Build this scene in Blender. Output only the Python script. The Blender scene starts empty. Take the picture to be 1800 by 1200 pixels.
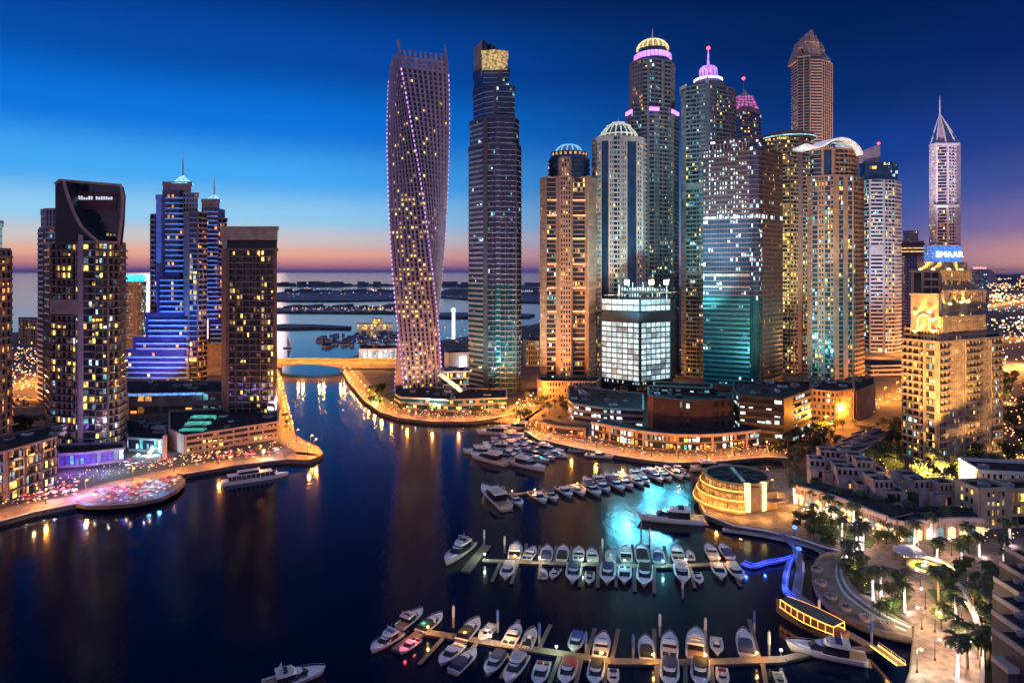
import bpy, math, random
from mathutils import Vector, Matrix
R = math.radians
random.seed(11)
sc = bpy.context.scene
C = sc.collection
# ------------------------------------------------------------------ camera
F, H, HOR = 1150.0, 90.0, 478.0      # focal length in 1800-px units, eye height, horizon row
cam = bpy.data.cameras.new('camera')
cam.lens = 36.0 * F / 1800.0
cam.sensor_width = 36.0
cam.shift_y = -(600.0 - HOR) / 1800.0
cam.clip_start = 1.0
cam.clip_end = 120000.0
camo = bpy.data.objects.new('camera', cam)
camo.location = (0, 0, H)
camo.rotation_euler = (R(90), 0, 0)
C.objects.link(camo)
sc.camera = camo
sc.view_settings.view_transform = 'Standard'
sc.view_settings.look = 'None'
sc.view_settings.exposure = 0.0
sc.view_settings.gamma = 1.0
sc.view_settings.use_curve_mapping = False
sc.cycles.use_denoising = True
sc.cycles.max_bounces = 5
sc.cycles.diffuse_bounces = 2
sc.cycles.glossy_bounces = 3
sc.cycles.transmission_bounces = 2
sc.cycles.caustics_reflective = False
sc.cycles.caustics_refractive = False
sc.cycles.sample_clamp_indirect = 4.0
sc.cycles.use_light_tree = True

def lin(c):
    return tuple(((v / 255.0) / 12.92 if v / 255.0 <= 0.04045 else ((v / 255.0 + 0.055) / 1.055) ** 2.4) for v in c)

# ------------------------------------------------------------------ world: dusk sky
w = bpy.data.worlds.new('World')
sc.world = w
w.use_nodes = True
nt = w.node_tree
nt.nodes.clear()
N = nt.nodes.new
L = nt.links.new
out = N('ShaderNodeOutputWorld')
bg = N('ShaderNodeBackground')
sky = N('ShaderNodeTexSky')
sky.sky_type = 'NISHITA'
sky.sun_disc = False
sky.sun_elevation = R(-3.0)
sky.sun_rotation = R(-25.0)
tc = N('ShaderNodeTexCoord')
sep = N('ShaderNodeSeparateXYZ')
L(tc.outputs['Generated'], sep.inputs[0])
def M(op, a, b=None, clamp=False):
    n = N('ShaderNodeMath'); n.operation = op; n.use_clamp = clamp
    for i, v in enumerate((a, b)):
        if v is None: continue
        if isinstance(v, (int, float)): n.inputs[i].default_value = v
        else: L(v, n.inputs[i])
    return n.outputs[0]
elev = M('ARCSINE', sep.outputs[2])
elev_deg = M('MULTIPLY', elev, 57.2958)
az = M('MULTIPLY', M('ARCTAN2', sep.outputs[0], sep.outputs[1]), 57.2958)
fac = M('DIVIDE', M('ADD', elev_deg, 3.0), 93.0, True)
def ramp(stops):
    r = N('ShaderNodeValToRGB')
    r.color_ramp.interpolation = 'EASE'
    els = r.color_ramp.elements
    while len(els) > 1: els.remove(els[-1])
    for i, (e, c) in enumerate(stops):
        p = (e + 3.0) / 93.0
        el = els[0] if i == 0 else els.new(p)
        el.position = p
        el.color = lin(c) + (1,)
    L(fac, r.inputs[0])
    return r.outputs[0]
left = ramp([(-3, (60, 60, 110)), (-0.1, (100, 92, 150)), (0.6, (208, 134, 138)), (1.5, (240, 176, 148)), (2.7, (206, 200, 202)), (4.4, (146, 204, 240)),
             (7.8, (66, 166, 242)), (12, (4, 116, 218)), (17, (0, 74, 168)), (24, (0, 38, 104)), (42, (6, 34, 100)), (62, (60, 84, 150)), (75, (150, 160, 200))])
right = ramp([(-3, (110, 80, 100)), (-0.3, (136, 106, 142)), (0.8, (128, 110, 158)), (2.4, (88, 100, 166)), (5.0, (46, 84, 162)), (9.0, (16, 60, 142)),
              (14, (2, 42, 108)), (19, (0, 32, 88)), (24, (0, 22, 66)), (42, (4, 18, 60)), (62, (60, 84, 150)), (75, (150, 160, 200))])
mr = N('ShaderNodeMapRange'); mr.interpolation_type = 'SMOOTHSTEP'
L(az, mr.inputs['Value']); mr.inputs['From Min'].default_value = -22; mr.inputs['From Max'].default_value = 27
mx = N('ShaderNodeMixRGB'); L(mr.outputs[0], mx.inputs[0]); L(left, mx.inputs[1]); L(right, mx.inputs[2])
# the half of the sky behind the photographer: an even blue-violet dusk
back = ramp([(-3, (110, 90, 110)), (0, (176, 138, 140)), (8, (140, 132, 172)), (30, (112, 124, 182)), (70, (126, 142, 188))])
mr2 = N('ShaderNodeMapRange'); mr2.interpolation_type = 'SMOOTHSTEP'
L(M('ABSOLUTE', az), mr2.inputs['Value']); mr2.inputs['From Min'].default_value = 50; mr2.inputs['From Max'].default_value = 110
mx2 = N('ShaderNodeMixRGB'); L(mr2.outputs[0], mx2.inputs[0]); L(mx.outputs[0], mx2.inputs[1]); L(back, mx2.inputs[2])
# soft unevenness of thin haze bands
nz = N('ShaderNodeTexNoise'); nz.inputs['Scale'].default_value = 3.0; nz.inputs['Detail'].default_value = 3.0
mp = N('ShaderNodeMapping'); mp.inputs['Scale'].default_value = (1, 1, 9)
L(tc.outputs['Generated'], mp.inputs[0]); L(mp.outputs[0], nz.inputs['Vector'])
glowr = ramp([(-3, (190, 120, 80)), (-0.2, (240, 168, 130)), (1.2, (222, 156, 140)), (3.5, (132, 110, 156)), (6.5, (66, 78, 148)), (10, (30, 54, 130)), (16, (6, 32, 98)), (24, (0, 18, 62)), (60, (60, 84, 150))])
mr3 = N('ShaderNodeMapRange'); mr3.interpolation_type = 'SMOOTHSTEP'; L(az, mr3.inputs['Value']); mr3.inputs['From Min'].default_value = 27; mr3.inputs['From Max'].default_value = 41; mr3.inputs['To Max'].default_value = .9
mx3 = N('ShaderNodeMixRGB'); L(mr3.outputs[0], mx3.inputs[0]); L(mx.outputs[0], mx3.inputs[1]); L(glowr, mx3.inputs[2]); L(mx3.outputs[0], mx2.inputs[1])
hs = N('ShaderNodeHueSaturation'); L(M('ADD', M('MULTIPLY', nz.outputs['Fac'], 0.12), 0.94), hs.inputs['Value']); L(mx2.outputs[0], hs.inputs['Color'])
ad = N('ShaderNodeMixRGB'); ad.blend_type = 'ADD'; ad.inputs[0].default_value = 0.01
L(hs.outputs[0], ad.inputs[1]); L(sky.outputs[0], ad.inputs[2])
L(ad.outputs[0], bg.inputs['Color'])
bg.inputs['Strength'].default_value = 1.03
L(bg.outputs[0], out.inputs[0])
# afterglow: one weak sun at the western horizon
sl = bpy.data.lights.new('sun', 'SUN'); sl.energy = 0.12; sl.angle = R(12); sl.color = (1.0, 0.62, 0.5)
so = bpy.data.objects.new('sun', sl); so.rotation_euler = (R(84), 0, R(180 + 25)); C.objects.link(so)

# ------------------------------------------------------------------ helpers
def G(px, py, z=0.0):
    Y = (H - z) * F / (py - HOR)
    return Vector(((px - 900.0) * Y / F, Y, z))
def XY(px, Y): return Vector(((px - 900.0) * Y / F, Y, 0))
def ZA(py, Y): return H - (py - HOR) * Y / F

MATS = {}
def mat(name, col, rough=0.7, metal=0.0, var=0.25, scale=0.25, emit=None, es=0.0, bump=0.0, spec=0.5, sampling=False, evar=0.0):
    if name in MATS: return MATS[name]
    m = bpy.data.materials.new(name); m.use_nodes = True
    t = m.node_tree; b = t.nodes['Principled BSDF']
    b.inputs['Base Color'].default_value = tuple(col) + (1,)
    b.inputs['Roughness'].default_value = rough
    b.inputs['Metallic'].default_value = metal
    b.inputs['Specular IOR Level'].default_value = spec
    co = t.nodes.new('ShaderNodeTexCoord')
    geo = t.nodes.new('ShaderNodeNewGeometry')
    n = t.nodes.new('ShaderNodeTexNoise'); n.inputs['Scale'].default_value = scale; n.inputs['Detail'].default_value = 5
    t.links.new(geo.outputs['Position'], n.inputs['Vector'])
    if var > 0:
        h = t.nodes.new('ShaderNodeHueSaturation'); h.inputs['Color'].default_value = tuple(col) + (1,)
        mm = t.nodes.new('ShaderNodeMapRange')
        mm.inputs['From Min'].default_value = 0.3; mm.inputs['From Max'].default_value = 0.7
        mm.inputs['To Min'].default_value = 1 - var; mm.inputs['To Max'].default_value = 1 + var
        t.links.new(n.outputs['Fac'], mm.inputs['Value'])
        t.links.new(mm.outputs[0], h.inputs['Value']); t.links.new(h.outputs[0], b.inputs['Base Color'])
    if bump > 0:
        bp = t.nodes.new('ShaderNodeBump'); bp.inputs['Strength'].default_value = bump
        t.links.new(n.outputs['Fac'], bp.inputs['Height']); t.links.new(bp.outputs[0], b.inputs['Normal'])
    if emit is not None:
        b.inputs['Emission Color'].default_value = tuple(emit) + (1,)
        b.inputs['Emission Strength'].default_value = es
        if evar > 0:
            n2 = t.nodes.new('ShaderNodeTexNoise'); n2.inputs['Scale'].default_value = 0.55; n2.inputs['Detail'].default_value = 2
            t.links.new(geo.outputs['Position'], n2.inputs['Vector'])
            m2 = t.nodes.new('ShaderNodeMapRange'); m2.inputs['From Min'].default_value = 0.35; m2.inputs['From Max'].default_value = 0.65
            m2.inputs['To Min'].default_value = es * (1 - evar); m2.inputs['To Max'].default_value = es * (1 + evar)
            t.links.new(n2.outputs['Fac'], m2.inputs['Value']); t.links.new(m2.outputs[0], b.inputs['Emission Strength'])
        if not sampling: m.cycles.emission_sampling = 'NONE'
    MATS[name] = m
    return m
def glow(name, col, es, sampling=False, evar=0.6):
    return mat(name, tuple(min(0.5, c * 0.3) for c in col), 0.5, var=0, emit=col, es=es, sampling=sampling, evar=evar)
def glass(name, col, rough=0.08, metal=0.5):
    # coated curtain-wall glass: each pane leans a hair differently
    if name in MATS: return MATS[name]
    m = mat(name, col, rough, metal, var=0.35, scale=0.12, spec=0.8)
    t = m.node_tree; b = t.nodes['Principled BSDF']
    geo = t.nodes.new('ShaderNodeNewGeometry')
    mp = t.nodes.new('ShaderNodeVectorMath'); mp.operation = 'SNAP'; mp.inputs[1].default_value = (3.0, 3.0, 3.6)
    t.links.new(geo.outputs['Position'], mp.inputs[0])
    wn = t.nodes.new('ShaderNodeTexWhiteNoise'); t.links.new(mp.outputs[0], wn.inputs['Vector'])
    sb = t.nodes.new('ShaderNodeVectorMath'); sb.operation = 'SUBTRACT'; sb.inputs[1].default_value = (.5, .5, .5)
    t.links.new(wn.outputs['Color'], sb.inputs[0])
    scl = t.nodes.new('ShaderNodeVectorMath'); scl.operation = 'SCALE'; scl.inputs['Scale'].default_value = 0.10
    t.links.new(sb.outputs[0], scl.inputs[0])
    ad = t.nodes.new('ShaderNodeVectorMath'); ad.operation = 'ADD'
    t.links.new(geo.outputs['Normal'], ad.inputs[0]); t.links.new(scl.outputs[0], ad.inputs[1])
    nm = t.nodes.new('ShaderNodeVectorMath'); nm.operation = 'NORMALIZE'
    t.links.new(ad.outputs[0], nm.inputs[0]); t.links.new(nm.outputs[0], b.inputs['Normal'])
    return m

class MB:
    def __init__(s): s.v = []; s.f = []; s.m = []; s.mats = []
    def mi(s, m):
        if m not in s.mats: s.mats.append(m)
        return s.mats.index(m)
    def add(s, vs, fs, m):
        b = len(s.v); s.v += [tuple(x) for x in vs]; k = s.mi(m)
        for f in fs: s.f.append(tuple(b + i for i in f)); s.m.append(k)
    def hexa(s, p, m):
        s.add(p, [(0, 3, 2, 1), (4, 5, 6, 7), (0, 1, 5, 4), (1, 2, 6, 5), (2, 3, 7, 6), (3, 0, 4, 7)], m)
    def box(s, fr, a0, a1, b0, b1, c0, c1, m):
        o, u, n = fr; z = Vector((0, 0, 1))
        P = lambda a, b, c: o + u * a + n * b + z * c
        s.hexa([P(a0, b1, c0), P(a1, b1, c0), P(a1, b0, c0), P(a0, b0, c0), P(a0, b1, c1), P(a1, b1, c1), P(a1, b0, c1), P(a0, b0, c1)], m)
    def cube(s, x0, x1, y0, y1, z0, z1, m):
        s.hexa([(x0, y0, z0), (x1, y0, z0), (x1, y1, z0), (x0, y1, z0), (x0, y0, z1), (x1, y0, z1), (x1, y1, z1), (x0, y1, z1)], m)
    def prism(s, pts, z0, z1, m, top=None, z1s=None):
        n = len(pts); b = [(p[0], p[1], z0) for p in pts]; t = [(p[0], p[1], z1 if z1s is None else z1s[i]) for i, p in enumerate(pts)]
        s.add(b + t, [(i, (i + 1) % n, n + (i + 1) % n, n + i) for i in range(n)] + [tuple(range(n - 1, -1, -1))], m)
        s.add(t, [tuple(range(n))], top or m)
    def lathe(s, c, prof, m, n=24, a0=0.0, a1=360.0):
        full = abs(a1 - a0 - 360) < 1e-6; k = n if full else n + 1
        vs = []
        for r, z in prof:
            for i in range(k):
                a = R(a0 + (a1 - a0) * i / n); vs.append((c[0] + r * math.cos(a), c[1] + r * math.sin(a), z))
        fs = []
        for j in range(len(prof) - 1):
            for i in range(n):
                i2 = (i + 1) % k
                fs.append((j * k + i, j * k + i2, (j + 1) * k + i2, (j + 1) * k + i))
        s.add(vs, fs, m)
    def tube(s, pts, r, m, n=6, r1=None):
        pts = [Vector(p) for p in pts]; vs = []; K = len(pts)
        for i, p in enumerate(pts):
            d = (pts[min(i + 1, K - 1)] - pts[max(i - 1, 0)]).normalized()
            a = d.cross(Vector((0, 0, 1))) if abs(d.z) < 0.9 else d.cross(Vector((1, 0, 0)))
            a.normalize(); b = d.cross(a)
            rr = r if r1 is None else r + (r1 - r) * i / (K - 1)
            for j in range(n):
                t = 2 * math.pi * j / n; vs.append(p + (a * math.cos(t) + b * math.sin(t)) * rr)
        fs = [(i * n + j, i * n + (j + 1) % n, (i + 1) * n + (j + 1) % n, (i + 1) * n + j) for i in range(K - 1) for j in range(n)]
        fs += [tuple(range(n - 1, -1, -1)), tuple(range((K - 1) * n, K * n))]
        s.add(vs, fs, m)
    def build(s, name, parent=None, smooth=False):
        if not s.v: return None
        me = bpy.data.meshes.new(name)
        off = Vector((0, 0, 0))
        p = parent
        while p is not None: off += p.location; p = p.parent
        me.from_pydata([(a - off.x, b - off.y, c - off.z) for a, b, c in s.v], [], s.f)
        for m in s.mats: me.materials.append(m)
        me.polygons.foreach_set('material_index', s.m)
        if smooth: me.polygons.foreach_set('use_smooth', [True] * len(s.f))
        me.update()
        o = bpy.data.objects.new(name, me); C.objects.link(o)
        if parent is not None: o.parent = parent
        return o

def tag(o, label=None, cat=None, group=None, kind=None):
    if label: o['label'] = label
    if cat: o['category'] = cat
    if group: o['group'] = group
    if kind: o['kind'] = kind
    return o
def empty(name, loc, label=None, cat=None, group=None, rz=0.0):
    o = bpy.data.objects.new(name, None); C.objects.link(o); o.location = loc; o.rotation_euler = (0, 0, rz)
    o.empty_display_size = 1.0
    return tag(o, label, cat, group)
def copy_tree(o, parent=None):
    c = o.copy(); C.objects.link(c); c.parent = parent
    for ch in o.children: copy_tree(ch, c)
    return c
ORD = ['first', 'second', 'third', 'fourth', 'fifth', 'sixth', 'seventh', 'eighth', 'ninth', 'tenth', 'eleventh', 'twelfth', 'thirteenth', 'fourteenth',
       'fifteenth', 'sixteenth', 'seventeenth', 'eighteenth', 'nineteenth', 'twentieth']
def nth(i):
    if i < 20: return ORD[i]
    t, u = divmod(i + 1, 10)
    tens = {2: 'twenty', 3: 'thirty', 4: 'forty', 5: 'fifty', 6: 'sixty'}
    if u == 0: return {2: 'twentieth', 3: 'thirtieth', 4: 'fortieth', 5: 'fiftieth', 6: 'sixtieth'}[t]
    return tens[t] + '-' + ORD[u - 1]
def point_light(loc, col, power, parent=None, radius=0.4):
    l = bpy.data.lights.new('lamp_light', 'POINT'); l.color = col; l.energy = power; l.shadow_soft_size = radius
    o = bpy.data.objects.new('lamp_light', l); C.objects.link(o)
    if parent is not None: o.parent = parent; o.location = Vector(loc) - parent.location
    else: o.location = loc
    return o
def spot(loc, target, col, power, ang=90, parent=None, blend=0.8, radius=1.0):
    l = bpy.data.lights.new('flood_or_fill_spot', 'SPOT'); l.color = col; l.energy = power; l.spot_size = R(ang); l.spot_blend = blend; l.shadow_soft_size = radius
    o = bpy.data.objects.new('flood_or_fill_spot', l); C.objects.link(o)
    d = Vector(target) - Vector(loc)
    o.rotation_euler = d.to_track_quat('-Z', 'Y').to_euler()
    if parent is not None: o.parent = parent; o.location = Vector(loc) - parent.location
    else: o.location = loc
    return o

# ------------------------------------------------------------------ materials
concrete = mat('concrete', (0.30, 0.28, 0.27), 0.8)
beige = mat('beige_render', (0.42, 0.33, 0.25), 0.8)
sand = mat('sand_stone', (0.46, 0.34, 0.22), 0.8)
rose = mat('rose_stone', (0.36, 0.26, 0.23), 0.8)
mauve = mat('mauve_panel', (0.36, 0.27, 0.36), 0.55)
brown = mat('brown_panel', (0.20, 0.13, 0.10), 0.7)
dkbrown = mat('dark_brown', (0.07, 0.045, 0.04), 0.7)
white = mat('white_paint', (0.75, 0.74, 0.74), 0.5, var=0.08)
pale = mat('pale_panel', (0.55, 0.56, 0.60), 0.6, var=0.12)
grey = mat('grey_panel', (0.22, 0.23, 0.25), 0.6)
black = mat('black_metal', (0.02, 0.02, 0.022), 0.5)
roofm = mat('flat_roof', (0.032, 0.03, 0.032), 0.95, var=0.7, scale=0.4, spec=0.1)
paving = mat('paving', (0.21, 0.16, 0.12), 0.75, var=0.45, scale=0.5)
pinkpave = mat('pink_paving', (0.17, 0.125, 0.11), 0.7, var=0.5, scale=0.6)
asphalt = mat('asphalt', (0.09, 0.08, 0.07), 0.85, var=0.3)
groundm = mat('ground', (0.09, 0.075, 0.065), 0.95, var=0.6, scale=0.05)
grassm = mat('grass', (0.035, 0.075, 0.02), 0.9, var=0.5, scale=0.6)
quaym = mat('quay_stone', (0.12, 0.10, 0.095), 0.85, var=0.4, scale=0.7)
glass_blue = glass('blue_glass', (0.025, 0.08, 0.17))
glass_teal = glass('teal_glass', (0.015, 0.13, 0.16))
glass_dark = glass('dark_glass', (0.025, 0.035, 0.055), 0.12, 0.3)
glass_violet = glass('violet_glass', (0.06, 0.06, 0.13), 0.15, 0.4)
PAL = {
 'warm': [glow('window_warm', (1, .55, .12), 1.6, evar=.8), glow('window_yellow', (1, .74, .16), 1.5, evar=.8), glow('window_soft', (1, .66, .35), .5), glow('window_dim', (1, .5, .18), .22), glow('window_low', (.9, .5, .25), .1)],
 'cool': [glow('window_cool', (.62, .92, 1), 1.2, evar=.8), glow('window_aqua', (.2, .8, .8), .55), glow('window_faint', (.4, .7, .8), .22), glow('window_shade', (.3, .55, .65), .1)],
 'white': [glow('window_white', (.80, .95, 1), 1.5, evar=.85), glow('window_bright', (.72, .92, .97), 1.1, evar=.9), glow('window_grey', (.55, .8, .85), .55, evar=.9)],
 'site': [glow('floor_light', (.72, .95, 1), 1.0, evar=.4), glow('floor_light_dim', (.6, .88, .95), .7, evar=.5)],
 'orange': [glow('window_orange', (1, .36, .07), 1.5), glow('window_amber', (1, .48, .12), .7), glow('window_ember', (1, .34, .09), .25)],
}
PAL['mix'] = PAL['warm'] + PAL['warm'][:2] + PAL['cool']
PAL['coolmix'] = PAL['cool'] * 2 + PAL['warm'][:3]
lampglow = glow('lamp_glow', (1, .40, .07), 12, evar=0)
whiteglow = glow('white_lamp_glow', (1, .85, .65), 8, evar=0)
UNIT = {}
def unit_pane(m):
    if m.name not in UNIT:
        b = MB(); b.cube(-.5, .5, -.5, .5, -.5, .5, m)
        o = b.build('window'); UNIT[m.name] = o.data; bpy.data.objects.remove(o)
    return UNIT[m.name]

class Tower:
    """an Empty with wall, banding, glass body and window parts"""
    def __init__(s, name, loc, label, cat='tower', group=None):
        s.root = empty(name, (loc[0], loc[1], loc[2] if len(loc) > 2 else 2.0), label, cat, group)
        s.parts = {}; s.panes = []; s.lobj = []
    def part(s, n):
        if n not in s.parts: s.parts[n] = MB()
        return s.parts[n]
    def pane(s, fr, a0, a1, c0, c1, m, out=0.05):
        o, u, n = fr
        s.panes.append((o + u * (a0 + a1) / 2 + n * out + Vector((0, 0, (c0 + c1) / 2)), math.atan2(u.y, u.x), a1 - a0, c1 - c0, m))
    def finish(s, limit=100, smooth=()):
        for n, b in s.parts.items(): b.build(n, s.root, smooth=n in smooth)
        s.panes.sort(key=lambda p: (-(p[2] * p[3]) // 2, p[0].z))
        for c, a, wd, ht, m in s.panes[:limit]:
            o = bpy.data.objects.new('window', unit_pane(m)); C.objects.link(o); o.parent = s.root
            o.location = c - s.root.location; o.rotation_euler = (0, 0, a); o.scale = (wd, 0.08, ht)
        rest = s.panes[limit:]
        if rest:
            b = MB()
            for c, a, wd, ht, m in rest:
                u = Vector((math.cos(a), math.sin(a), 0)); n = Vector((u.y, -u.x, 0))
                b.box((c, u, n), -wd / 2, wd / 2, -.04, .04, -ht / 2, ht / 2, m)
            o = b.build('lit_windows', s.root); o['kind'] = 'stuff'
        return s.root

def frame(p0, p1):
    u = Vector((p1[0] - p0[0], p1[1] - p0[1], 0)); ln = u.length; u.normalize()
    return (Vector((p0[0], p0[1], 0)), u, Vector((u.y, -u.x, 0))), ln

def facade(T, p0, p1, z0, z1, spec, fh, st):
    st = dict(st); st['bay'] = st.get('bay', 3.2) * (.66 if st.get('bay', 3.2) < 4 else 1)
    fr, ln = frame(p0, p1)
    wall, band = st['wall'], st.get('band', st['wall'])
    W, B = T.part('wall'), T.part('floor_banding')
    nf = max(1, round((z1 - z0) / fh)); fh = (z1 - z0) / nf
    tot = sum(x[0] for x in spec); u = 0.0
    rowf = [random.choice([.4, .8, 1, 1.2, 1.6]) for _ in range(nf)]
    bw = st.get('bay', 3.2)
    for seg in spec:
        w_ = seg[0] / tot * ln; sty = seg[1]; p = (seg[2] if len(seg) > 2 else st.get('p', .2)) * 1.1; pal = PAL[seg[3] if len(seg) > 3 else st.get('pal', 'mix')]
        a0, a1 = u, u + w_; u = a1
        if sty == 's': W.box(fr, a0, a1, 0, .55, z0, z1, wall); continue
        if sty == 'n': continue
        nb = max(1, round(w_ / bw)); b = w_ / nb
        if sty == 'w':
            for i in range(nb + 1):
                c = a0 + i * b; W.box(fr, max(a0, c - b * .2), min(a1, c + b * .2), 0, .42, z0, z1, wall)
        elif sty == 'g':
            for i in range(1, nb): c = a0 + i * b; mw = st.get('mw', .07); B.box(fr, c - mw, c + mw, 0, .1, z0, z1, st.get('mull', black))
        elif sty == 'v':
            for i in range(nb + 1): c = a0 + i * b; W.box(fr, max(a0, c - .35), min(a1, c + .35), 0, .7, z0, z1, wall)
        elif sty == 'b':
            for i in range(0, nb + 1, 2): c = a0 + i * b; W.box(fr, max(a0, c - .15), min(a1, c + .15), 0, 1.1, z0, z1, wall)
        run = 0
        for k in range(nf):
            z = z0 + k * fh
            if sty == 'w': B.box(fr, a0, a1, 0, .33, z, z + fh * .38, band); lo, hi = .40, .96
            elif sty == 'b':
                B.box(fr, a0, a1, 0, 1.5, z - .12, z + .18, band); B.box(fr, a0, a1, 1.38, 1.48, z + .18, z + 1.0, st.get('rail', band)); lo, hi = .12, .92
            elif sty == 'h': B.box(fr, a0, a1, 0, .6, z, z + fh * .42, band); lo, hi = .46, .97
            elif sty == 'v': B.box(fr, a0, a1, 0, .08, z, z + fh * .12, band); lo, hi = .34, .97
            else: B.box(fr, a0, a1, 0, .14, z, z + fh * .2, st.get('spand', band)); lo, hi = .24, .97
            mi = .24 if sty == 'w' else .1
            for i in range(nb):
                if random.random() < (p * rowf[k] if not run else .45 + p * .5):
                    run = (run + 1) % 3
                    full = st.get('full'); cut = 0 if full else random.choice([0, 0, .25, .4]) * (1 - 2 * mi); top_ = hi - (0 if full else random.choice([0, 0, .12, .3]))
                    T.pane(fr, a0 + (i + mi) * b, a0 + (i + 1 - mi - cut) * b, z + lo * fh, z + top_ * fh, random.choice(pal))
                else: run = 0
def volume(T, pts, z0, z1, specs, fh, st, back=30.0, body=None, top=None, cap=1.2, glassname='glass_body'):
    """pts: visible plan vertices left to right; back closes the plan behind them"""
    pts = [Vector(p).to_2d() for p in pts]
    a, b = pts[0], pts[-1]
    poly = pts + [b * (1 + back / b.y), a * (1 + back / a.y)]
    T.part(glassname).prism(poly, z0, z1, body or st.get('glass', glass_blue), top or roofm)
    for i, sp in enumerate(specs):
        if sp: facade(T, pts[i], pts[i + 1], z0, z1, sp, fh, st)
    if cap:
        n = len(poly)
        for i in range(n):
            fr, ln = frame(poly[i], poly[(i + 1) % n])
            T.part('parapet').box(fr, -.0, ln, -.4, .62, z1, z1 + cap, st['wall'])
    return poly
def clutter(T, pts, z, n, seed=1):
    rnd_ = random.Random(seed); pts = [Vector(p) for p in pts]; cx = sum(p.x for p in pts) / len(pts); 
    for _ in range(n):
        i = rnd_.randrange(len(pts)); a, b = pts[i - 1], pts[i]; q = a.lerp(b, rnd_.random()); g = Vector((cx, max(p.y for p in pts))).lerp(q, rnd_.uniform(.3, .88)); w_, d_, h_ = rnd_.uniform(.6, 2.6), rnd_.uniform(.6, 2.2), rnd_.uniform(.5, 1.8)
        bb = MB(); bb.cube(g.x - w_, g.x + w_, g.y - d_, g.y + d_, z, z + h_, rnd_.choice([grey, concrete, pale, dkbrown])); bb.cube(g.x - w_ * .5, g.x + w_ * .5, g.y - d_ * .5, g.y + d_ * .5, z + h_, z + h_ + .4, black); bb.build('roof_unit', T.root)
def pv(lst): return [XY(px, Y) for px, Y in lst]
# ------------------------------------------------------------------ setting: water and land
wm = mat('water', (0.0002, 0.0045, 0.022), 0.13, var=0, scale=0.1, spec=0.36)
t = wm.node_tree; b_ = t.nodes['Principled BSDF']; b_.inputs['IOR'].default_value = 1.33; b_.inputs['Specular Tint'].default_value = (.42, .70, 1, 1)
geo = t.nodes.new('ShaderNodeNewGeometry')
mpn = t.nodes.new('ShaderNodeMapping'); mpn.inputs['Scale'].default_value = (0.35, 0.16, 0.3)
n2 = t.nodes.new('ShaderNodeTexNoise'); n2.inputs['Scale'].default_value = 1.0; n2.inputs['Detail'].default_value = 3
t.links.new(geo.outputs['Position'], mpn.inputs[0]); t.links.new(mpn.outputs[0], n2.inputs['Vector'])
bp = t.nodes.new('ShaderNodeBump'); bp.inputs['Strength'].default_value = 0.10; bp.inputs['Distance'].default_value = 0.6
t.links.new(n2.outputs['Fac'], bp.inputs['Height']); t.links.new(bp.outputs[0], b_.inputs['Normal'])
wb = MB()
wb.add([(-60000, -300, 0), (60000, -300, 0), (60000, 90000, 0), (-60000, 90000, 0)], [(0, 1, 2, 3)], wm)
tag(wb.build('water'), kind='structure')

def slab(name, px, z, m, side, z0=-2.0, extra=None):
    pts = [G(x, y, z) for x, y in px]
    a = sum(p.x * q.y - q.x * p.y for p, q in zip(pts, pts[1:] + pts[:1]))
    if a < 0: pts.reverse()
    b = MB(); n = len(pts)
    b.add([(p.x, p.y, z) for p in pts], [tuple(range(n))], m)
    b.add([(p.x, p.y, z0) for p in pts] + [(p.x, p.y, z) for p in pts], [(i, (i + 1) % n, n + (i + 1) % n, n + i) for i in range(n)], side)
    o = b.build(name); o['kind'] = 'structure'
    return o, pts
LL = [(-300, 1010), (0, 915), (60, 898), (135, 884), (200, 862), (325, 832), (420, 816), (500, 807), (545, 808), (562, 802), (568, 795), (560, 784), (540, 776), (520, 764), (506, 710), (493, 655), (488, 632), (486, 606), (300, 590), (120, 584), (-900, 580)]
LR = [(602, 652), (612, 670), (640, 703), (668, 723), (700, 733), (760, 740), (830, 740), (880, 732), (935, 716), (960, 716), (940, 728), (922, 744), (920, 757), (945, 771), (1000, 783), (1060, 795), (1120, 805), (1180, 812),
      (1250, 811), (1300, 806), (1350, 802), (1385, 805), (1396, 813), (1392, 822), (1360, 826), (1300, 824), (1258, 836), (1234, 855), (1228, 878), (1240, 903), (1290, 923), (1345, 931), (1400, 944), (1440, 957), (1478, 968), (1500, 985), (1505, 1010), (1530, 1045), (1570, 1075), (1605, 1100),
      (1602, 1140), (1598, 1180), (1585, 1215), (1560, 1300), (1600, 1500), (3600, 1500), (4800, 486), (1800, 482.6), (1600, 484), (1500, 487), (1300, 497), (1150, 520), (1060, 545), (960, 566), (900, 576), (830, 590), (760, 600), (690, 607), (640, 618), (610, 632)]
slab('ground', LL, 2.0, groundm, quaym)
slab('ground', LR, 2.0, groundm, quaym)
def strip(name, px, wid, z, m, close=False, world=False, side=1, kind='structure', thick=0.0):
    P = [Vector((p[0], p[1], 0)) if world else G(p[0], p[1], z) for p in px]
    a, b2 = [], []
    for i, p in enumerate(P):
        d = (P[min(i + 1, len(P) - 1)] - P[max(i - 1, 0)]); d.z = 0; d.normalize()
        n = Vector((-d.y, d.x, 0)) * side
        a.append((p.x, p.y, z)); q = p + n * wid; b2.append((q.x, q.y, z))
    b = MB(); n = len(P)
    b.add(a + b2, [(i, i + 1, n + i + 1, n + i) for i in range(n - 1)], m)
    if thick:
        b.add([(x, y, zz - thick) for x, y, zz in a] + a, [(i, i + 1, n + i + 1, n + i) for i in range(n - 1)], m)
        b.add([(x, y, zz - thick) for x, y, zz in b2] + b2, [(i, i + 1, n + i + 1, n + i) for i in range(n - 1)], m)
    o = b.build(name)
    if kind: o['kind'] = kind
    return o
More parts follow.
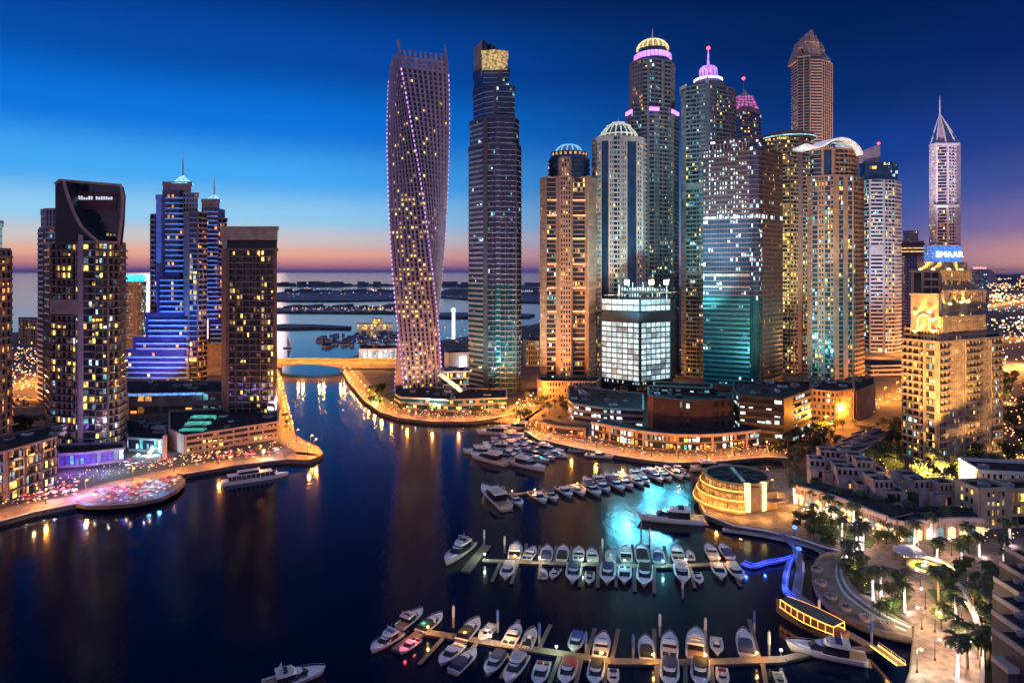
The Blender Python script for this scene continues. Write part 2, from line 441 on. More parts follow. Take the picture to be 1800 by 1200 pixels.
def smoothpx(px, k=4):
    o = []
    n = len(px)
    for i in range(n - 1):
        p0, p1, p2, p3 = px[max(i - 1, 0)], px[i], px[i + 1], px[min(i + 2, n - 1)]
        for j in range(k):
            t_ = j / k
            o.append(tuple(0.5 * ((2 * p1[c]) + (-p0[c] + p2[c]) * t_ + (2 * p0[c] - 5 * p1[c] + 4 * p2[c] - p3[c]) * t_ ** 2 + (-p0[c] + 3 * p1[c] - 3 * p2[c] + p3[c]) * t_ ** 3) for c in (0, 1)))
    o.append(px[-1]); return o
ql = LL[0:3] + [(135, 884), (200, 862), (325, 832), (420, 816), (500, 807)]
strip('promenade', ql, 13, 2.012, paving)
strip('promenade', [(500, 806), (545, 807), (562, 801), (567, 795), (559, 784.5), (539, 776.5), (519, 764.5), (505, 710), (492, 655)], 12, 2.02, paving)
qc = [(602, 652), (612, 670), (640, 703), (668, 723), (700, 733), (760, 740), (830, 740), (880, 732), (935, 716)]
strip('promenade', qc, 15, 2.012, paving)
qr = [(922, 757), (945, 771), (1000, 783), (1060, 795), (1120, 805), (1180, 812), (1250, 811), (1300, 806), (1350, 802), (1385, 804)]
strip('promenade', qr, 15, 2.012, paving)
# parapet kerb along the quays
for q in (ql, qc, qr, [(1234, 855), (1228, 878), (1240, 903), (1290, 923), (1345, 931), (1400, 944), (1440, 957), (1478, 968)]):
    strip('kerb', q, 0.6, 2.4, pale, thick=.4)
# roads
def road(px, wid, z=2.03):
    strip('road', px, wid, z, asphalt)
    c = [G(x, y, z) for x, y in px]
    for off in (wid * .33, wid * .66):
        b = MB()
        for p, q in zip(c, c[1:]):
            d = (q - p); d.z = 0; ln = d.length; d.normalize(); n = Vector((-d.y, d.x, 0)); s = 0
            while s + 3 < ln:
                o = p + d * s + n * off
                b.add([(o.x, o.y, z + .004), (o.x + d.x * 3, o.y + d.y * 3, z + .004), (o.x + d.x * 3 + n.x * .2, o.y + d.y * 3 + n.y * .2, z + .004), (o.x + n.x * .2, o.y + n.y * .2, z + .004)], [(0, 1, 2, 3)], white); s += 9
        m_ = b.build('road'); m_['kind'] = 'structure'
road([(1395, 795), (1450, 768), (1520, 728), (1590, 692), (1700, 660), (1860, 640)], 28)
road([(1500, 640), (1700, 600), (1900, 588)], 26)
road([(905, 745), (935, 728), (965, 705), (985, 690), (1060, 668), (1180, 650)], 14)
road([(-100, 745), (60, 712), (110, 690), (230, 650), (330, 640)], 20)
road([(-100, 690), (40, 668), (120, 640), (240, 615)], 14)
road([(1640, 560), (1760, 520), (1900, 512)], 45)
# plaza paving around the round pavilion and the fountain
slab('plaza', [(1236, 866), (1231, 879), (1243, 901), (1290, 920), (1345, 928), (1400, 941), (1440, 954), (1478, 965), (1503, 984), (1508, 1009), (1532, 1043), (1573, 1073), (1608, 1098),
     (1605, 1140), (1601, 1180), (1588, 1215), (1563, 1300), (1760, 1300), (1727, 1200), (1722, 1100), (1690, 1035), (1680, 1010), (1790, 1000), (1800, 945), (1590, 950), (1563, 940), (1503, 915), (1467, 903), (1413, 887), (1390, 860), (1380, 830), (1330, 830), (1265, 840)], 2.02, pinkpave, pinkpave, 1.9)
for px in ([(1420, 900), (1470, 915), (1540, 948), (1530, 962), (1478, 950), (1420, 918)], [(1462, 975), (1500, 985), (1530, 1010), (1545, 1035), (1520, 1040), (1490, 1010)],
           [(1540, 1045), (1580, 1050), (1592, 1078), (1560, 1072)], [(1630, 1035), (1665, 1030), (1680, 1060), (1650, 1065)]):
    slab('lawn', px, 2.25, grassm, quaym, 2.0)
# ---- semicircular terrace below the plaza
def ring(name, cx, cy, rx, ry, r0, r1, a0, a1, z, m, z0, kind='structure', n=36):
    b = MB(); P = []
    for i in range(n + 1):
        a = R(a0 + (a1 - a0) * i / n); P.append((math.cos(a), math.sin(a)))
    A = [(cx + rx * r1 * c, cy + ry * r1 * s_, z) for c, s_ in P]; B2 = [(cx + rx * r0 * c, cy + ry * r0 * s_, z) for c, s_ in P]
    A0 = [(x, y, z0) for x, y, q in A]; B0 = [(x, y, z0) for x, y, q in B2]; k = n + 1
    b.add(A + B2, [(i, i + 1, k + i + 1, k + i) for i in range(n)], m)
    b.add(A0 + A, [(i, i + 1, k + i + 1, k + i) for i in range(n)], quaym); b.add(B0 + B2, [(i, i + 1, k + i + 1, k + i) for i in range(n)], quaym)
    o = b.build(name)
    if kind: o['kind'] = kind
    return o
tpts = [(1478, 968), (1445, 972), (1430, 992), (1428, 1018), (1441, 1046), (1466, 1071), (1500, 1091), (1548, 1108), (1603, 1120)]
tp = smoothpx(tpts, 4)
slab('terrace', tp + [(1604, 1100), (1570, 1075), (1530, 1045), (1505, 1010), (1500, 985)], 1.6, paving, quaym, -2)
for wid, z in ((.7, 2.3), (.5, 2.1)):
    strip('terrace_wall', [p for p in tp], wid if wid > .6 else .5, z, pinkpave, thick=1.2)
inner = smoothpx([(1484, 972), (1480, 1000), (1492, 1030), (1520, 1055), (1560, 1080), (1603, 1100)], 4)
for i in range(4):
    strip('terrace_steps', [(x - (3 - i) * 4, y + (3 - i) * 3) for x, y in inner], 1.0, 1.62 + i * .13, pinkpave if i % 2 else pale, thick=.14)
# far land beyond the creek and off the coast
def island(px, z=3.0): slab('island', px, z, mat('hazed_far_ground', (0.10, 0.12, 0.19), 0.95, var=0.5, scale=0.01), groundm, -2)  # pale blue of distant haze is put into the ground colour
island([(470, 548), (480, 541), (560, 538), (620, 541), (660, 545), (730, 547), (690, 549), (560, 548)])
island([(430, 523), (500, 512), (640, 509), (800, 511), (1000, 514), (1100, 522), (1000, 532), (860, 528), (760, 520), (700, 526), (600, 528), (500, 528)], 4)
island([(700, 553), (780, 549), (870, 549), (940, 552), (930, 556), (790, 557)])
island([(430, 573), (500, 569), (560, 570), (618, 573), (615, 575.5), (560, 574.5), (500, 576)])
island([(800, 504), (900, 502), (1200, 503), (1500, 500), (1500, 512), (900, 507)], 5)
# distant hills of built-up coast to the right
def hills(name, px0, px1, Y, seed, h):
    rnd = random.Random(seed); b = MB(); pts = []; x = px0
    while x < px1:
        pts.append(x); x += rnd.uniform(6, 16)
    for a, c in zip(pts, pts[1:]):
        p, q = XY(a, Y), XY(c, Y); hh = rnd.uniform(.2, 1) * h
        b.cube(p.x, q.x, p.y, p.y + rnd.uniform(30, 80), 0, hh, mat('hazed_far_block', (0.12, 0.12, 0.16), 0.9, var=.4, scale=0.01))  # block colour lightened to carry the distant haze
    return b.build(name)
for i, (a, c, Y, h_) in enumerate(((1700, 1990, 5200, 40), (1500, 1990, 9000, 70), (1690, 1900, 2600, 18))):
    o = hills('far_city', a, c, Y, i, h_); tag(o, 'low far-off city blocks fading into the orange glow at the right horizon', 'city skyline', 'far city skyline', 'stuff')
for i, (a, c, Y, h_) in enumerate(((498, 690, 1600, 9), (500, 860, 2750, 20), (780, 1060, 2500, 22), (430, 1060, 4200, 30))):
    o = hills('far_buildings', a, c, Y, 40 + i, h_); tag(o, 'low villas and blocks strung along the island shore across the bay', 'far buildings', 'far shore buildings', 'stuff')
# lights too many to count: far shores, far city
def dots(name, regions, label, cat, seed):
    rnd = random.Random(seed); b = MB()
    for (x0, x1, y0, y1, n, cols, s) in regions:
        for _ in range(n):
            px, py = rnd.uniform(x0, x1), rnd.uniform(y0, y1); p = G(px, py, 4); k = s * p.y / F * rnd.uniform(.5, 1.2)
            b.cube(p.x - k, p.x + k, p.y - k, p.y + k, 2, 2 + k * rnd.choice([1.6, 2, 2, 3]), rnd.choice(cols))
    o = b.build(name); return tag(o, label, cat, None, 'stuff')
gw = [glow('far_amber', (1, .6, .25), 2.2, evar=.5), glow('far_white', (.95, .85, .75), 2.0, evar=.5), glow('far_orange', (1, .42, .12), 2.4, evar=.4)]
gc = [glow('far_cyan', (.3, .8, 1), 1.8), glow('far_blue', (.25, .45, 1), 2.0)]
dots('shore_lights', [(492, 690, 540, 545, 60, gw, .55), (500, 700, 536, 546, 90, gw, .6), (500, 545, 506, 510, 30, gc + gw, .5), (492, 830, 507, 522, 220, gw + gc, .5), (650, 700, 508, 512, 20, gw, .8), (780, 1060, 504, 524, 160, gw + gc, .5)],
     'rows of small lamps on the far island shores across the bay', 'shore lights', 3)
dots('marina_lights', [(700, 1000, 560, 600, 90, gw + gc, .5), (625, 700, 585, 600, 25, gw + gc, .5), (1180, 1200, 560, 640, 15, gw, .7)], 'scattered small lights on the dark land behind the two tallest central towers', 'city lights', 5)
dots('district_lights', [(1700, 1990, 486, 506, 900, gw, .6), (1725, 1990, 532, 548, 160, gc + gw[1:2], .7), (1740, 1990, 508, 530, 500, gw, .9), (1735, 1990, 555, 600, 420, gw, .9), (1735, 1990, 605, 660, 160, gw, .9), (1590, 1640, 500, 560, 20, gw, .6)],
     'dense orange and blue lights of the district at the right edge of the picture', 'city lights', 4)
dots('suburb_lights', [(18, 72, 608, 680, 160, gw, .7), (-200, 18, 610, 700, 60, gw, .7), (18, 90, 690, 720, 18, gw, .9), (225, 390, 640, 690, 20, gw, .8)], 'small amber lights of streets between the left towers', 'city lights', 6)
# ------------------------------------------------------------------ towers
def crown_dome(T, c, r, z, h, ribs, mg, mribs, part='dome'):
    prof = [(r * math.cos(a), z + h * math.sin(a)) for a in [R(x) for x in range(0, 91, 15)]]
    T.part(part).lathe(c, prof, mg, 20)
    for i in range(ribs):
        a = 2 * math.pi * i / ribs
        T.part(part + '_rib').tube([(c[0] + (rr + .3) * math.cos(a), c[1] + (rr + .3) * math.sin(a), zz + .2) for rr, zz in prof], r * .05, mribs, 4)
def mast(T, c, z0, z1, r, m, tip=None):
    T.part('spire').lathe(c, [(r, z0), (r * .75, z0 + (z1 - z0) * .5), (r * .2, z1), (0.01, z1)], m, 8)
    if tip: T.part('beacon').lathe(c, [(.01, z1 - 1), (1.6, z1), (1.6, z1 + 1.5), (.01, z1 + 2.5)], tip, 8)
redglow = glow('red_beacon', (1, .05, .08), 6, evar=0)

# far-left edge tower
T = Tower('apartment_tower', XY(-30, 310), 'brown balconied apartment tower cut off by the left edge', 'tower')
volume(T, pv([(-90, 325), (-10, 305), (17, 318)]), 2, ZA(440, 310), [[(1, 'w'), (2, 'b', .25, 'orange')], [(1, 'b', .35, 'orange')]], 3.5, dict(wall=rose, band=rose, glass=glass_dark, p=.2, pal='orange'))
volume(T, pv([(-60, 320), (4, 320)]), ZA(440, 310), ZA(392, 320), [[(1, 'g', 0)]], 3.5, dict(wall=pale, glass=glow('mint_screen', (.35, .8, .7), .35, evar=.1)), glassname='roof_screen')
T.finish()

# dark tower with concave raked crown
T = Tower('apartment_tower', XY(150, 318), 'dark glass apartment tower with concave raked crown and curved balconies', 'tower')
st = dict(wall=rose, band=mat('violet_grey_concrete', (.30, .25, .26), .7), rail=glass_dark, glass=glass_dark, p=.22, pal='mix', bay=2.6)
ft = mat('dark_panel', (.03, .04, .05), .35, .3)
z2 = ZA(428, 318)
volume(T, pv([(84, 334), (93, 322), (146, 316), (156, 317), (168, 316), (188, 318), (206, 324), (219, 336)]), 2, z2, [[(1, 'b')], [(3, 'b', .25), (.9, 'w', .2)], [(1, 'g', .25)], [(1, 'g', .2)], [(1, 'b', .3)], [(1, 'b', .3)], [(1, 'b', .2)]], 3.55, st, back=26)
fr, ln = frame(XY(93, 322), XY(146, 316)); T.part('wall').box(fr, .6, ln, .1, 1.9, ZA(552, 318), ZA(527, 318), rose)
fr = (XY(150, 315.2), Vector((1, 0, 0)), Vector((0, -1, 0))); T.part('wall').box(fr, -2.6, -.9, 0, 1.2, 2, z2 + 4, mauve)
# crown: raked curve sweeping from the high left to the lower right, a screen behind it
Yc = 317
curve = [(112, 318), (116, 334), (123, 356), (132, 378), (143, 398), (157, 412), (172, 424)]
P = [(97, 430)] + [(97, 325), (104, 320)] + curve + [(172, 430)]
def flat_panel(T, part, px, Y, thick, m):
    n = len(px); f_ = [(XY(x, Y).x, Y, ZA(y, Y)) for x, y in px]; b_ = [(x, Y + thick, z) for x, y, z in f_]
    T.part(part).add(f_ + b_, [tuple(range(n)), tuple(range(2 * n - 1, n - 1, -1))] + [(i, n + i, n + (i + 1) % n, (i + 1) % n) for i in range(n)], m)
flat_panel(T, 'crown', P, 316.5, 20, ft)
flat_panel(T, 'crown_screen', [(112, 319), (212, 327), (216, 345), (214, 392), (210, 430), (112, 430)], 325, 2.5, glass_dark)
T.part('crown_frame').tube([(XY(x, 316).x, 316, ZA(y, 316)) for x, y in [(97, 324), (104, 318)] + curve], .8, rose, 5)
T.part('crown_frame').tube([(XY(x, 324.4).x, 324.4, ZA(y, 324.4)) for x, y in [(104, 317), (150, 321), (212, 326), (216, 345), (214, 380), (208, 430)]], .8, rose, 5)
for k in range(22):
    z = z2 + 1 + k * 1.35
    if z < ZA(328, 316): T.part('crown_louvre').cube(XY(98, 316.2).x, XY(113 + max(0, (z2 + 30 - z)) * .9, 316.2).x if z < z2 + 26 else XY(113, 316.2).x, 316.2, 316.5, z, z + .35, black)
rnd = random.Random(2)
flat_panel(T, 'sign_board', [(134, 336), (207, 339), (204, 371), (146, 368)], 324.7, .25, mat('sign_maroon', (.10, .03, .04), .5))
sx = XY(138, 324.4).x
for k in range(14):
    if k in (6,): sx += 1.3; continue
    T.part('sign_letters').cube(sx, sx + .8, 324.3, 324.5, ZA(351, 324.4), ZA(351, 324.4) + rnd.uniform(1.0, 1.9), glow('letter_glow', (.7, .75, .95), .9, evar=0)); sx += 1.22
volume(T, pv([(187, 323.6), (205, 323.8)]), ZA(416, 324), ZA(409, 324), [[(1, 'g', 1, 'warm')]], 3.5, st, back=2, cap=0)
T.finish()

T = Tower('apartment_tower', XY(85, 420), 'slim grey tower half hidden behind the dark raked tower', 'tower')
st = dict(wall=mauve, band=pale, glass=glass_violet, p=.05, bay=3)
volume(T, pv([(70, 425), (80, 415), (110, 415)]), 2, ZA(402, 420), [[(1, 'b')], [(1, 'w'), (1, 'b'), (2, 'w')]], 3.4, st)
volume(T, pv([(73, 425), (82, 417), (110, 417)]), ZA(402, 420), ZA(370, 420), [[(1, 'w')], [(1, 'v')]], 3.4, st)
T.finish(60)

T = Tower('hotel_tower', XY(240, 700), 'narrow far tower with cyan lit top between the left towers', 'tower')
st = dict(wall=sand, band=beige, glass=glass_blue, p=.5, pal='warm', bay=3)
volume(T, pv([(219, 715), (240, 700), (257, 715)]), 2, ZA(497, 700), [[(1, 's'), (2, 'w'), (1, 's')], [(1, 'w', .2), (1, 'g', .5, 'cool')]], 3.6, st)
T.part('lit_crown').prism([tuple((p * 1.0).to_2d()) for p in pv([(221, 715), (240, 701), (255, 715), (250, 735), (226, 735)])], ZA(497, 700), ZA(483, 700), glow('cyan_crown', (.05, .65, .9), 1.4, evar=.7))
T.finish(60)

# blue stepped hotel towers
blue_ledge_glow = glow('blue_ledge_glow', (.09, .36, 1.0), .9, evar=.7)  # glowing strips stand in for blue floodlight falling on the ledges
blue_wall = mat('blue_lit_render', (.24, .30, .44), .6)
ice = glow('ice_glow', (.35, .75, 1), 1.1, evar=.5)
def hotel(name, lab, Y, cx, steps, x1, ztop, xr, pyr, spire, base, sc_=1.0):
    T = Tower(name, XY(cx, Y), lab, 'hotel tower', 'blue stepped hotel towers')
    st = dict(wall=blue_wall, band=blue_wall, glass=glass_violet, p=.12, pal='orange', bay=3.4, rail=blue_wall)
    # shaft: mauve flank, ledged centre, brown right flank
    e = steps[0]
    for (xl, xr_, ytop, ybot) in steps:
        zt, zb = ZA(ytop, Y), ZA(ybot, Y) if ybot else 2
        fr, ln = frame(XY(xl, Y - 6), XY(xr_, Y - 6))
        T.part('glass_body').cube(XY(xl, Y).x, XY(xr_, Y).x, Y - 6, Y + 14, zb, zt, glass_violet)
        z = zb; fh = 3.75; nb = max(1, round(ln / 3.4)); b = ln / nb
        while z + fh <= zt + .5:
            T.part('floor_banding').box(fr, -.4, ln + .4, 0, 1.6, z, z + 1.15, blue_wall)
            T.part('light_strip').box(fr, -.3, ln + .3, 1.6, 1.68, z + .85, z + 1.15, blue_ledge_glow)
            for i in range(nb):
                if random.random() < .13: T.pane(fr, (i + .25) * b, (i + .75) * b, z + 1.4, z + fh - .4, random.choice(PAL['orange'][:2] + PAL['warm'][:1]))
            z += fh
    return T
Y = 478
T = hotel('hotel_tower', 'tall stepped hotel tower floodlit blue with pyramid roof and spire', Y, 310,
          [(293, 322, 336, 478), (284, 322, 478, 548), (264, 330, 548, 590), (242, 332, 590, 612), (224, 332, 612, 0)], 0, 0, 0, 0, 0, 690)
st = dict(wall=mauve, band=mauve, glass=glass_dark, p=.02, bay=4)
volume(T, pv([(275, Y), (293, Y)]), 2, ZA(345, Y), [[(1, 's')]], 3.7, dict(st, wall=mat('lavender_render', (.30, .29, .46), .7)), back=22)
volume(T, pv([(266, Y + 4), (276, Y + 2)]), 2, ZA(378, Y), [[(1, 'b')]], 3.7, dict(wall=brown, band=rose, glass=glass_dark, p=.05), back=20)
volume(T, pv([(322, Y - 4), (333, Y - 4), (346, Y - 3), (362, Y + 6)]), 2, ZA(375, Y), [[(1, 's')], [(1, 'g', .42, 'warm')], [(1, 'b', .08, 'orange')]], 3.7, dict(wall=brown, band=rose, glass=glass_dark, p=.2), back=22)
volume(T, pv([(322, Y - 2), (348, Y - 2)]), ZA(375, Y), ZA(342, Y), [[(1, 'w', .08, 'warm')]], 3.7, dict(wall=rose, glass=glass_dark), back=20)
volume(T, pv([(287, Y + 1), (336, Y + 1)]), ZA(345, Y), ZA(322, Y), [[(1, 's')]], 3.7, dict(wall=rose), back=18)
a, b_ = XY(301, Y).x, XY(329, Y).x; zz = ZA(322, Y)
T.part('pyramid_roof').add([(a, Y, zz), (b_, Y, zz), (b_, Y + 11, zz), (a, Y + 11, zz), ((a + b_) / 2, Y + 5.5, zz + 7)], [(0, 1, 4), (1, 2, 4), (2, 3, 4), (3, 0, 4)], ice)
mast(T, ((a + b_) / 2, Y + 5.5), zz + 6, ZA(272, Y), .7, pale)
spot(XY(305, Y - 60) + Vector((0, 0, 22)), XY(300, Y) + Vector((0, 0, 95)), (.03, .24, 1), 700000, 70, T.root)
spot(XY(250, Y - 40) + Vector((0, 0, 22)), XY(280, Y) + Vector((0, 0, 40)), (.10, .16, 1), 300000, 90, T.root)
T.finish()
Y = 560
T = hotel('hotel_tower', 'second blue floodlit hotel tower behind, partly hidden by the brown slab tower', Y, 375,
          [(360, 383, 366, 560), (372, 398, 560, 602)], 0, 0, 0, 0, 0, 690)
volume(T, pv([(355, Y), (386, Y)]), ZA(366, Y), ZA(352, Y), [[(1, 's')]], 3.7, dict(wall=rose), back=18)
volume(T, pv([(383, Y + 2), (399, Y + 3)]), 2, ZA(385, Y), [[(1, 'b', .15, 'orange')]], 3.7, dict(wall=brown, band=mauve, glass=glass_dark, p=.1), back=20)
volume(T, pv([(362, Y - 1), (400, Y)]), 2, ZA(602, Y), [[(1, 's')]], 3.7, dict(wall=sand), back=20)
a, b_ = XY(361, Y).x, XY(382, Y).x; zz = ZA(352, Y)
T.part('pyramid_roof').add([(a, Y, zz), (b_, Y, zz), (b_, Y + 11, zz), (a, Y + 11, zz), ((a + b_) / 2, Y + 5.5, zz + 6)], [(0, 1, 4), (1, 2, 4), (2, 3, 4), (3, 0, 4)], ice)
mast(T, ((a + b_) / 2, Y + 5.5), zz + 5, ZA(310, Y), .7, pale)
spot(XY(385, Y - 70) + Vector((0, 0, 12)), XY(375, Y) + Vector((0, 0, 100)), (.05, .2, 1), 500000, 60, T.root)
T.finish()

# brown slab tower
T = Tower('apartment_tower', XY(440, 372), 'brown flat-topped slab tower with deep balconies beside the canal mouth', 'tower')
st = dict(wall=brown, band=rose, rail=glass_dark, glass=glass_dark, p=.17, pal='warm', bay=3.0)
zt = ZA(440, 372)
volume(T, pv([(391, 380), (399, 372), (487, 372)]), 2, zt, [[(1, 's')], [(.5, 's'), (1.1, 'b'), (.22, 's'), (4.2, 'b', .13), (.22, 's'), (2.3, 'b', .26), (.55, 's')]], 3.6, st, back=18)
volume(T, pv([(391, 381), (399, 373), (487, 373)]), ZA(438, 372), ZA(422, 372), [[(1, 'n')], [(1, 'n')]], 9, dict(wall=black), back=16, body=ft, cap=0)
volume(T, pv([(389, 380), (397, 370), (488, 370)]), ZA(422, 372), ZA(402, 372), [[(1, 's')], [(1, 's')]], 9, dict(wall=beige, glass=beige), back=20, body=beige)
T.finish()

# small brown block far left
for x0, x1, yt, Y, lb in ((33, 70, 562, 800, 'small brown block with balconies seen between the two leftmost towers'),):
    T = Tower('apartment_block', XY((x0 + x1) / 2, Y), lb, 'building')
    volume(T, pv([(x0, Y), (x1 - 8, Y - 8), (x1, Y)]), 2, ZA(yt, Y), [[(1, 'w'), (1, 'b'), (1, 'w'), (1, 'b')], [(1, 's')]], 3.5, dict(wall=rose, glass=glass_dark, p=.08, pal='warm'))
    T.finish(30)
# ---- twisted tower
def twisted():
    Y = 470; c = XY(735, Y); zt = ZA(130, Y - 8); zl = ZA(90, Y - 8); NF = 70; rad = 54.5 * Y / F; NB = 9
    T = Tower('twisted_tower', c, 'tall twisted residential tower with gridded violet facade', 'tower')
    fh = (zt - 2) / NF
    def Q(face, s, k, out):
        z = 2 + k * fh; f_ = k / NF
        KX = [(0, 70, 43), (.13, 61, 43.8), (.46, 30, 46), (.70, 9, 48.5), (.85, -6, 51.5), (1.0, -20.7, 55), (1.2, -38, 58)]
        for (fa, pa, ra), (fb_, pb, rb_) in zip(KX, KX[1:]):
            if f_ <= fb_ or fb_ == 1.2:
                q = (f_ - fa) / (fb_ - fa); phi = R(pa + (pb - pa) * q); r = (ra + (rb_ - ra) * q) * Y / F + out * 1.414; break
        if f_ > 1: r = 55 * Y / F + out * 1.414
        def cor(j): a = phi + j * math.pi / 2; return Vector((c.x + r * math.sin(a), c.y - r * math.cos(a), z))
        return cor(face - 1).lerp(cor(face), s)
    W, B, BD = T.part('pier'), T.part('floor_banding'), T.part('glass_body')
    wallm = mat('violet_metal_panel', (.36, .28, .36), .5, .1)
    led = glow('violet_led', (.7, .4, 1), 1.1, evar=.4)
    extra = 10
    rnd = random.Random(8)
    for face in (0, 1, 2, 3):
        for k in range(NF + extra):
            top = k >= NF
            if top and rnd.random() < .0: continue
            if not top: BD.add([Q(face, 0, k, 0), Q(face, 1, k, 0), Q(face, 1, k + 1, 0), Q(face, 0, k + 1, 0)], [(0, 1, 2, 3)], glass_dark)
            if not top or k < NF + 3:
                h = .2 if not top else .6
                B.hexa([Q(face, 0, k, .45), Q(face, 1, k, .45), Q(face, 1, k, 0), Q(face, 0, k, 0), Q(face, 0, k + h, .45), Q(face, 1, k + h, .45), Q(face, 1, k + h, 0), Q(face, 0, k + h, 0)], wallm)
            for i in range(NB + 1):
                s0, s1 = i / NB - .2 / NB, i / NB + .2 / NB
                
                if top and k - NF > (5 if i == 0 else 3): continue
                W.hexa([Q(face, s0, k, .8), Q(face, s1, k, .8), Q(face, s1, k, 0), Q(face, s0, k, 0), Q(face, s0, k + 1, .8), Q(face, s1, k + 1, .8), Q(face, s1, k + 1, 0), Q(face, s0, k + 1, 0)], wallm)
            if not top:
                for i in range(NB):
                    pr = (.42 if (k // 4 + 1) % 4 else .2) if k < NF * .62 else .1
                    if rnd.random() < (pr if face == 0 else pr * .35):
                        for q in range(2):
                            s0 = (i + .22 + q * .3) / NB
                            p, e = Q(face, s0, k + .5, .15), Q(face, s0 + .26 / NB, k + .55, .1)
                            fr = (Vector((p.x, p.y, 0)), (e - p).normalized(), Vector(((e - p).normalized().y, -(e - p).normalized().x, 0)))
                            T.pane(fr, 0, (e - p).length, p.z - .2 * fh, p.z + .3 * fh, rnd.choice(PAL['warm'][:3] + PAL['warm'][2:3]), 0.1)
        if face == 0: BD.add([Q(j, 1, NF, -.2) for j in range(4)], [(0, 1, 2, 3)], roofm)
        for k in range(0, NF, 1):
            p = Q(face, 1, k + .4, 1.2)
            T.part('edge_light').cube(p.x - .45, p.x + .45, p.y - .45, p.y + .45, p.z, p.z + fh * .45, led)
    T.finish()
    spot((c.x - 70, c.y - 100, 12), (c.x, c.y, 110), (.75, .6, 1), 800000, 80, T.root); spot((c.x + 20, c.y - 70, 8), (c.x, c.y, 40), (1, .7, .6), 70000, 100, T.root)
twisted()
# ---- slim dark tower with golden box
Y = 477
T = Tower('apartment_tower', XY(870, Y), 'slim dark tower with ledged balconies and a golden box near its top', 'tower')
st = dict(wall=mat('dark_grey_panel', (.10, .10, .12), .5), band=mat('ash_band', (.36, .39, .44), .5), rail=glass_violet, glass=glass_violet, p=.03, pal='cool', bay=3.2)
tl = dict(st, glass=glass_teal, p=.08)
low = [[(1, 'h', .02, 'cool')], [(1, 's')], [(1, 'b', .03, 'cool')], [(1, 'g', .04, 'cool')], [(1, 'b', .04, 'cool'), (1, 'b', .04, 'cool')], [(1, 'b', .03, 'cool')]]
V = [(824, Y + 16), (850, Y + 2), (858, Y), (872, Y - 2), (879, Y - 2), (906, Y), (914, Y + 8)]
volume(T, pv(V), 2, ZA(500, Y), low, 3.75, tl, back=20, cap=0)
volume(T, pv(V), ZA(500, Y), ZA(255, Y), low, 3.75, st, back=20)
V2 = [(826, Y + 16), (850, Y + 2), (858, Y), (872, Y - 2), (879, Y - 2), (902, Y), (910, Y + 8)]
volume(T, pv(V2), ZA(252, Y), ZA(208, Y), low, 3.75, st, back=20)
V3 = [(832, Y + 15), (852, Y + 3), (868, Y), (872, Y), (905, Y + 2)]
volume(T, pv(V3), ZA(208, Y), ZA(152, Y), [[(1, 'g', 0)], [(1, 'g', 0)], [(1, 's')], [(1, 'b', .05, 'cool')]], 3.75, dict(st, glass=glass_blue), back=20)
volume(T, pv([(833, Y + 15), (850, Y + 4), (895, Y + 4)]), ZA(152, Y), ZA(118, Y), [[(1, 'n')], [(3, 'g', 0), (1, 's'), (1.4, 'b', .1)]], 3.75, dict(st, glass=glass_blue), back=18)
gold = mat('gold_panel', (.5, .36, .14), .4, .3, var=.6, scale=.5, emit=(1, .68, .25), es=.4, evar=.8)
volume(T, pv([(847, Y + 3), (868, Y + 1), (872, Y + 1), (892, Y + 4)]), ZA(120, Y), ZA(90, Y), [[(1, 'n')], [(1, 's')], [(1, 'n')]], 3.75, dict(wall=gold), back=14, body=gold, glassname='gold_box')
zt = ZA(118, Y)
sp = [(838, Y + 14), (850, Y + 4), (856, Y + 2), (885, Y + 20)]
T.part('sloped_crown').prism([XY(*p).to_2d() for p in sp], zt, 0, ft, ft, [ZA(68, Y), ZA(66, Y), ZA(74, Y), ZA(95, Y)])
T.part('sloped_crown').prism([XY(*p).to_2d() for p in [(833, Y + 16), (848, Y + 5), (850, Y + 12), (840, Y + 22)]], ZA(130, Y), 0, rose, rose, [ZA(72, Y), ZA(66, Y), ZA(68, Y), ZA(76, Y)])
T.part('sloped_crown').prism([XY(*p).to_2d() for p in [(858, Y + 5), (862, Y + 3), (884, Y + 6), (886, Y + 16)]], ZA(92, Y), 0, glass_dark, glass_dark, [ZA(76, Y), ZA(74, Y), ZA(86, Y), ZA(88, Y)])
T.finish()

# ---- peach tower with blue dome
Y = 466
T = Tower('apartment_tower', XY(1000, Y), 'peach apartment tower with dark glass drum, small blue dome and orange lit ledges', 'tower')
peach = mat('peach_stone', (.38, .26, .19), .75)
st = dict(wall=peach, band=peach, glass=glass_dark, p=.13, pal='warm', bay=2.6)
wd = 'w'
V = [(950, Y + 12), (961, Y + 3), (978, Y + 4), (985, Y - 2), (1003, Y - 2), (1006, Y + 4), (1029, Y + 4), (1034, Y), (1047, Y + 12)]
sp = [[(1, wd)], [(1, 'g', .1, 'coolmix')], [(1, 's')], [(1, wd)], [(1, 's')], [(1, 'g', .12, 'warm')], [(1, 's')], [(1, wd)]]
volume(T, pv(V), 2, ZA(312, Y), sp, 3.4, st, back=18)
volume(T, pv([(983, Y + 2), (987, Y - 2), (1001, Y - 2), (1004, Y + 2)]), ZA(312, Y), ZA(280, Y), [[(1, 's')], [(1, wd)], [(1, 's')]], 3.4, st, back=10)
c = XY(1000, Y + 17); r = 37.5 * Y / F
T.part('glass_drum').lathe(c, [(r, ZA(312, Y)), (r, ZA(276, Y)), (r * .9, ZA(270, Y)), (r * .9, ZA(262, Y)), (r * .78, ZA(261, Y)), (0.1, ZA(261, Y))], glass_blue, 28)
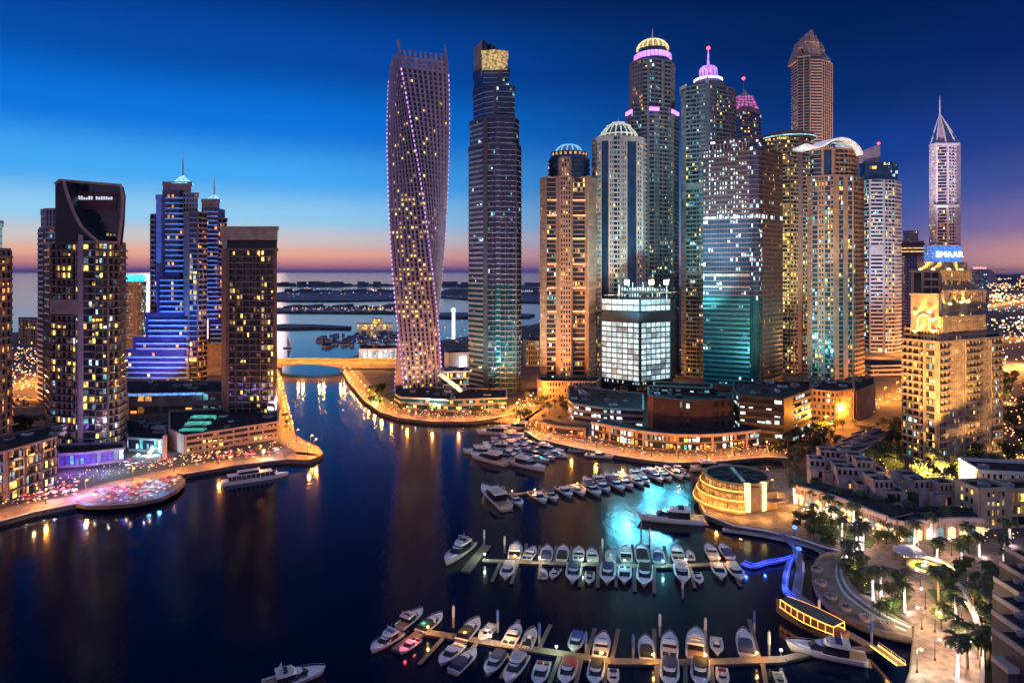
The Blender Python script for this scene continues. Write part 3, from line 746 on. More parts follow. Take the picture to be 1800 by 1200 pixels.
for k in range(5): T.part('drum_ring').lathe(c, [(r, ZA(310 - k * 8, Y)), (r + .5, ZA(310 - k * 8, Y)), (r + .5, ZA(308 - k * 8, Y)), (r, ZA(308 - k * 8, Y))], black, 28)
for i in range(9):
    a = R(-150 + i * 15); p = Vector((c.x + r * .91 * math.cos(a), c.y + r * .91 * math.sin(a), 0)); fr = (p, Vector((-math.sin(a), math.cos(a), 0)), Vector((math.cos(a), math.sin(a), 0)))
    T.pane(fr, -.8, .8, ZA(269, Y), ZA(264, Y), PAL['orange'][1])
crown_dome(T, c, r * .62, ZA(261, Y), 14 * Y / F, 14, mat('dome_blue', (.03, .10, .2), .3, emit=(.1, .45, .9), es=.25), glow('dome_rib_blue', (.3, .65, 1), .9, evar=0))
ol = glow('orange_ledge', (1, .50, .18), 1.5, evar=.3)
for py in (352, 379, 420, 465, 507, 549, 597):
    for a_, b_ in (((962, Y + 3), (978, Y + 4)), ((1006, Y + 4), (1029, Y + 4))):
        fr, ln = frame(XY(*a_), XY(*b_)); T.part('ledge').box(fr, 0, ln, 0, 1.6, ZA(py + 2, Y), ZA(py, Y), peach); T.part('ledge_light').box(fr, 0, ln, .2, 1.5, ZA(py, Y), ZA(py, Y) + .9, ol)
spot(XY(1010, Y - 70) + Vector((0, 0, 5)), XY(1000, Y) + Vector((0, 0, 110)), (1, .55, .28), 700000, 75, T.root)
spot(XY(940, Y - 50) + Vector((0, 0, 5)), XY(970, Y) + Vector((0, 0, 70)), (1, .55, .3), 500000, 75, T.root)
T.finish()

# ---- white grid tower with crown
Y = 480
T = Tower('apartment_tower', XY(1085, Y), 'white gridded tower with ornate pale lit crown and thin mast', 'tower')
cream = mat('cream_stone', (.50, .47, .42), .7)
st = dict(wall=cream, band=cream, glass=glass_blue, p=.15, pal='coolmix', bay=2.7)
V = [(1043, Y + 14), (1050, Y + 6), (1078, Y), (1089, Y), (1128, Y + 8), (1134, Y + 16)]
volume(T, pv(V), 2, ZA(240, Y), [[(1, 'b', .2, 'warm')], [(.8, 'w', .25, 'orange'), (.2, 's'), (1.6, 'n'), (.2, 's'), (.8, 'w', .2)], [(1, 'b', .1)], [(.3, 's'), (1.1, 'w'), (.2, 's'), (2, 'n'), (.2, 's'), (1, 'w', .25, 'warm')], [(1, 'b')]], 3.5, st, back=22)
fr, ln = frame(XY(1050, Y + 6), XY(1078, Y))
T.part('cornice').box(fr, -1, ln, 0, 1.1, ZA(246, Y), ZA(238, Y), cream)
fr, ln = frame(XY(1089, Y), XY(1128, Y + 8)); T.part('cornice').box(fr, 0, ln + 1, 0, 1.1, ZA(246, Y), ZA(238, Y), cream)
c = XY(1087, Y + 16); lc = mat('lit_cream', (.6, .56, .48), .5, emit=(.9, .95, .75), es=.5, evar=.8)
r = 30 * Y / F
T.part('crown').lathe(c, [(r, ZA(240, Y)), (r * 1.05, ZA(232, Y)), (r * .95, ZA(228, Y)), (r * .62, ZA(217, Y)), (r * .3, ZA(211, Y)), (.1, ZA(209, Y))], glass_blue, 24)
for i in range(20):
    a = 2 * math.pi * i / 20; cs, sn = math.cos(a), math.sin(a)
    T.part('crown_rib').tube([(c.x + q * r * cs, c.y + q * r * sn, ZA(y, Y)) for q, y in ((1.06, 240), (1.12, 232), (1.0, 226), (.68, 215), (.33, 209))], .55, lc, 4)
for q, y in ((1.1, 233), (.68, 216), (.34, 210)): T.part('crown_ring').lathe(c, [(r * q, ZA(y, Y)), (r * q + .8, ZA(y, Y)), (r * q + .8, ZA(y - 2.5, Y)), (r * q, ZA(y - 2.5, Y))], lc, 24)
mast(T, c, ZA(212, Y), ZA(196, Y), .5, pale)
T.finish()

# ---- tallest domed tower
Y = 560
T = Tower('domed_tower', XY(1148, Y), 'tallest tower, dark shaft with glowing violet ring and golden dome with spire', 'tower')
gw_ = mat('taupe_panel', (.20, .17, .18), .7)
st = dict(wall=gw_, band=gw_, glass=glass_blue, p=.1, pal='coolmix', bay=2.7)
V = [(1102, Y + 20), (1110, Y + 8), (1137, Y), (1141, Y), (1150, Y), (1182, Y + 8), (1191, Y + 20)]
sp = [[(1, 'w')], [(1, 'b', .05), (1, 'g', .05), (1, 'b', .06)], [(1, 's')], [(1, 'b')], [(1, 'w', .1), (1, 'b', .1), (1, 'b', .12), (1, 'w', .25)], [(1, 'b')]]
volume(T, pv(V), 2, ZA(188, Y), sp, 3.6, st, back=24)
V = [(1107, Y + 18), (1112, Y + 10), (1130, Y + 2), (1150, Y), (1178, Y + 8), (1186, Y + 18)]
volume(T, pv(V), ZA(188, Y), ZA(104, Y), [[(1, 's')], [(1, 'w', .1, 'orange')], [(1, 'b', .05), (.5, 's'), (1, 'b', .3, 'cool')], [(1, 'b', .05), (.4, 's'), (1, 'b', .05)], [(1, 'w', .5, 'orange')]], 3.6, st, back=22)
vio = glow('violet_glow', (.62, .25, 1), 1.9, evar=.3)
for a_, b_ in (((1102, Y + 17), (1112, Y + 5)), ((1141, Y - 3), (1158, Y - 2)), ((1180, Y + 5), (1191, Y + 17))):
    fr, ln = frame(XY(*a_), XY(*b_)); T.part('ledge_light').box(fr, 0, ln, 0, 1.5, ZA(196, Y), ZA(190, Y), vio)
c = XY(1147, Y + 22); r = 34 * Y / F
T.part('drum').lathe(c, [(r, ZA(104, Y)), (r, ZA(96, Y)), (r * .88, ZA(93, Y)), (r * .86, ZA(80, Y)), (r * .74, ZA(78, Y)), (r * .74, ZA(71, Y)), (.1, ZA(71, Y))], glass_blue, 30)
T.part('glowing_ring').lathe(c, [(r * .95, ZA(93, Y)), (r, ZA(91, Y)), (r * .97, ZA(84, Y)), (r * .90, ZA(82, Y))], vio, 30)
for i in range(30):
    a = 2 * math.pi * i / 30; T.part('ring_fin').tube([(c.x + r * 1.01 * math.cos(a), c.y + r * 1.01 * math.sin(a), ZA(93, Y)), (c.x + r * .98 * math.cos(a), c.y + r * .98 * math.sin(a), ZA(83, Y))], .3, white, 4)
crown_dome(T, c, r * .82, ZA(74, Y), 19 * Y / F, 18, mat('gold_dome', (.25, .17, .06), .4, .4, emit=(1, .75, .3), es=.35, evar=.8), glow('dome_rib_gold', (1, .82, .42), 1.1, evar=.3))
mast(T, c, ZA(57, Y), ZA(33, Y), 1.0, pale)
T.finish()
# ---- tower with violet tiered crown
Y = 545
T = Tower('crowned_tower', XY(1243, Y), 'grey tower with tiered violet lit crown and red-tipped mast', 'tower')
st = dict(wall=grey, band=mat('grey_green_concrete', (.25, .27, .26), .7), glass=glass_teal, p=.2, pal='coolmix', bay=2.7)
V = [(1198, Y + 20), (1206, Y + 8), (1240, Y), (1248, Y), (1286, Y + 10), (1292, Y + 20)]
sp = [[(1, 'w', .3, 'mix')], [(1, 'b', .12), (1, 'b', .15), (1, 'w', .2)], [(1, 's')], [(1, 'w', .2), (2, 'b', .2), (1, 'w', .1)], [(1, 'b')]]
volume(T, pv(V), 2, ZA(484, Y), sp, 3.6, st, back=24)
volume(T, pv(V), ZA(478, Y), ZA(332, Y), sp, 3.6, st, back=24)
volume(T, pv(V), ZA(322, Y), ZA(150, Y), sp, 3.6, dict(st, glass=glass_blue), back=24)
for y0, y1 in ((484, 478), (332, 322)): volume(T, pv(V), ZA(y0, Y), ZA(y1, Y), [[(1, 's')]] * 5, 5, st, back=24, cap=0)
volume(T, pv([(1196, Y + 16), (1206, Y + 6)]), ZA(150, Y), ZA(147, Y), [[(1, 's')]], 3, dict(wall=pale), back=24)
c = XY(1245, Y + 20); k = Y / F
T.part('crown_base').lathe(c, [(31 * k, ZA(150, Y)), (30 * k, ZA(138, Y)), (24 * k, ZA(132, Y)), (.1, ZA(132, Y))], grey, 26)
vg = glow('crown_violet', (.5, .22, 1), 1.5, evar=.5)
T.part('crown_tier').lathe(c, [(24 * k, ZA(134, Y)), (23 * k, ZA(128, Y)), (17 * k, ZA(124, Y)), (16 * k, ZA(110, Y)), (13 * k, ZA(105, Y)), (.1, ZA(104, Y))], vg, 26)
T.part('crown_rim').lathe(c, [(24 * k, ZA(131, Y)), (25.5 * k, ZA(131, Y)), (25.5 * k, ZA(128, Y)), (24 * k, ZA(128, Y))], glow('pale_violet', (.85, .7, 1), 2.2), 26)
for i in range(14):
    a = 2 * math.pi * i / 14; T.part('crown_rib').tube([(c.x + 17.2 * k * math.cos(a), c.y + 17.2 * k * math.sin(a), ZA(125, Y)), (c.x + 14 * k * math.cos(a), c.y + 14 * k * math.sin(a), ZA(106, Y))], .5, mauve, 4)
mast(T, c, ZA(105, Y), ZA(72, Y), 1.2, vg, redglow)
fr = (XY(1243, Y - 1), Vector((1, 0, 0)), Vector((0, -1, 0)))
T.part('finial').lathe(XY(1243, Y + 2), [(4 * k, ZA(150, Y)), (3.4 * k, ZA(140, Y)), (.1, ZA(132, Y))], pale, 8)
T.finish()

# ---- dark tower with pink gridded lantern
Y = 640; k = Y / F
T = Tower('apartment_tower', XY(1315, Y), 'dark tower behind with pink gridded lantern roof and thin mast', 'tower')
st = dict(wall=rose, band=rose, glass=glass_blue, p=.04, bay=3)
volume(T, pv([(1290, Y + 15), (1305, Y), (1318, Y), (1338, Y + 15)]), 2, ZA(196, Y), [[(1, 'g')], [(1, 'b', .1)], [(1, 'g')]], 3.6, st, back=22)
volume(T, pv([(1292, Y + 14), (1306, Y + 4), (1320, Y + 4), (1334, Y + 14)]), ZA(196, Y), ZA(188, Y), [[(1, 's')]] * 3, 3.6, dict(st), back=18)
pk = mat('pink_lantern', (.3, .1, .25), .4, emit=(1, .25, .75), es=.45, evar=.8)
a_, b_ = XY(1292, Y + 8), XY(1334, Y + 8)
lo = [(a_.x, Y + 8), (b_.x, Y + 8), (b_.x, Y + 28), (a_.x, Y + 28)]; mxx = (a_.x + b_.x) / 2
up = [(mxx + (x - mxx) * .6, Y + 18 + (y - Y - 18) * .6) for x, y in lo]
z0, z1 = ZA(188, Y), ZA(162, Y)
T.part('lantern').add([(x, y, z0) for x, y in lo] + [(x, y, z1) for x, y in up], [(0, 1, 5, 4), (1, 2, 6, 5), (2, 3, 7, 6), (3, 0, 4, 7), (4, 5, 6, 7)], pk)
for i in range(6):
    f_ = i / 5
    T.part('lantern_rib').tube([(lo[0][0] + (lo[1][0] - lo[0][0]) * f_, Y + 7.8, z0), (up[0][0] + (up[1][0] - up[0][0]) * f_, up[0][1] - .3, z1)], .35, rose, 4)
for i in range(1, 6):
    f_ = i / 5; xa = lo[0][0] + (up[0][0] - lo[0][0]) * f_; xb = lo[1][0] + (up[1][0] - lo[1][0]) * f_; yy = lo[0][1] + (up[0][1] - lo[0][1]) * f_ - .3
    T.part('lantern_rib').tube([(xa, yy, z0 + (z1 - z0) * f_), (xb, yy, z0 + (z1 - z0) * f_)], .3, rose, 4)
T.part('lantern_cap').lathe(XY(1309, Y + 18), [(12 * k, z1), (5 * k, ZA(156, Y)), (2 * k, ZA(151, Y)), (.1, ZA(150, Y))], beige, 8)
mast(T, XY(1307, Y + 18), ZA(153, Y), ZA(130, Y), .5, rose, redglow)
T.finish(80)

# ---- brown stone tower with stepped pointed top
Y = 800; k = Y / F
T = Tower('pointed_tower', XY(1430, Y), 'brown ribbed tower with stepped pointed crown rising behind the others', 'tower')
rb = mat('brown_stone', (.44, .31, .25), .75)
st = dict(wall=rb, band=rb, glass=glass_dark, p=.0, bay=5)
V = [(1391, Y + 25), (1401, Y + 8), (1425, Y), (1433, Y + 1), (1445, Y + 1), (1463, Y + 16)]
volume(T, pv(V), 2, ZA(106, Y), [[(1, 'h')], [(1, 'v')], [(1, 'h')], [(1, 'h')], [(1, 'v')]], 3.6, st, back=30)
volume(T, pv([(1402, Y + 4), (1424, Y - 2), (1424, Y)]), 2, ZA(100, Y), [[(1, 'v')], None], 3.6, dict(st, bay=6.5), back=10)
for (x0, x1, xa, xb, yb, yt) in ((1396, 1460, 1397, 1459, 106, 97), (1399, 1411, 1401, 1410, 97, 82), (1413, 1443, 1413.5, 1442.5, 97, 70), (1445, 1458, 1446, 1455, 97, 84), (1404, 1412.5, 1406, 1412, 82, 68), (1443.5, 1453, 1444, 1450, 84, 70), (1415, 1424, 1417, 1423, 70, 57), (1425, 1434, 1426, 1433, 70, 49), (1435, 1442, 1436, 1440, 70, 58)):
    b0, b1 = XY(x0, Y + 6).x, XY(x1, Y + 6).x; t0, t1 = XY(xa, Y + 6).x, XY(xb, Y + 6).x; zb, zt = ZA(yb, Y), ZA(yt, Y); d = (1459 - x0) * .0 + (x0 - 1396) * .12
    T.part('crown').hexa([(b0, Y + 4 + d, zb), (b1, Y + 4 + d, zb), (b1, Y + 26, zb), (b0, Y + 26, zb), (t0, Y + 8 + d, zt), (t1, Y + 8 + d, zt), (t1, Y + 22, zt), (t0, Y + 22, zt)], rb)
    for q in range(1, 4): 
        f_ = q / 4; T.part('crown_fin').tube([(b0 + (b1 - b0) * f_, Y + 3.6 + d, zb), (t0 + (t1 - t0) * f_, Y + 7.6 + d, zt + 1.5)], .4, rb, 4)
spot(XY(1440, Y - 120) + Vector((0, 0, 90)), XY(1430, Y) + Vector((0, 0, 300)), (1, .62, .4), 2600000, 70, T.root)
T.finish(0)

# ---- balconied tower with yellow lights
Y = 570
T = Tower('apartment_tower', XY(1385, Y), 'balconied tower full of small yellow lights, wedged behind the big glass tower', 'tower')
st = dict(wall=gw_, band=mat('olive_concrete', (.27, .25, .21), .7), glass=glass_dark, p=.35, pal='warm', bay=2.7)
volume(T, pv([(1342, Y + 10), (1376, Y), (1388, Y - 3), (1402, Y), (1424, Y + 8)]), 2, ZA(240, Y), [[(1, 'b', .2), (1, 'w', .3)], [(1, 'b', .4)], [(1, 'b', .45)], [(1, 's'), (2, 'b', .35, 'coolmix')]], 3.5, st, back=22)
c = XY(1384, Y + 14)
T.part('arched_roof').lathe(c, [(24, ZA(240, Y)), (22, ZA(234, Y)), (14, ZA(228, Y)), (.1, ZA(226, Y))], brown, 20)
T.part('roof_light').lathe(c, [(24.3, ZA(241, Y)), (24.3, ZA(239, Y))], glow('cyan_edge', (.4, .8, .9), 1), 20)
T.finish()

# ---- construction glass tower
Y = 466
T = Tower('construction_tower', XY(1300, Y), 'broad unfinished glass tower with cyan lower floors and ragged lit slabs', 'tower')
st = dict(wall=dkbrown, band=mat('raw_slab', (.15, .11, .12), .8), mull=dkbrown, mw=.16, glass=glass_violet, p=.2, pal='white', bay=2.9)
V = [(1236, Y + 14), (1318, Y), (1324, Y - 3), (1334, Y - 2), (1340, Y + 3), (1375, Y + 24)]
spA = [[(1, 'w', .32)], [(1, 'g', .12)], [(1, 'g', .12)], [(1, 'g', .05)], [(1, 'w', .16, 'mix')]]
spB = [[(1, 'g', .08, 'white')], [(1, 'g', .1)], [(1, 'g', .04)], [(1, 'g')], [(1, 'w', .06, 'orange')]]
volume(T, pv(V), 8, ZA(520, Y), [[(1, 'h', .03, 'cool')], [(1, 'g', .03)], [(1, 'g', .03)], [(1, 'g', .02, 'orange')], [(1, 'w', .05, 'orange')]], 3.5, dict(st, band=mat('cyan_spandrel', (.05, .24, .28), .3, .3), spand=glass_teal, glass=glass_teal), back=26, cap=0)
volume(T, pv(V), ZA(520, Y), ZA(385, Y), spB, 3.5, dict(st, glass=glass_blue), back=26, cap=0)
volume(T, pv(V), ZA(385, Y), ZA(376, Y), [[(1, 'g', 1, 'white')], [(1, 'g', 1, 'white')], [(1, 'g', 1, 'white')], [(1, 'g', .4, 'white')], [(1, 'g', .7, 'white')]], 4, st, back=26, cap=0)
volume(T, pv(V), ZA(376, Y), ZA(258, Y), spA, 3.5, st, back=26, cap=0)
volume(T, pv([(1248, Y + 14), (1318, Y + 1), (1334, Y), (1340, Y + 4)]), ZA(258, Y), ZA(243, Y), [[(1, 'h', .4)], [(1, 'g', .1)], [(1, 'g', .1)]], 3.5, st, back=20)
for k_ in range(12): p = XY(1240 + k_ * 6.5, Y + 13 - k_ * 1.1); T.part('column_stub').cube(p.x - .3, p.x + .3, p.y - .3, p.y + .3, ZA(258, Y), ZA(252 - (k_ % 3) * 2, Y), concrete)
for px in (1336, 1352, 1366): p = XY(px, Y + 18); T.part('column_stub').cube(p.x - .3, p.x + .3, p.y - .3, p.y + .3, ZA(258, Y), ZA(246, Y), concrete)
fr, ln = frame(XY(1236, Y + 14), XY(1318, Y))
T.part('mechanical_band').box(fr, 0, ln, 0, .9, ZA(486, Y), ZA(481, Y), rose); T.part('mechanical_band').box(fr, 0, ln, 0, .9, ZA(506, Y), ZA(503, Y), rose)
spot(XY(1280, Y - 70) + Vector((0, 0, 25)), XY(1280, Y) + Vector((0, 0, 70)), (.25, .85, 1), 90000, 95, T.root)
spot(XY(1380, Y - 60) + Vector((0, 0, 25)), XY(1355, Y) + Vector((0, 0, 60)), (1, .45, .2), 250000, 80, T.root)
T.finish()

# ---- bright white lit tower under construction
Y = 440
T = Tower('construction_tower', XY(1120, Y), 'squat tower under construction glowing brilliant white on every floor', 'tower')
st = dict(wall=black, band=mat('dark_slab', (.05, .055, .06), .7), glass=mat('lit_interior', (.3, .33, .34), .8, emit=(.55, .85, .92), es=.25, evar=.6), p=1.0, pal='site', bay=2.9)
V = [(1058, Y + 20), (1066, Y + 16), (1123, Y), (1127, Y), (1178, Y + 14), (1186, Y + 20)]
def frame_tower(za, zb, pp):
    volume(T, pv(V), za, zb, [[(1, 'g', pp)], [(1, 'g', pp)], [(1, 's')], [(1, 'g', pp)], [(1, 's')]], 3.6, dict(st, bay=4.4, full=True, pal='site', mw=.2), back=24, cap=0, glassname='lit_core')
frame_tower(ZA(672, Y), ZA(568, Y), .92)
volume(T, pv([(1058, Y + 18), (1125, Y - 2), (1186, Y + 18)]), ZA(568, Y), ZA(549, Y), [[(1, 's')], [(1, 's')]], 5, dict(wall=mat('screen_dark', (.02, .035, .045), .5)), back=24, body=black, cap=0, glassname='dark_screen')
frame_tower(ZA(549, Y), ZA(527, Y), .9)
volume(T, pv([(1062, Y + 20), (1125, Y + 3), (1182, Y + 20)]), 12, ZA(672, Y), [[(1, 'w', .25)], [(1, 'w', .35)]], 3.6, dict(st, glass=glass_dark), back=20, cap=0, glassname='glass_body')
volume(T, pv([(1092, Y + 16), (1128, Y + 9), (1170, Y + 14)]), ZA(527, Y), ZA(505, Y), [[(1, 'w', .7)], [(1, 'w', .4)]], 3.6, dict(st, glass=glass_dark), back=12, cap=0, glassname='lift_core')
for a_ in (1088, 1105, 1112, 1130, 1142, 1160, 1172):
    p = XY(a_, Y + 14); T.part('scaffold').cube(p.x - .3, p.x + .3, p.y - .3, p.y + .3, ZA(527, Y), ZA(492 + a_ % 9, Y), pale)
T.part('scaffold').tube([XY(1062, Y + 12) + Vector((0, 0, ZA(520, Y))), XY(1190, Y + 12) + Vector((0, 0, ZA(514, Y)))], .3, rose)
for a_, cc in ((1102, (.6, 1, 1)), (1145, (1, .9, .6)), (1171, (.7, 1, .8))):
    p = XY(a_, Y + 5); T.part('work_light').cube(p.x - 1.6, p.x + 1.6, p.y - .3, p.y + .3, ZA(500, Y), ZA(492, Y), glow('work_light_%d' % a_, cc, 7, evar=.2))
    point_light((p.x, p.y - 4, ZA(498, Y)), cc, 12000, T.root, 1.0)
for px_, zz_, pw in ((1090, 80, 48000), (1115, 90, 48000), (1140, 74, 42000), (1165, 88, 48000), (1190, 66, 42000), (1150, 54, 42000)): spot(XY(px_, Y - 3) + Vector((0, 0, zz_)), XY(px_ + 20, 250), (.10, .72, 1), pw, 95, T.root, .9, 7.0)  # wide cyan spots added to throw the teal glow onto the water
T.finish()

# ---- tower with white winged crown
Y = 458; k = Y / F
T = Tower('winged_tower', XY(1468, Y), 'brown and teal tower with glowing white wing-shaped roof', 'tower')
st = dict(wall=peach, band=peach, glass=glass_teal, p=.25, pal='coolmix', bay=2.7)
V = [(1420, Y + 14), (1428, Y + 6), (1466, Y), (1498, Y + 2), (1508, Y + 8), (1516, Y + 16)]
sp = [[(1, 'w', .3, 'cool')], [(1, 'g', .3), (.2, 's'), (1, 'w', .3), (.2, 's'), (1, 'g', .4), (.7, 'w', .3, 'warm')], [(1, 's'), (1, 'g', .1), (1, 's'), (1, 'g', .15)], [(1, 'b', .06)], [(1, 'b', .1, 'orange')]]
volume(T, pv(V), 12, ZA(472, Y), sp, 3.4, st, back=22, cap=0)
T.part('wall').add([], [], peach)
volume(T, pv(V), ZA(472, Y), ZA(310, Y), sp, 3.4, dict(st, glass=glass_blue), back=22)
volume(T, pv([(1424, Y + 12), (1430, Y + 6), (1466, Y + 1), (1494, Y + 4), (1504, Y + 10), (1508, Y + 16)]), ZA(310, Y), ZA(262, Y), [[(1, 'g', .2)], [(1, 'g', .1), (.3, 's'), (1, 'n'), (.3, 's')], [(1, 'b', .1)], [(1, 'b', .1)], [(1, 's')]], 3.4, dict(st, glass=glass_blue), back=20)
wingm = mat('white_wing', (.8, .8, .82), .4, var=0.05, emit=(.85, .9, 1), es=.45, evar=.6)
W_ = smoothpx([(1416, 252), (1426, 256), (1436, 258), (1446, 255), (1456, 249), (1468, 244), (1482, 243), (1496, 248), (1508, 257), (1516, 269)], 3)
vs = []
for i, (x, y) in enumerate(W_):
    p = XY(x, Y); b_ = 1 + 9 * math.sin(math.pi * i / (len(W_) - 1)); z = ZA(y, Y)
    vs += [(p.x, Y - 1 - b_ * .2, z), (p.x, Y + 22, z + b_ * .25), (p.x, Y + 22, z - 1.0 + b_ * .2), (p.x, Y - 1 - b_ * .2, z - 1.1 - b_ * .02)]
fs = []
for i in range(len(W_) - 1):
    for j in range(4): fs.append((i * 4 + j, i * 4 + (j + 1) % 4, i * 4 + 4 + (j + 1) % 4, i * 4 + 4 + j))
fs += [(0, 3, 2, 1), tuple((len(W_) - 1) * 4 + q for q in (0, 1, 2, 3))]
T.part('winged_roof').add(vs, fs, wingm)
for i in range(26):
    f_ = i / 25 * (len(W_) - 1); j = min(int(f_), len(W_) - 2); q = f_ - j; x = W_[j][0] + (W_[j + 1][0] - W_[j][0]) * q; y = W_[j][1] + (W_[j + 1][1] - W_[j][1]) * q
    p = XY(x, Y); T.part('roof_rib').tube([(p.x, Y - 3.3, ZA(y, Y) - 3), (p.x, Y + 2, ZA(y, Y) + 1.2)], .22, pale, 4)
T.part('roof_drum').lathe(XY(1472, Y + 12), [(7, ZA(247, Y)), (6, ZA(240, Y)), (.1, ZA(238, Y))], glass_teal, 16)
spot(XY(1520, Y - 60) + Vector((0, 0, 5)), XY(1495, Y) + Vector((0, 0, 70)), (1, .5, .28), 700000, 85, T.root)
T.finish(smooth=('winged_roof',))

# ---- white slatted tower with fin
Y = 600; k = Y / F
T = Tower('slatted_tower', XY(1545, Y), 'white slatted tower with dark glass head, grey sloping fin and red beacon', 'tower')
st = dict(wall=pale, band=white, glass=glass_blue, p=.2, pal='coolmix', bay=3)
volume(T, pv([(1512, Y + 12), (1527, Y + 1), (1528, Y), (1554, Y), (1572, Y + 4), (1582, Y + 14)]), 16, ZA(316, Y), [[(1, 'g', .45)], None, [(.12, 's'), (1, 'h', .12), (.12, 's')], [(1, 'b', .35, 'mix')], [(1, 'b', .3, 'mix')]], 3.6, st, back=22, cap=.3)
volume(T, pv([(1512, Y + 12), (1520, Y + 6), (1562, Y + 3), (1578, Y + 12)]), ZA(316, Y), ZA(284, Y), [[(1, 'g', .1)], [(1, 'g', .06, 'warm')], [(1, 'g', .3, 'cool')]], 3.6, dict(st, band=glass_blue, wall=glass_blue), back=18, cap=.3)
fr = (XY(1528, Y - .8), Vector((1, 0, 0)), Vector((0, -1, 0))); T.part('wall').box(fr, 1, 13, 0, .5, ZA(448, Y), ZA(432, Y), pale)
x0, x1 = XY(1514, Y).x, XY(1556, Y).x
T.part('fin').hexa([(x0, Y + 8, ZA(284, Y)), (x1, Y + 8, ZA(284, Y)), (x1, Y + 11, ZA(284, Y)), (x0, Y + 11, ZA(284, Y)), (x0 + 3, Y + 8, ZA(264, Y)), (x1, Y + 8, ZA(250, Y)), (x1, Y + 11, ZA(250, Y)), (x0 + 3, Y + 11, ZA(264, Y))], mauve)
T.part('beacon').lathe((x1 - 1, Y + 9, 0), [(.1, ZA(251, Y)), (1.6, ZA(249, Y)), (.1, ZA(246, Y))], redglow, 8)
T.finish()
T = Tower('podium', XY(1540, 560), 'pale balconied podium at the foot of the white slatted tower', 'building')
volume(T, pv([(1510, 570), (1530, 555), (1595, 560)]), 2, ZA(643, 560), [[(1, 'h', .2, 'cool')], [(1, 'h', .25, 'warm')]], 4, dict(wall=pale, band=pale, glass=glass_dark), back=30); T.finish(40)

# ---- far tower with pointed steel crown and blue sign
Y = 760; k = Y / F
T = Tower('spired_tower', XY(1661, Y), 'slim tower with open pointed steel crown, spire and blue lit sign at its waist', 'tower')
st = dict(wall=mat('lilac_panel', (.60, .54, .62), .6), band=mat('lilac_panel', (.60, .54, .62)), glass=glass_violet, p=.2, pal='coolmix', bay=3)
V = [(1634, Y + 14), (1645, Y + 3), (1664, Y), (1680, Y + 3), (1688, Y + 14)]
sp = [[(1, 'w', .35)], [(.2, 's'), (1, 'g', .12, 'warm')], [(.2, 's'), (1, 'b', .3)], [(1, 's')]]
volume(T, pv(V), ZA(432, Y), ZA(252, Y), sp, 3.7, st, back=18)
volume(T, pv([(1624, Y + 14), (1640, Y - 2), (1684, Y - 2), (1690, Y + 12)]), 2, ZA(432, Y), [[(1, 'g', .2, 'cool')], [(1, 'n')], [(1, 'n')]], 3.7, dict(st, glass=mat('blue_media_wall', (.05, .15, .5), .4, emit=(.08, .28, 1), es=.8, evar=.7)), back=18)
for y in (254, 362): fr, ln = frame(XY(1645, Y), XY(1680, Y)); T.part('ledge').box(fr, -3, ln + 3, 0, 2, ZA(y + 2, Y), ZA(y - 2, Y), pale)
fr, ln = frame(XY(1645, Y), XY(1664, Y)); T.part('ledge_light').box(fr, 0, ln, 2, 2.1, ZA(365, Y), ZA(362, Y), glow('pale_cyan', (.6, .85, 1), 1.2))
ap = Vector((XY(1662, Y).x, Y + 10, ZA(196, Y)))
for px, dy in ((1636, 12), (1646, 2), (1663, 0), (1680, 2), (1687, 12), (1675, 22), (1650, 22)):
    p = XY(px, Y + dy); T.part('crown_frame').tube([(p.x, p.y, ZA(250, Y)), (p.x * .45 + ap.x * .55, p.y * .45 + ap.y * .55, ZA(218, Y)), ap], .8, pale, 5, .4)
T.part('crown').add([(XY(1650, Y).x, Y + 4, ZA(250, Y)), (XY(1665, Y).x, Y + 3, ZA(250, Y)), (XY(1678, Y).x, Y + 8, ZA(250, Y)), (XY(1664, Y).x, Y + 20, ZA(250, Y)), (ap.x, ap.y, ap.z + 3)], [(0, 1, 4), (1, 2, 4), (2, 3, 4), (3, 0, 4)], mauve)
mast(T, (ap.x, ap.y), ZA(200, Y), ZA(165, Y), .9, pale)
tx = bpy.data.curves.new('sign_letters', 'FONT'); tx.body = 'EMAAR'; tx.size = 9.5; tx.extrude = .3; tx.align_x = 'CENTER'; tx.space_character = 1.05
tx.materials.append(glow('sign_white', (1, 1, 1), 3.5, evar=0)); to = bpy.data.objects.new('sign_letters', tx); C.objects.link(to); to.parent = T.root
me_ = bpy.data.meshes.new_from_object(to); bpy.data.objects.remove(to); to = bpy.data.objects.new('sign_letters', me_); C.objects.link(to); to.parent = T.root
to.location = Vector((XY(1666, Y).x, Y - 3.2, ZA(452, Y))) - T.root.location; to.rotation_euler = (R(90), 0, 0)
T.finish(90)

# small towers between
T = Tower('apartment_tower', XY(1602, 820), 'dark brown tower with gold ringed head beside the white slatted tower', 'tower')
st = dict(wall=dkbrown, band=rose, glass=glass_dark, p=.0, bay=4)
volume(T, pv([(1582, 830), (1590, 820), (1612, 820), (1618, 830)]), 2, ZA(450, 820), [[(1, 'h')], [(1, 'v')], [(1, 'h')]], 4, st)
c = XY(1601, 835)
T.part('ringed_head').lathe(c, [(14, ZA(450, 820)), (17, ZA(440, 820)), (17, ZA(432, 820)), (14, ZA(426, 820)), (.1, ZA(425, 820))], dkbrown, 20)
for y in (443, 437): T.part('gold_ring').lathe(c, [(17.2, ZA(y, 820)), (17.8, ZA(y - 1, 820)), (17.2, ZA(y - 2, 820))], glow('gold_ring_glow', (1, .65, .2), .9), 20)
T.finish(20)
T = Tower('apartment_tower', XY(1605, 950), 'pale far tower with rounded top peeking over the gold ringed tower', 'tower')
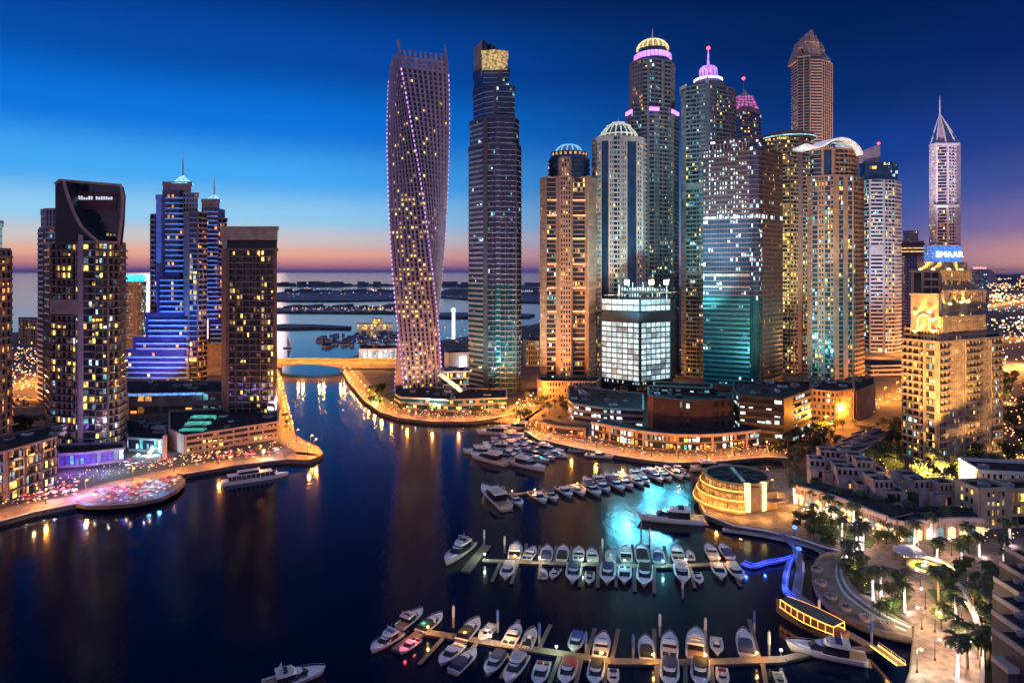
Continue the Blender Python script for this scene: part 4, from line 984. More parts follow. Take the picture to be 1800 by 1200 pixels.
volume(T, pv([(1586, 960), (1600, 950), (1624, 955)]), 2, ZA(424, 950), [[(1, 'w', .1)], [(1, 'w', .15, 'coolmix')]], 4, dict(wall=mauve, glass=glass_violet))
volume(T, pv([(1588, 962), (1598, 953), (1614, 957)]), ZA(424, 950), ZA(406, 950), [[(1, 'h', .1)], [(1, 'h', .1)]], 4, dict(wall=mauve, glass=glass_violet)); T.finish(20)
T = Tower('office_block', XY(1720, 1500), 'far blue banded office block at the right with pink lit roof', 'tower')
volume(T, pv([(1706, 1510), (1722, 1500), (1736, 1505)]), 2, ZA(474, 1500), [[(1, 'h', .3, 'cool')], [(1, 'h', .3, 'cool')]], 5, dict(wall=mauve, glass=glass_blue, bay=6))
T.part('roof_light').prism([p.to_2d() for p in pv([(1710, 1512), (1722, 1502), (1734, 1506), (1730, 1530), (1714, 1530)])], ZA(474, 1500), ZA(469, 1500), glow('pink_roof', (1, .55, .55), .9)); T.finish(10)
# far sail-shaped hotel silhouette
T = Tower('sail_building', XY(1748, 5200), 'distant curved sail shaped building silhouette on the right horizon', 'building')
Y = 5000
flat_panel(T, 'wall', [(1742, 503), (1742, 474), (1748, 480), (1752, 488), (1754, 496), (1754, 503)], Y, 60, mauve)
T.finish()
# ---- sand coloured stepped tower
Y = 300
T = Tower('stepped_tower', XY(1670, Y), 'sand coloured stepped tower, gold floodlit on its upper terraces', 'tower')
st = dict(wall=sand, band=sand, glass=glass_dark, p=.16, pal='mix', bay=2.5, rail=pale)
V = [(1588, 316), (1648, 300), (1758, 324)]
st['rail'] = sand; st['p'] = .2; st['bay'] = 2.3
sp = [[(1.1, 'b', .25), (1, 'b', .2), (.25, 's'), (.9, 'g', .35), (.2, 's')], [(.9, 'b', .2), (.15, 's'), (1.5, 'w', .1), (.15, 's'), (1.5, 'b', .4, 'warm'), (.15, 's'), (1, 'w', .1), (.15, 's'), (1.2, 'b', .3)]]
volume(T, pv(V), 2, ZA(604, Y), sp, 3.3, st, back=24, cap=1.1)
volume(T, pv([(1592, 318), (1648, 303), (1732, 321)]), ZA(604, Y), ZA(585, Y), [[(1, 'b', .1), (1, 'w', .1)], [(1, 's'), (4, 'w', .06)]], 3.3, st, back=20)
volume(T, pv([(1640, 306), (1655, 303), (1731, 320)]), ZA(585, Y), ZA(562, Y), [[(1, 's')], [(1, 's'), (4, 'w', .04)]], 3.3, st, back=18)
volume(T, pv([(1601, 310), (1647, 304), (1652, 306)]), ZA(585, Y), ZA(521, Y), [[(.4, 's'), (1, 'n'), (.4, 's')], [(1, 's')]], 3.3, dict(st, glass=sand), back=16, glassname='arch_bay')
volume(T, pv([(1655, 309), (1700, 318), (1731, 324)]), ZA(562, Y), ZA(516, Y), [[(1, 's'), (1.5, 'w', .02), (1, 's')], [(1, 'w', .3, 'warm')]], 3.3, dict(st, glass=glass_dark), back=14)
volume(T, pv([(1601, 318), (1654, 312), (1707, 322)]), ZA(521, Y), ZA(479, Y), [[(.4, 's'), (1, 'n'), (.3, 's'), (2, 'b', .05), (.3, 's')], [(.4, 's'), (3, 'w', .6, 'warm'), (.4, 's')]], 3.3, st, back=14)
volume(T, pv([(1614, 322), (1656, 316), (1698, 326)]), ZA(479, Y), ZA(464, Y), [[(1, 's')], [(1, 's')]], 3.3, st, back=8)
# arch panel on the upper left face
fr, ln = frame(XY(1601, 310), XY(1647, 304))
gl = glow('gold_uplight', (1, .72, .22), 4, evar=.2)
ar = []
for i in range(9): a = math.pi * i / 8; ar.append((ln * .5 + 2.4 * math.cos(a), ZA(582 - 10, Y) * 0 + ZA(566, Y) + 3.0 * math.sin(a)))
ar = [(ln * .5 + 2.4, ZA(582, Y))] + ar + [(ln * .5 - 2.4, ZA(582, Y))]
T.part('arch').tube([fr[0] + fr[1] * x + fr[2] * 1.0 + Vector((0, 0, z)) for x, z in ar], .35, glow('arch_gold', (1, .78, .3), 2.2, evar=.2), 5)
ups = [(1609, 552, 308), (1633, 550, 304), (1608, 584, 309), (1640, 584, 304), (1664, 560, 308), (1692, 558, 315), (1670, 536, 309), (1690, 533, 314), (1701, 532, 317), (1618, 476, 320), (1640, 476, 316), (1668, 476, 317), (1690, 477, 322), (1640, 564, 304)]
for px, py, yy in ups:
    p = XY(px, yy - 1.0); z = ZA(py, yy)
    T.part('uplight').lathe((p.x, p.y, 0), [(.2, z), (.9, z + .6), (.6, z + 1.2), (.05, z + 1.3)], gl, 8)
    l = spot((p.x, p.y - .9, z - .2), (p.x, p.y + 1.2, z + 9), (1, .58, .14), 16000, 130, T.root, .9, .2)
spot(XY(1640, 250) + Vector((0, 0, 6)), XY(1660, Y) + Vector((0, 0, 45)), (1, .54, .17), 900000, 100, T.root)
spot(XY(1740, 255) + Vector((0, 0, 6)), XY(1715, Y) + Vector((0, 0, 45)), (1, .52, .16), 900000, 100, T.root)
T.finish()

# ------------------------------------------------------------------ podiums and low buildings
def block(name, lab, pts, y_top, specs, st, fh=4, back=25, lim=60, cat='building', z=2, cap=1, **k):
    V = pv(pts); Y = min(p[1] for p in pts); T = Tower(name, XY(pts[len(pts) // 2][0], Y), lab, cat)
    q_ = volume(T, V, z, ZA(y_top, Y), specs, fh, st, back=back, cap=cap, **k)
    if len(specs) < 4 and back > 12: clutter(T, q_, ZA(y_top, Y), 14, int(pts[0][0]))
    return T
carp = dict(wall=dkbrown, band=dkbrown, glass=mat('garage_dark', (.02, .02, .025), .9), p=.3, pal='white', bay=4)
T = block('brown_podium', 'dark red-brown windowless podium block in front of the glass tower', [(1140, 356), (1150, 348), (1215, 338), (1288, 343)], 707, [[(1, 's')], [(2, 's'), (1, 'w', .1, 'cool')], [(1, 's'), (1, 'w', .08, 'warm')]], dict(carp, wall=mat('oxblood_cladding', (.06, .028, .022), .8)), 5)
volume(T, pv([(1150, 366), (1250, 358)]), ZA(707, 338), ZA(692, 348), [[(1, 'h', .5, 'cool')]], 4, dict(carp), back=14); T.finish(40)
T = block('car_park', 'black open-sided car park podium with white lit decks', [(1290, 352), (1300, 336), (1376, 326), (1424, 352)], 704, [[(1, 'h', .5)], [(1, 'h', .45)], [(1, 's'), (2, 'h', .2)]], dict(carp, wall=black, band=black), 3.6); T.finish(90)
T = block('podium', 'teal lit podium at the foot of the winged tower', [(1421, 396), (1428, 382), (1468, 376), (1500, 384)], 690, [[(1, 'w', .5, 'cool')], [(1, 'w', .55, 'cool')], [(1, 'w', .3, 'orange')]], dict(wall=peach, glass=glass_teal, bay=3.4), 4, z=2); T.finish(60)
T = block('brown_annex', 'orange floodlit brown annex with dark hipped roof by the road', [(1500, 398), (1504, 386), (1537, 410)], 690, [[(1, 's')], [(1, 's')]], dict(wall=mat('terracotta_render', (.36, .18, .11), .8), glass=rose), 5, back=30)
spot(XY(1540, 370) + Vector((0, 0, 1)), XY(1515, 392) + Vector((0, 0, 12)), (1, .5, .2), 60000, 120, T.root); T.finish(10)
T = block('garage_podium', 'grey roofed podium with rows of lit open decks below the white tower', [(1000, 395), (1008, 384), (1060, 372), (1130, 366)], 723, [[(1, 'h', .2)], [(1, 'h', .3)], [(1, 'h', .4)]], dict(carp, wall=grey, band=grey), 3.6, back=50)
T.finish(60)
T = block('tower_podium', 'arched stone podium with orange lights at the foot of the peach tower', [(945, 460), (955, 448), (1048, 448), (1054, 460)], 672, [[(1, 'w', .35, 'orange')], [(1, 'w', .4, 'orange')], [(1, 'w', .35, 'orange')]], dict(wall=peach, glass=glass_dark, bay=3), 4, back=10); T.finish(60)
T = block('podium', 'long glazed podium under the twisted tower and the slim dark tower', [(695, 432), (705, 420), (790, 412), (890, 418)], 704, [[(1, 'h', .2)], [(1, 'h', .35, 'mix')], [(1, 'h', .3, 'mix')]], dict(wall=concrete, band=concrete, glass=glass_teal, bay=4), 4, back=30)
T.finish(70)
T = block('sloped_canopy_building', 'low building with bright sloping canopy right of the twisted tower', [(775, 462), (780, 455), (825, 458)], 655, [[(1, 'g', .3)], [(1, 'g', .4, 'coolmix')]], dict(wall=pale, glass=glass_dark), 5, back=14)
T.part('canopy').hexa([tuple(x) for x in (XY(772, 448) + Vector((0, 0, 19)), XY(818, 440) + Vector((0, 0, 6)), XY(822, 448) + Vector((0, 0, 6)), XY(776, 456) + Vector((0, 0, 19)), XY(772, 448) + Vector((0, 0, 20)), XY(818, 440) + Vector((0, 0, 7)), XY(822, 448) + Vector((0, 0, 7)), XY(776, 456) + Vector((0, 0, 20)))], glow('canopy_glow', (1, .8, .5), 1.2)); T.finish(20)
T = block('screen_building', 'low building carrying a bright white screen between the two slender towers', [(782, 600), (790, 592), (830, 600)], 622, [[(1, 's')], [(1, 's')]], dict(wall=pale, glass=pale), 5, back=20)
T.part('screen').cube(XY(808, 590).x, XY(820, 590).x, 589, 590.4, ZA(645, 592), ZA(626, 592), glow('screen_white', (1, .95, 1), 3.0, evar=.5)); T.finish(10)
T = block('event_hall', 'long white hall with vertical light fins beyond the bridge', [(632, 650), (638, 640), (700, 648)], 615, [[(1, 'v', 1, 'white')], [(1, 'v', 1, 'white')]], dict(wall=white, band=white, glass=glow('hall_glow', (.75, .8, 1), .7), bay=5), 12, back=30); T.finish(30)
T = block('warehouse', 'long grey flat hall behind the slim dark tower at the shore', [(920, 620), (925, 612), (948, 612)], 600, [[(1, 's')], [(1, 'w', .3, 'cool')]], dict(wall=grey, glass=glass_dark), 5); T.finish(8)
# retail crescent along the right quay
def crescent(name, lab, px, ztop, depth, st, spec, fh, lim=100, cat='building', roof=roofm, extra=None):
    V = [G(x, y, 2.0) for x, y in px]; T = Tower(name, V[len(V) // 2], lab, cat)
    A = [v.to_2d() for v in V]; B = []
    for i, p in enumerate(V):
        d = V[min(i + 1, len(V) - 1)] - V[max(i - 1, 0)]; d.normalize(); B.append((p + Vector((-d.y, d.x, 0)) * depth).to_2d())
    for i in range(len(V) - 1):
        T.part('glass_body').prism([A[i], A[i + 1], B[i + 1], B[i]], 2, ztop, st['glass'], roof)
        facade(T, A[i], A[i + 1], 2, ztop, spec[i % len(spec)], fh, st)
        fr, ln = frame(A[i], A[i + 1]); T.part('parapet').box(fr, 0, ln, -.4, .9, ztop - .4, ztop + 1.0, st['wall'])
    if extra: extra(T, V)
    return T
T = crescent('retail_crescent', 'low curved row of lit shops and restaurants along the right-hand quay', smoothpx([(1040, 768), (1090, 779), (1150, 789), (1210, 793), (1270, 791), (1330, 784), (1390, 776)], 3), 9.5, 12,
    dict(wall=rose, band=brown, glass=glass_dark, p=.6, pal='white', bay=3.2), [[(1, 'g', .75, 'white')], [(1, 'g', .5, 'orange')], [(.2, 's'), (1, 'g', .6, 'coolmix')]], 3.7); T.finish()
T = crescent('restaurant_row', 'small orange lit restaurant terraces beside the clustered yachts', smoothpx([(940, 752), (975, 763), (1030, 768)], 2), 6, 10, dict(wall=brown, band=brown, glass=glass_dark, p=.8, pal='orange', bay=2.6), [[(1, 'g', .8, 'orange')]], 4); T.finish(30)
# curved arcade below the villas
def arc_extra(T, V):
    m = glow('arcade_warm', (1, .62, .3), 1.7, evar=.5)
    for i in range(len(V) - 1):
        fr, ln = frame(V[i], V[i + 1]); n = max(1, round(ln / 4.6)); b = ln / n
        for j in range(n):
            cx = (j + .5) * b; bb = MB(); bb.box(fr, cx - b * .3, cx + b * .3, .5, .62, 2.1, 4.6, m if (i + j) % 3 else PAL['cool'][2])
            bb.add([fr[0] + fr[1] * (cx + 1.3 * math.cos(q)) + fr[2] * .62 + Vector((0, 0, 4.6 + 1.3 * math.sin(q))) for q in [math.pi * r_ / 6 for r_ in range(7)]], [tuple(range(7))], m if (i + j) % 3 else PAL['cool'][2]); bb.build('lit_arch', T.root)
pinkst = mat('pink_stone', (.48, .36, .33), .8)
T = crescent('arcade_building', 'long curved pink stone arcade with lit arches facing the palm promenade', smoothpx([(1396, 882), (1415, 889), (1467, 905), (1500, 918), (1530, 932), (1560, 944)], 3), 8.2, 13, dict(wall=pinkst, band=pinkst, glass=mat('pink_stone_inner', (.44, .33, .3), .8), p=0, bay=4.6), [[(.12, 's'), (1, 'n'), (.12, 's'), (1, 'n')]], 6, extra=arc_extra); T.finish()
T = crescent('arcade_building', 'right-hand pink stone arcade wing with lit shopfronts behind the round fountain', smoothpx([(1562, 944), (1590, 951), (1640, 946), (1700, 944), (1730, 946)], 3), 7.7, 13, dict(wall=pinkst, band=pinkst, glass=mat('pink_stone_inner', (.44, .33, .3), .8), p=0, bay=4.6), [[(.12, 's'), (1, 'n'), (.12, 's'), (1, 'n')]], 6, extra=arc_extra); T.finish()
# villas in terraces
vst = dict(wall=pinkst, band=pinkst, glass=glass_dark, p=.28, pal='warm', bay=2.8)
vroof = mat('villa_roof', (.03, .027, .03), .95, var=.6, scale=.5, spec=.1)
vl = [(1447, 845), (1474, 852), (1502, 862), (1532, 874), (1568, 886), (1600, 876), (1636, 886), (1668, 892), (1470, 828), (1500, 836), (1534, 848)]
for i, (px, py) in enumerate(vl):
    c = G(px, py, 5); a = R(-16 + i * 3 if i < 8 else -12); u = Vector((math.cos(a), math.sin(a), 0)); n = Vector((u.y, -u.x, 0)); wd = 9.5 + (i % 3)
    T = Tower('villa', (c.x, c.y, 2), '%s flat-roofed pink terrace villa from the left, %s' % (nth(i if i < 8 else i - 8), 'front row above the arcade' if i < 8 else 'back row'), 'villa', 'terrace villas above the arcade')
    def bx(x0, x1, y0, y1, z0, z1, sp, rf=vroof):
        P = [c + u * x0 - n * y0, c + u * x1 - n * y0, c + u * x1 - n * y1, c + u * x0 - n * y1]
        T.part('wall').prism([p.to_2d() for p in P], z0, z1, pinkst, rf)
        for q in range(4):
            fr, ln = frame(P[q], P[(q + 1) % 4]); T.part('parapet').box(fr, -.2, ln + .2, -.25, .2, z1 - .1, z1 + .7, pinkst)
        fr, ln = frame(P[0], P[1]); T.part('glass_body').box(fr, .3, ln - .3, 0, .05, z0 + .2, z1 - .3, glass_dark); facade(T, P[0] + n * .05, P[1] + n * .05, z0, z1 - .2, sp, 3.3, vst)
    bx(-wd / 2, wd / 2, 0, 9, 2, 9.0, [(.6, 's'), (1, 'b', .3), (.5, 's')])
    bx(-wd / 2 + (i % 2) * 3.5, wd / 2 - 3.5 + (i % 2) * 3.2, 2.5, 9, 9, 12.4, [(1, 'w', .1)])
    T.part('roof_unit').cube(c.x - 1.2, c.x + .6, c.y + 6, c.y + 7.6, 12.4 if i % 2 else 12.4, 13.6, grey)
    T.finish(12)
# flat-roofed sheds/parking roofs beyond villas
for i, (px, py, wd, dp) in enumerate([(1470, 805, 30, 12), (1492, 790, 26, 11), (1512, 776, 24, 11), (1532, 763, 22, 10)]):
    c = G(px, py, 7); a = R(38); u = Vector((math.cos(a), math.sin(a), 0)); n = Vector((u.y, -u.x, 0))
    T = Tower('terrace_block', (c.x, c.y, 2), '%s dark flat-roofed terrace block from the villas toward the orange road' % nth(i), 'building', 'dark terrace blocks')
    P = [c - u * wd / 2 + n * dp / 2, c + u * wd / 2 + n * dp / 2, c + u * wd / 2 - n * dp / 2, c - u * wd / 2 - n * dp / 2]
    T.part('wall').prism([p.to_2d() for p in P], 2, 7.5, rose, vroof)
    for q in range(4): fr, ln = frame(P[q], P[(q + 1) % 4]); T.part('parapet').box(fr, -.2, ln + .2, -.3, .2, 7.4, 8.2, concrete)
    for k_ in range(5): 
        q = c + u * (-wd / 2 + 3 + k_ * wd / 5.5); T.part('roof_unit').cube(q.x - 1, q.x + 1, q.y - 1, q.y + 1, 7.5, 9 + (k_ % 2) * .6, grey)
    fr, ln = frame(P[0], P[1]); facade(T, P[0], P[1], 2, 7.4, [(1, 'w', .2, 'orange')], 3.2, vst); T.finish(12)
# right-hand pale buildings
def rblock(name, lab, px, py, wd, dp, rot, h, spec, roof=roofm, wall=beige, fh=3.6):
    c = G(px, py, 2); a = R(rot); u = Vector((math.cos(a), math.sin(a), 0)); n = Vector((u.y, -u.x, 0))
    T = Tower(name, (c.x, c.y, 2), lab, 'building')
    P = [c, c + u * wd, c + u * wd - n * dp, c - n * dp]
    s_ = dict(wall=wall, band=wall, glass=glass_dark, p=.4, pal='warm', bay=3)
    T.part('glass_body').prism([p.to_2d() for p in P], 2, 2 + h, glass_dark, roof)
    for q in (0, 1, 3): facade(T, P[q], P[(q + 1) % 4], 2, 2 + h, spec, fh, s_)
    for q in range(4): fr, ln = frame(P[q], P[(q + 1) % 4]); T.part('parapet').box(fr, -.2, ln + .2, -.4, .6, 2 + h - .3, 2 + h + 1, wall)
    T.part('roof_unit').cube(P[0].x + 3, P[0].x + 6, P[0].y + 3, P[0].y + 5.5, 2 + h, 3.6 + h, grey)
    T.finish(40); return T
rblock('corner_building', 'square sand corner building with tall lit windows at the end of the arcade', 1722, 930, 12, 10, 8, 13, [(.3, 's'), (1, 'w', .6), (.3, 's')])
rblock('apartment_block', 'long flat grey-roofed building at the right edge behind the corner building', 1722, 885, 34, 16, -12, 12, [(1, 'w', .35)], wall=pale)
rblock('apartment_block', 'warm lit low building cut by the right edge of the picture', 1765, 925, 24, 10, 5, 12, [(1, 'b', .7)], wall=sand)
# dark stepped terraces at the lower right edge
tcol = mat('terrace_parapet', (.07, .06, .06), .85)
for i, (px, py, zt) in enumerate([(1806, 985, 13), (1800, 1015, 14), (1792, 1045, 15), (1794, 1078, 16), (1796, 1112, 17), (1800, 1148, 18)]):
    c = G(px, py + 4, zt); T = Tower('terrace_house', (c.x, c.y, 2), '%s dark roof terrace from the top in the stepped lower right block' % nth(i), 'building', 'stepped terraces at the lower right')
    T.part('wall').cube(c.x, c.x + 30, c.y, c.y + 8.2, 2, zt, tcol); T.part('roof_deck').cube(c.x + .3, c.x + 29.6, c.y + .3, c.y + 8.0, zt, zt + .06, roofm)
    for a in ((0, 30, 0, .35), (0, .35, .35, 8.2)): T.part('parapet').cube(c.x + a[0] - .1, c.x + a[1], c.y + a[2] - .1, c.y + a[3], zt, zt + 1.1, mat('terrace_rail', (.26, .22, .22), .7))
    T.part('pergola').cube(c.x - 2.2, c.x - .12, c.y + 1, c.y + 5, 2, zt - 4, tcol); T.part('pergola').cube(c.x - 2.4, c.x - .12, c.y + .8, c.y + 5.2, zt - 3.9, zt - 3.0, pinkst)
    for k_ in range(3): T.part('planter').cube(c.x + 4 + k_ * 2.5, c.x + 5.5 + k_ * 2.5, c.y + 6, c.y + 7.2, zt + .07, zt + .9, grey)
    T.finish()
# ---- left podiums
T = block('parking_podium', 'long parking podium with yellow lit decks under the brown slab tower', [(298, 330), (325, 316), (488, 346)], 768, [[(1, 's')], [(.1, 's'), (1, 'h', .75, 'warm')] * 6 + [(.1, 's')]], dict(wall=rose, band=rose, glass=mat('garage_dark', (.02, .02, .025)), bay=3, pal='warm'), 3.2, back=42)
zt = ZA(768, 316)
tg = glow('pool_teal', (.1, .8, .6), .55, evar=.5)
for k_ in range(5):
    a_ = XY(318 + k_ * 5, 328 + k_ * 6); T.part('pool_terrace').cube(a_.x - 1, a_.x + 11, a_.y, a_.y + 4.2, zt, zt + .5 + k_ * .35, tg if k_ % 2 == 0 else glass_dark)
T.finish(100)
T = block('balcony_podium', 'violet grey podium with white framed balconies at the left edge', [(-70, 236), (8, 250), (98, 272)], 815, [[(.15, 's'), (1, 'b', .2), (.15, 's'), (1, 'b', .2), (.15, 's')], [(.16, 's'), (1, 'b', .4), (.16, 's'), (1, 'b', .3), (.16, 's'), (1, 'b', .3), (.16, 's')]], dict(wall=mat('podium_taupe', (.17, .13, .125), .8), band=mat('podium_taupe', (.17, .13, .125)), rail=glass_dark, glass=glass_dark, bay=3), 4.1, back=22); T.finish(60)
T = block('violet_podium', 'violet lit glass podium at the foot of the dark raked tower', [(98, 300), (104, 294), (150, 296), (218, 304)], 800, [[(1, 's')], [(1, 'g', .3, 'cool')], [(1, 'g', .3, 'cool')]], dict(wall=mauve, glass=mat('violet_media', (.10, .05, .3), .4, emit=(.2, .12, 1), es=.22, evar=.8)), 4, back=10); T.finish(30)
for px, c_ in ((120, (.4, .15, 1)), (165, (.3, .2, 1)), (195, (.5, .9, 1))): p = XY(px, 286); point_light((p.x, p.y, 8), c_, 4500, T.root, .5)
T = block('hotel_podium', 'low hotel podium with blue roof edge and orange lit loggia', [(222, 400), (228, 392), (395, 398)], 694, [[(1, 's')], [(2, 'h', .2, 'orange'), (.2, 's'), (2, 'h', .3, 'orange'), (.2, 's'), (2, 'h', .2, 'cool')]], dict(wall=rose, band=rose, glass=brown, bay=4), 6, back=40)
fr, ln = frame(XY(228, 390), XY(360, 394)); T.part('roof_light').box(fr, 0, ln, 1.2, 1.6, ZA(694, 392), ZA(690, 392), glow('roof_blue', (.2, .45, 1), .9)); T.finish(50)
T = block('pool_pavilion', 'dark glass pavilion with round white lights behind the left promenade', [(222, 330), (226, 322), (290, 318)], 775, [[(1, 'g', .2, 'cool')], [(1, 'g', .45, 'cool')]], dict(wall=grey, glass=glass_dark, bay=3), 4, back=30)
for px, py in ((243, 800), (264, 794), (268, 788)): p = XY(px, 315); T.part('globe_light').lathe((p.x, p.y, 0), [(.1, ZA(py, 315) - 1), (1.0, ZA(py, 315)), (.1, ZA(py, 315) + 1)], glow('globe_white', (.6, .9, 1), 9, evar=0), 10); point_light((p.x, p.y - 1.5, ZA(py, 315)), (.5, .85, 1), 5000, T.root, .6)
T.finish(30)
T = block('stone_wall', 'low long wall beside the lower left road, lit orange', [(20, 410), (25, 402), (90, 405)], 718, [[(1, 's')], [(1, 's')]], dict(wall=sand, glass=sand), 4, back=20, cat='wall'); T.finish()
# signal pylon on the left quay
T = Tower('pylon', G(289, 815, 2), 'plain brown advertising pylon standing on the left promenade', 'pylon'); p = G(289, 815, 2)
T.part('slab').cube(p.x - .9, p.x + .9, p.y, p.y + .8, 2.3, 15, rose); T.part('base').cube(p.x - 1.3, p.x + 1.3, p.y - .3, p.y + 1.1, 2, 2.5, concrete); T.finish()

# spots added in mid-air before the towers to give facades their lit colours
for px, Y_, z0_, zt_, col_, pw_, an_ in ((1055, 400, 40, 120, (1, .52, .2), 240000, 60), (1112, 400, 45, 130, (.35, .85, 1), 520000, 60), (1150, 470, 60, 240, (.8, .75, .9), 900000, 60), (1150, 450, 50, 110, (.4, .9, 1), 350000, 70),
        (1225, 440, 50, 150, (.45, .95, .9), 500000, 70), (1260, 430, 60, 250, (.8, .85, .9), 600000, 60), (1440, 380, 30, 70, (.3, .95, 1), 260000, 70), (1450, 370, 40, 160, (1, .7, .45), 450000, 60),
        (1548, 480, 20, 130, (.78, .8, 1), 900000, 70), (1660, 600, 60, 200, (1, .86, .95), 3600000, 60), (885, 436, 22, 90, (.1, .95, .95), 110000, 110), (860, 380, 20, 160, (.4, .55, .9), 350000, 60),
        (1385, 500, 60, 120, (1, .75, .3), 600000, 70), (280, 440, 22, 12, (1, .45, .1), 60000, 140), (1310, 420, 30, 220, (.4, .7, 1), 60000, 60)):
    spot(XY(px, Y_) + Vector((0, 0, z0_)), XY(px, Y_ + 90) + Vector((0, 0, zt_)), col_, pw_, an_)
# ------------------------------------------------------------------ bridge
Yb = 600
br = empty('road_bridge', (XY(590, Yb).x, Yb, 2), 'low orange lit road bridge spanning the canal', 'bridge')
xa, xb = XY(400, Yb).x, XY(712, Yb).x
b = MB(); n = 24
xs = [xa + (xb - xa) * i / n for i in range(n + 1)]
ca, cb = XY(493, Yb).x, XY(600, Yb).x
def under(x):
    t_ = (x - ca) / (cb - ca)
    return 3.4 + 3.0 * math.sin(math.pi * min(1, max(0, t_))) if 0 <= t_ <= 1 else 3.0
for i in range(n):
    x0, x1 = xs[i], xs[i + 1]
    b.hexa([(x0, Yb - 8, under(x0)), (x1, Yb - 8, under(x1)), (x1, Yb + 8, under(x1)), (x0, Yb + 8, under(x0)), (x0, Yb - 8, 8.6), (x1, Yb - 8, 8.6), (x1, Yb + 8, 8.6), (x0, Yb + 8, 8.6)], mat('bridge_concrete', (.42, .34, .27), .7))
b.build('deck', br)
b = MB(); b.cube(xa, xb, Yb - 8.4, Yb - 8.0, 8.0, 9.9, sand); b.cube(xa, xb, Yb + 8.0, Yb + 8.4, 8.0, 9.9, sand); b.build('parapet', br)
b = MB(); b.cube(xa, xb, Yb - 7.9, Yb + 7.9, 8.604, 8.62, asphalt); b.build('roadway', br)
b = MB(); b.cube(xa, xb, Yb - 8.7, Yb - 8.41, 7.3, 7.6, glow('bridge_strip', (1, .45, .12), 2.2, evar=.3)); b.build('light_strip', br)
for x in (cb + 1, ca - 4):
    b = MB(); b.cube(x, x + 3, Yb - 7, Yb + 7, -1, 3.2, concrete); b.build('pier', br)
for i in range(8):
    x = xa + 12 + i * (xb - xa - 20) / 7.5
    point_light((x, Yb - 13, 14), (1, .38, .08), 9000, br, .5); point_light((x, Yb, 16), (1, .38, .08), 16000, br, .5)

# ------------------------------------------------------------------ street lamps
def lamp_proto(h, col, power, gm, label):
    r = empty('street_lamp', (0, 0, 0))
    b = MB(); b.tube([(0, 0, 0), (0, 0, h)], .12, black, 6, .07); b.tube([(0, 0, h), (.9, 0, h + .2)], .05, black, 5); b.lathe((0, 0, 0), [(.3, 0), (.22, .5), (.12, .6)], black, 8); b.build('pole', r)
    b = MB(); b.lathe((.9, 0, 0), [(.02, h - .22), (.3, h - .1), (.34, h + .1), (.12, h + .26), (.02, h + .28)], gm, 10); b.build('lamp_head', r)
    if power: point_light((.9, 0, h - .5), col, power, r, .35)
    return r
OR = (1, .34, .045)
protoA = lamp_proto(6, OR, 9000, lampglow, ''); protoB = lamp_proto(10, (1, .32, .035), 62000, lampglow, ''); protoW = lamp_proto(5, (1, .60, .32), 2600, whiteglow, ''); protoF = lamp_proto(11, (1, .36, .07), 250000, lampglow, '')
def lamps(proto, px, spacing, inset, where, group, z=2.0, side=1, jit=0):
    P = [G(x, y, z) for x, y in px]; out_ = []; acc = spacing * .5
    for p, q in zip(P, P[1:]):
        d = q - p; ln = d.length; d.normalize(); nrm = Vector((-d.y, d.x, 0)) * side
        while acc < ln: out_.append((p + d * acc + nrm * inset, math.atan2(-nrm.y, -nrm.x))); acc += spacing
        acc -= ln
    out_.sort(key=lambda t_: t_[0].x / t_[0].y)
    for i, (p, a) in enumerate(out_):
        o = copy_tree(proto); o.location = p; o.rotation_euler = (0, 0, a)
        tag(o, '%s lamp from left %s' % (nth(i), where), 'street lamp', group)
    return out_
lamps(protoA, ql, 17, 6, 'on the near left promenade', 'lamps of the left promenade')
lamps(protoA, [(492, 655), (505, 710), (519, 764), (539, 776), (559, 784), (567, 795), (545, 807), (500, 806)][:5], 16, 4, 'on the canal side walk', 'lamps of the canal walk', side=-1)
lamps(protoA, [(559, 787), (564, 797), (545, 805), (520, 805)], 12, 2.5, 'round the tip of the left quay', 'lamps of the canal walk', side=-1)
lamps(protoA, qc, 18, 5, 'on the central promenade', 'lamps of the central promenade')
lamps(protoA, qr, 15, 5, 'on the right-hand quay by the shops', 'lamps of the right quay')
lamps(protoB, [(1440, 773), (1452, 767), (1520, 728), (1590, 692), (1700, 660)], 30, 2, 'along the wide orange road', 'lamps of the wide road', side=1)
lamps(protoB, [(1500, 640), (1700, 600), (1860, 592)], 45, 4, 'on the road behind the sand tower', 'lamps of the far road')
lamps(protoB, [(1180, 655), (1060, 668), (985, 690)], 22, -4, 'added as fill between the peach and white lit towers', 'fill lamps of the back street')  # hidden lamps added as orange fill low between the towers
lamps(protoB, [(-120, 700), (20, 682), (110, 655)], 26, 0, 'on the orange lit lot behind the left towers', 'lamps of the left lot')
lamps(protoB, [(230, 735), (300, 728), (390, 722)], 16, 0, 'in front of the hotel podium loggia', 'lamps of the hotel drive')
lamps(protoB, [(905, 745), (935, 728), (965, 705), (985, 690), (1060, 668)], 24, 4, 'on the street under the peach tower', 'lamps of the inner street')
lamps(protoB, [(-60, 735), (60, 712), (110, 690), (230, 650), (330, 640)], 34, 3, 'on the street behind the left towers', 'lamps of the left street')
lamps(protoF, [(1700, 545), (1860, 520)], 90, 10, 'on the far highway at the right edge', 'lamps of the highway')
lamps(protoF, [(1735, 660), (1850, 640)], 40, 10, 'beyond the park at the right edge', 'lamps of the right district')
lamps(protoW, [(1398, 900), (1467, 925), (1540, 958), (1600, 975), (1700, 965)], 12, 3, 'in front of the stone arcade', 'white lamps of the plaza', side=-1)
lamps(protoW, [(1600, 1120), (1612, 1060), (1600, 1020), (1560, 1000)], 12, 2, 'on the plaza around the fountain', 'white lamps of the plaza', side=-1)
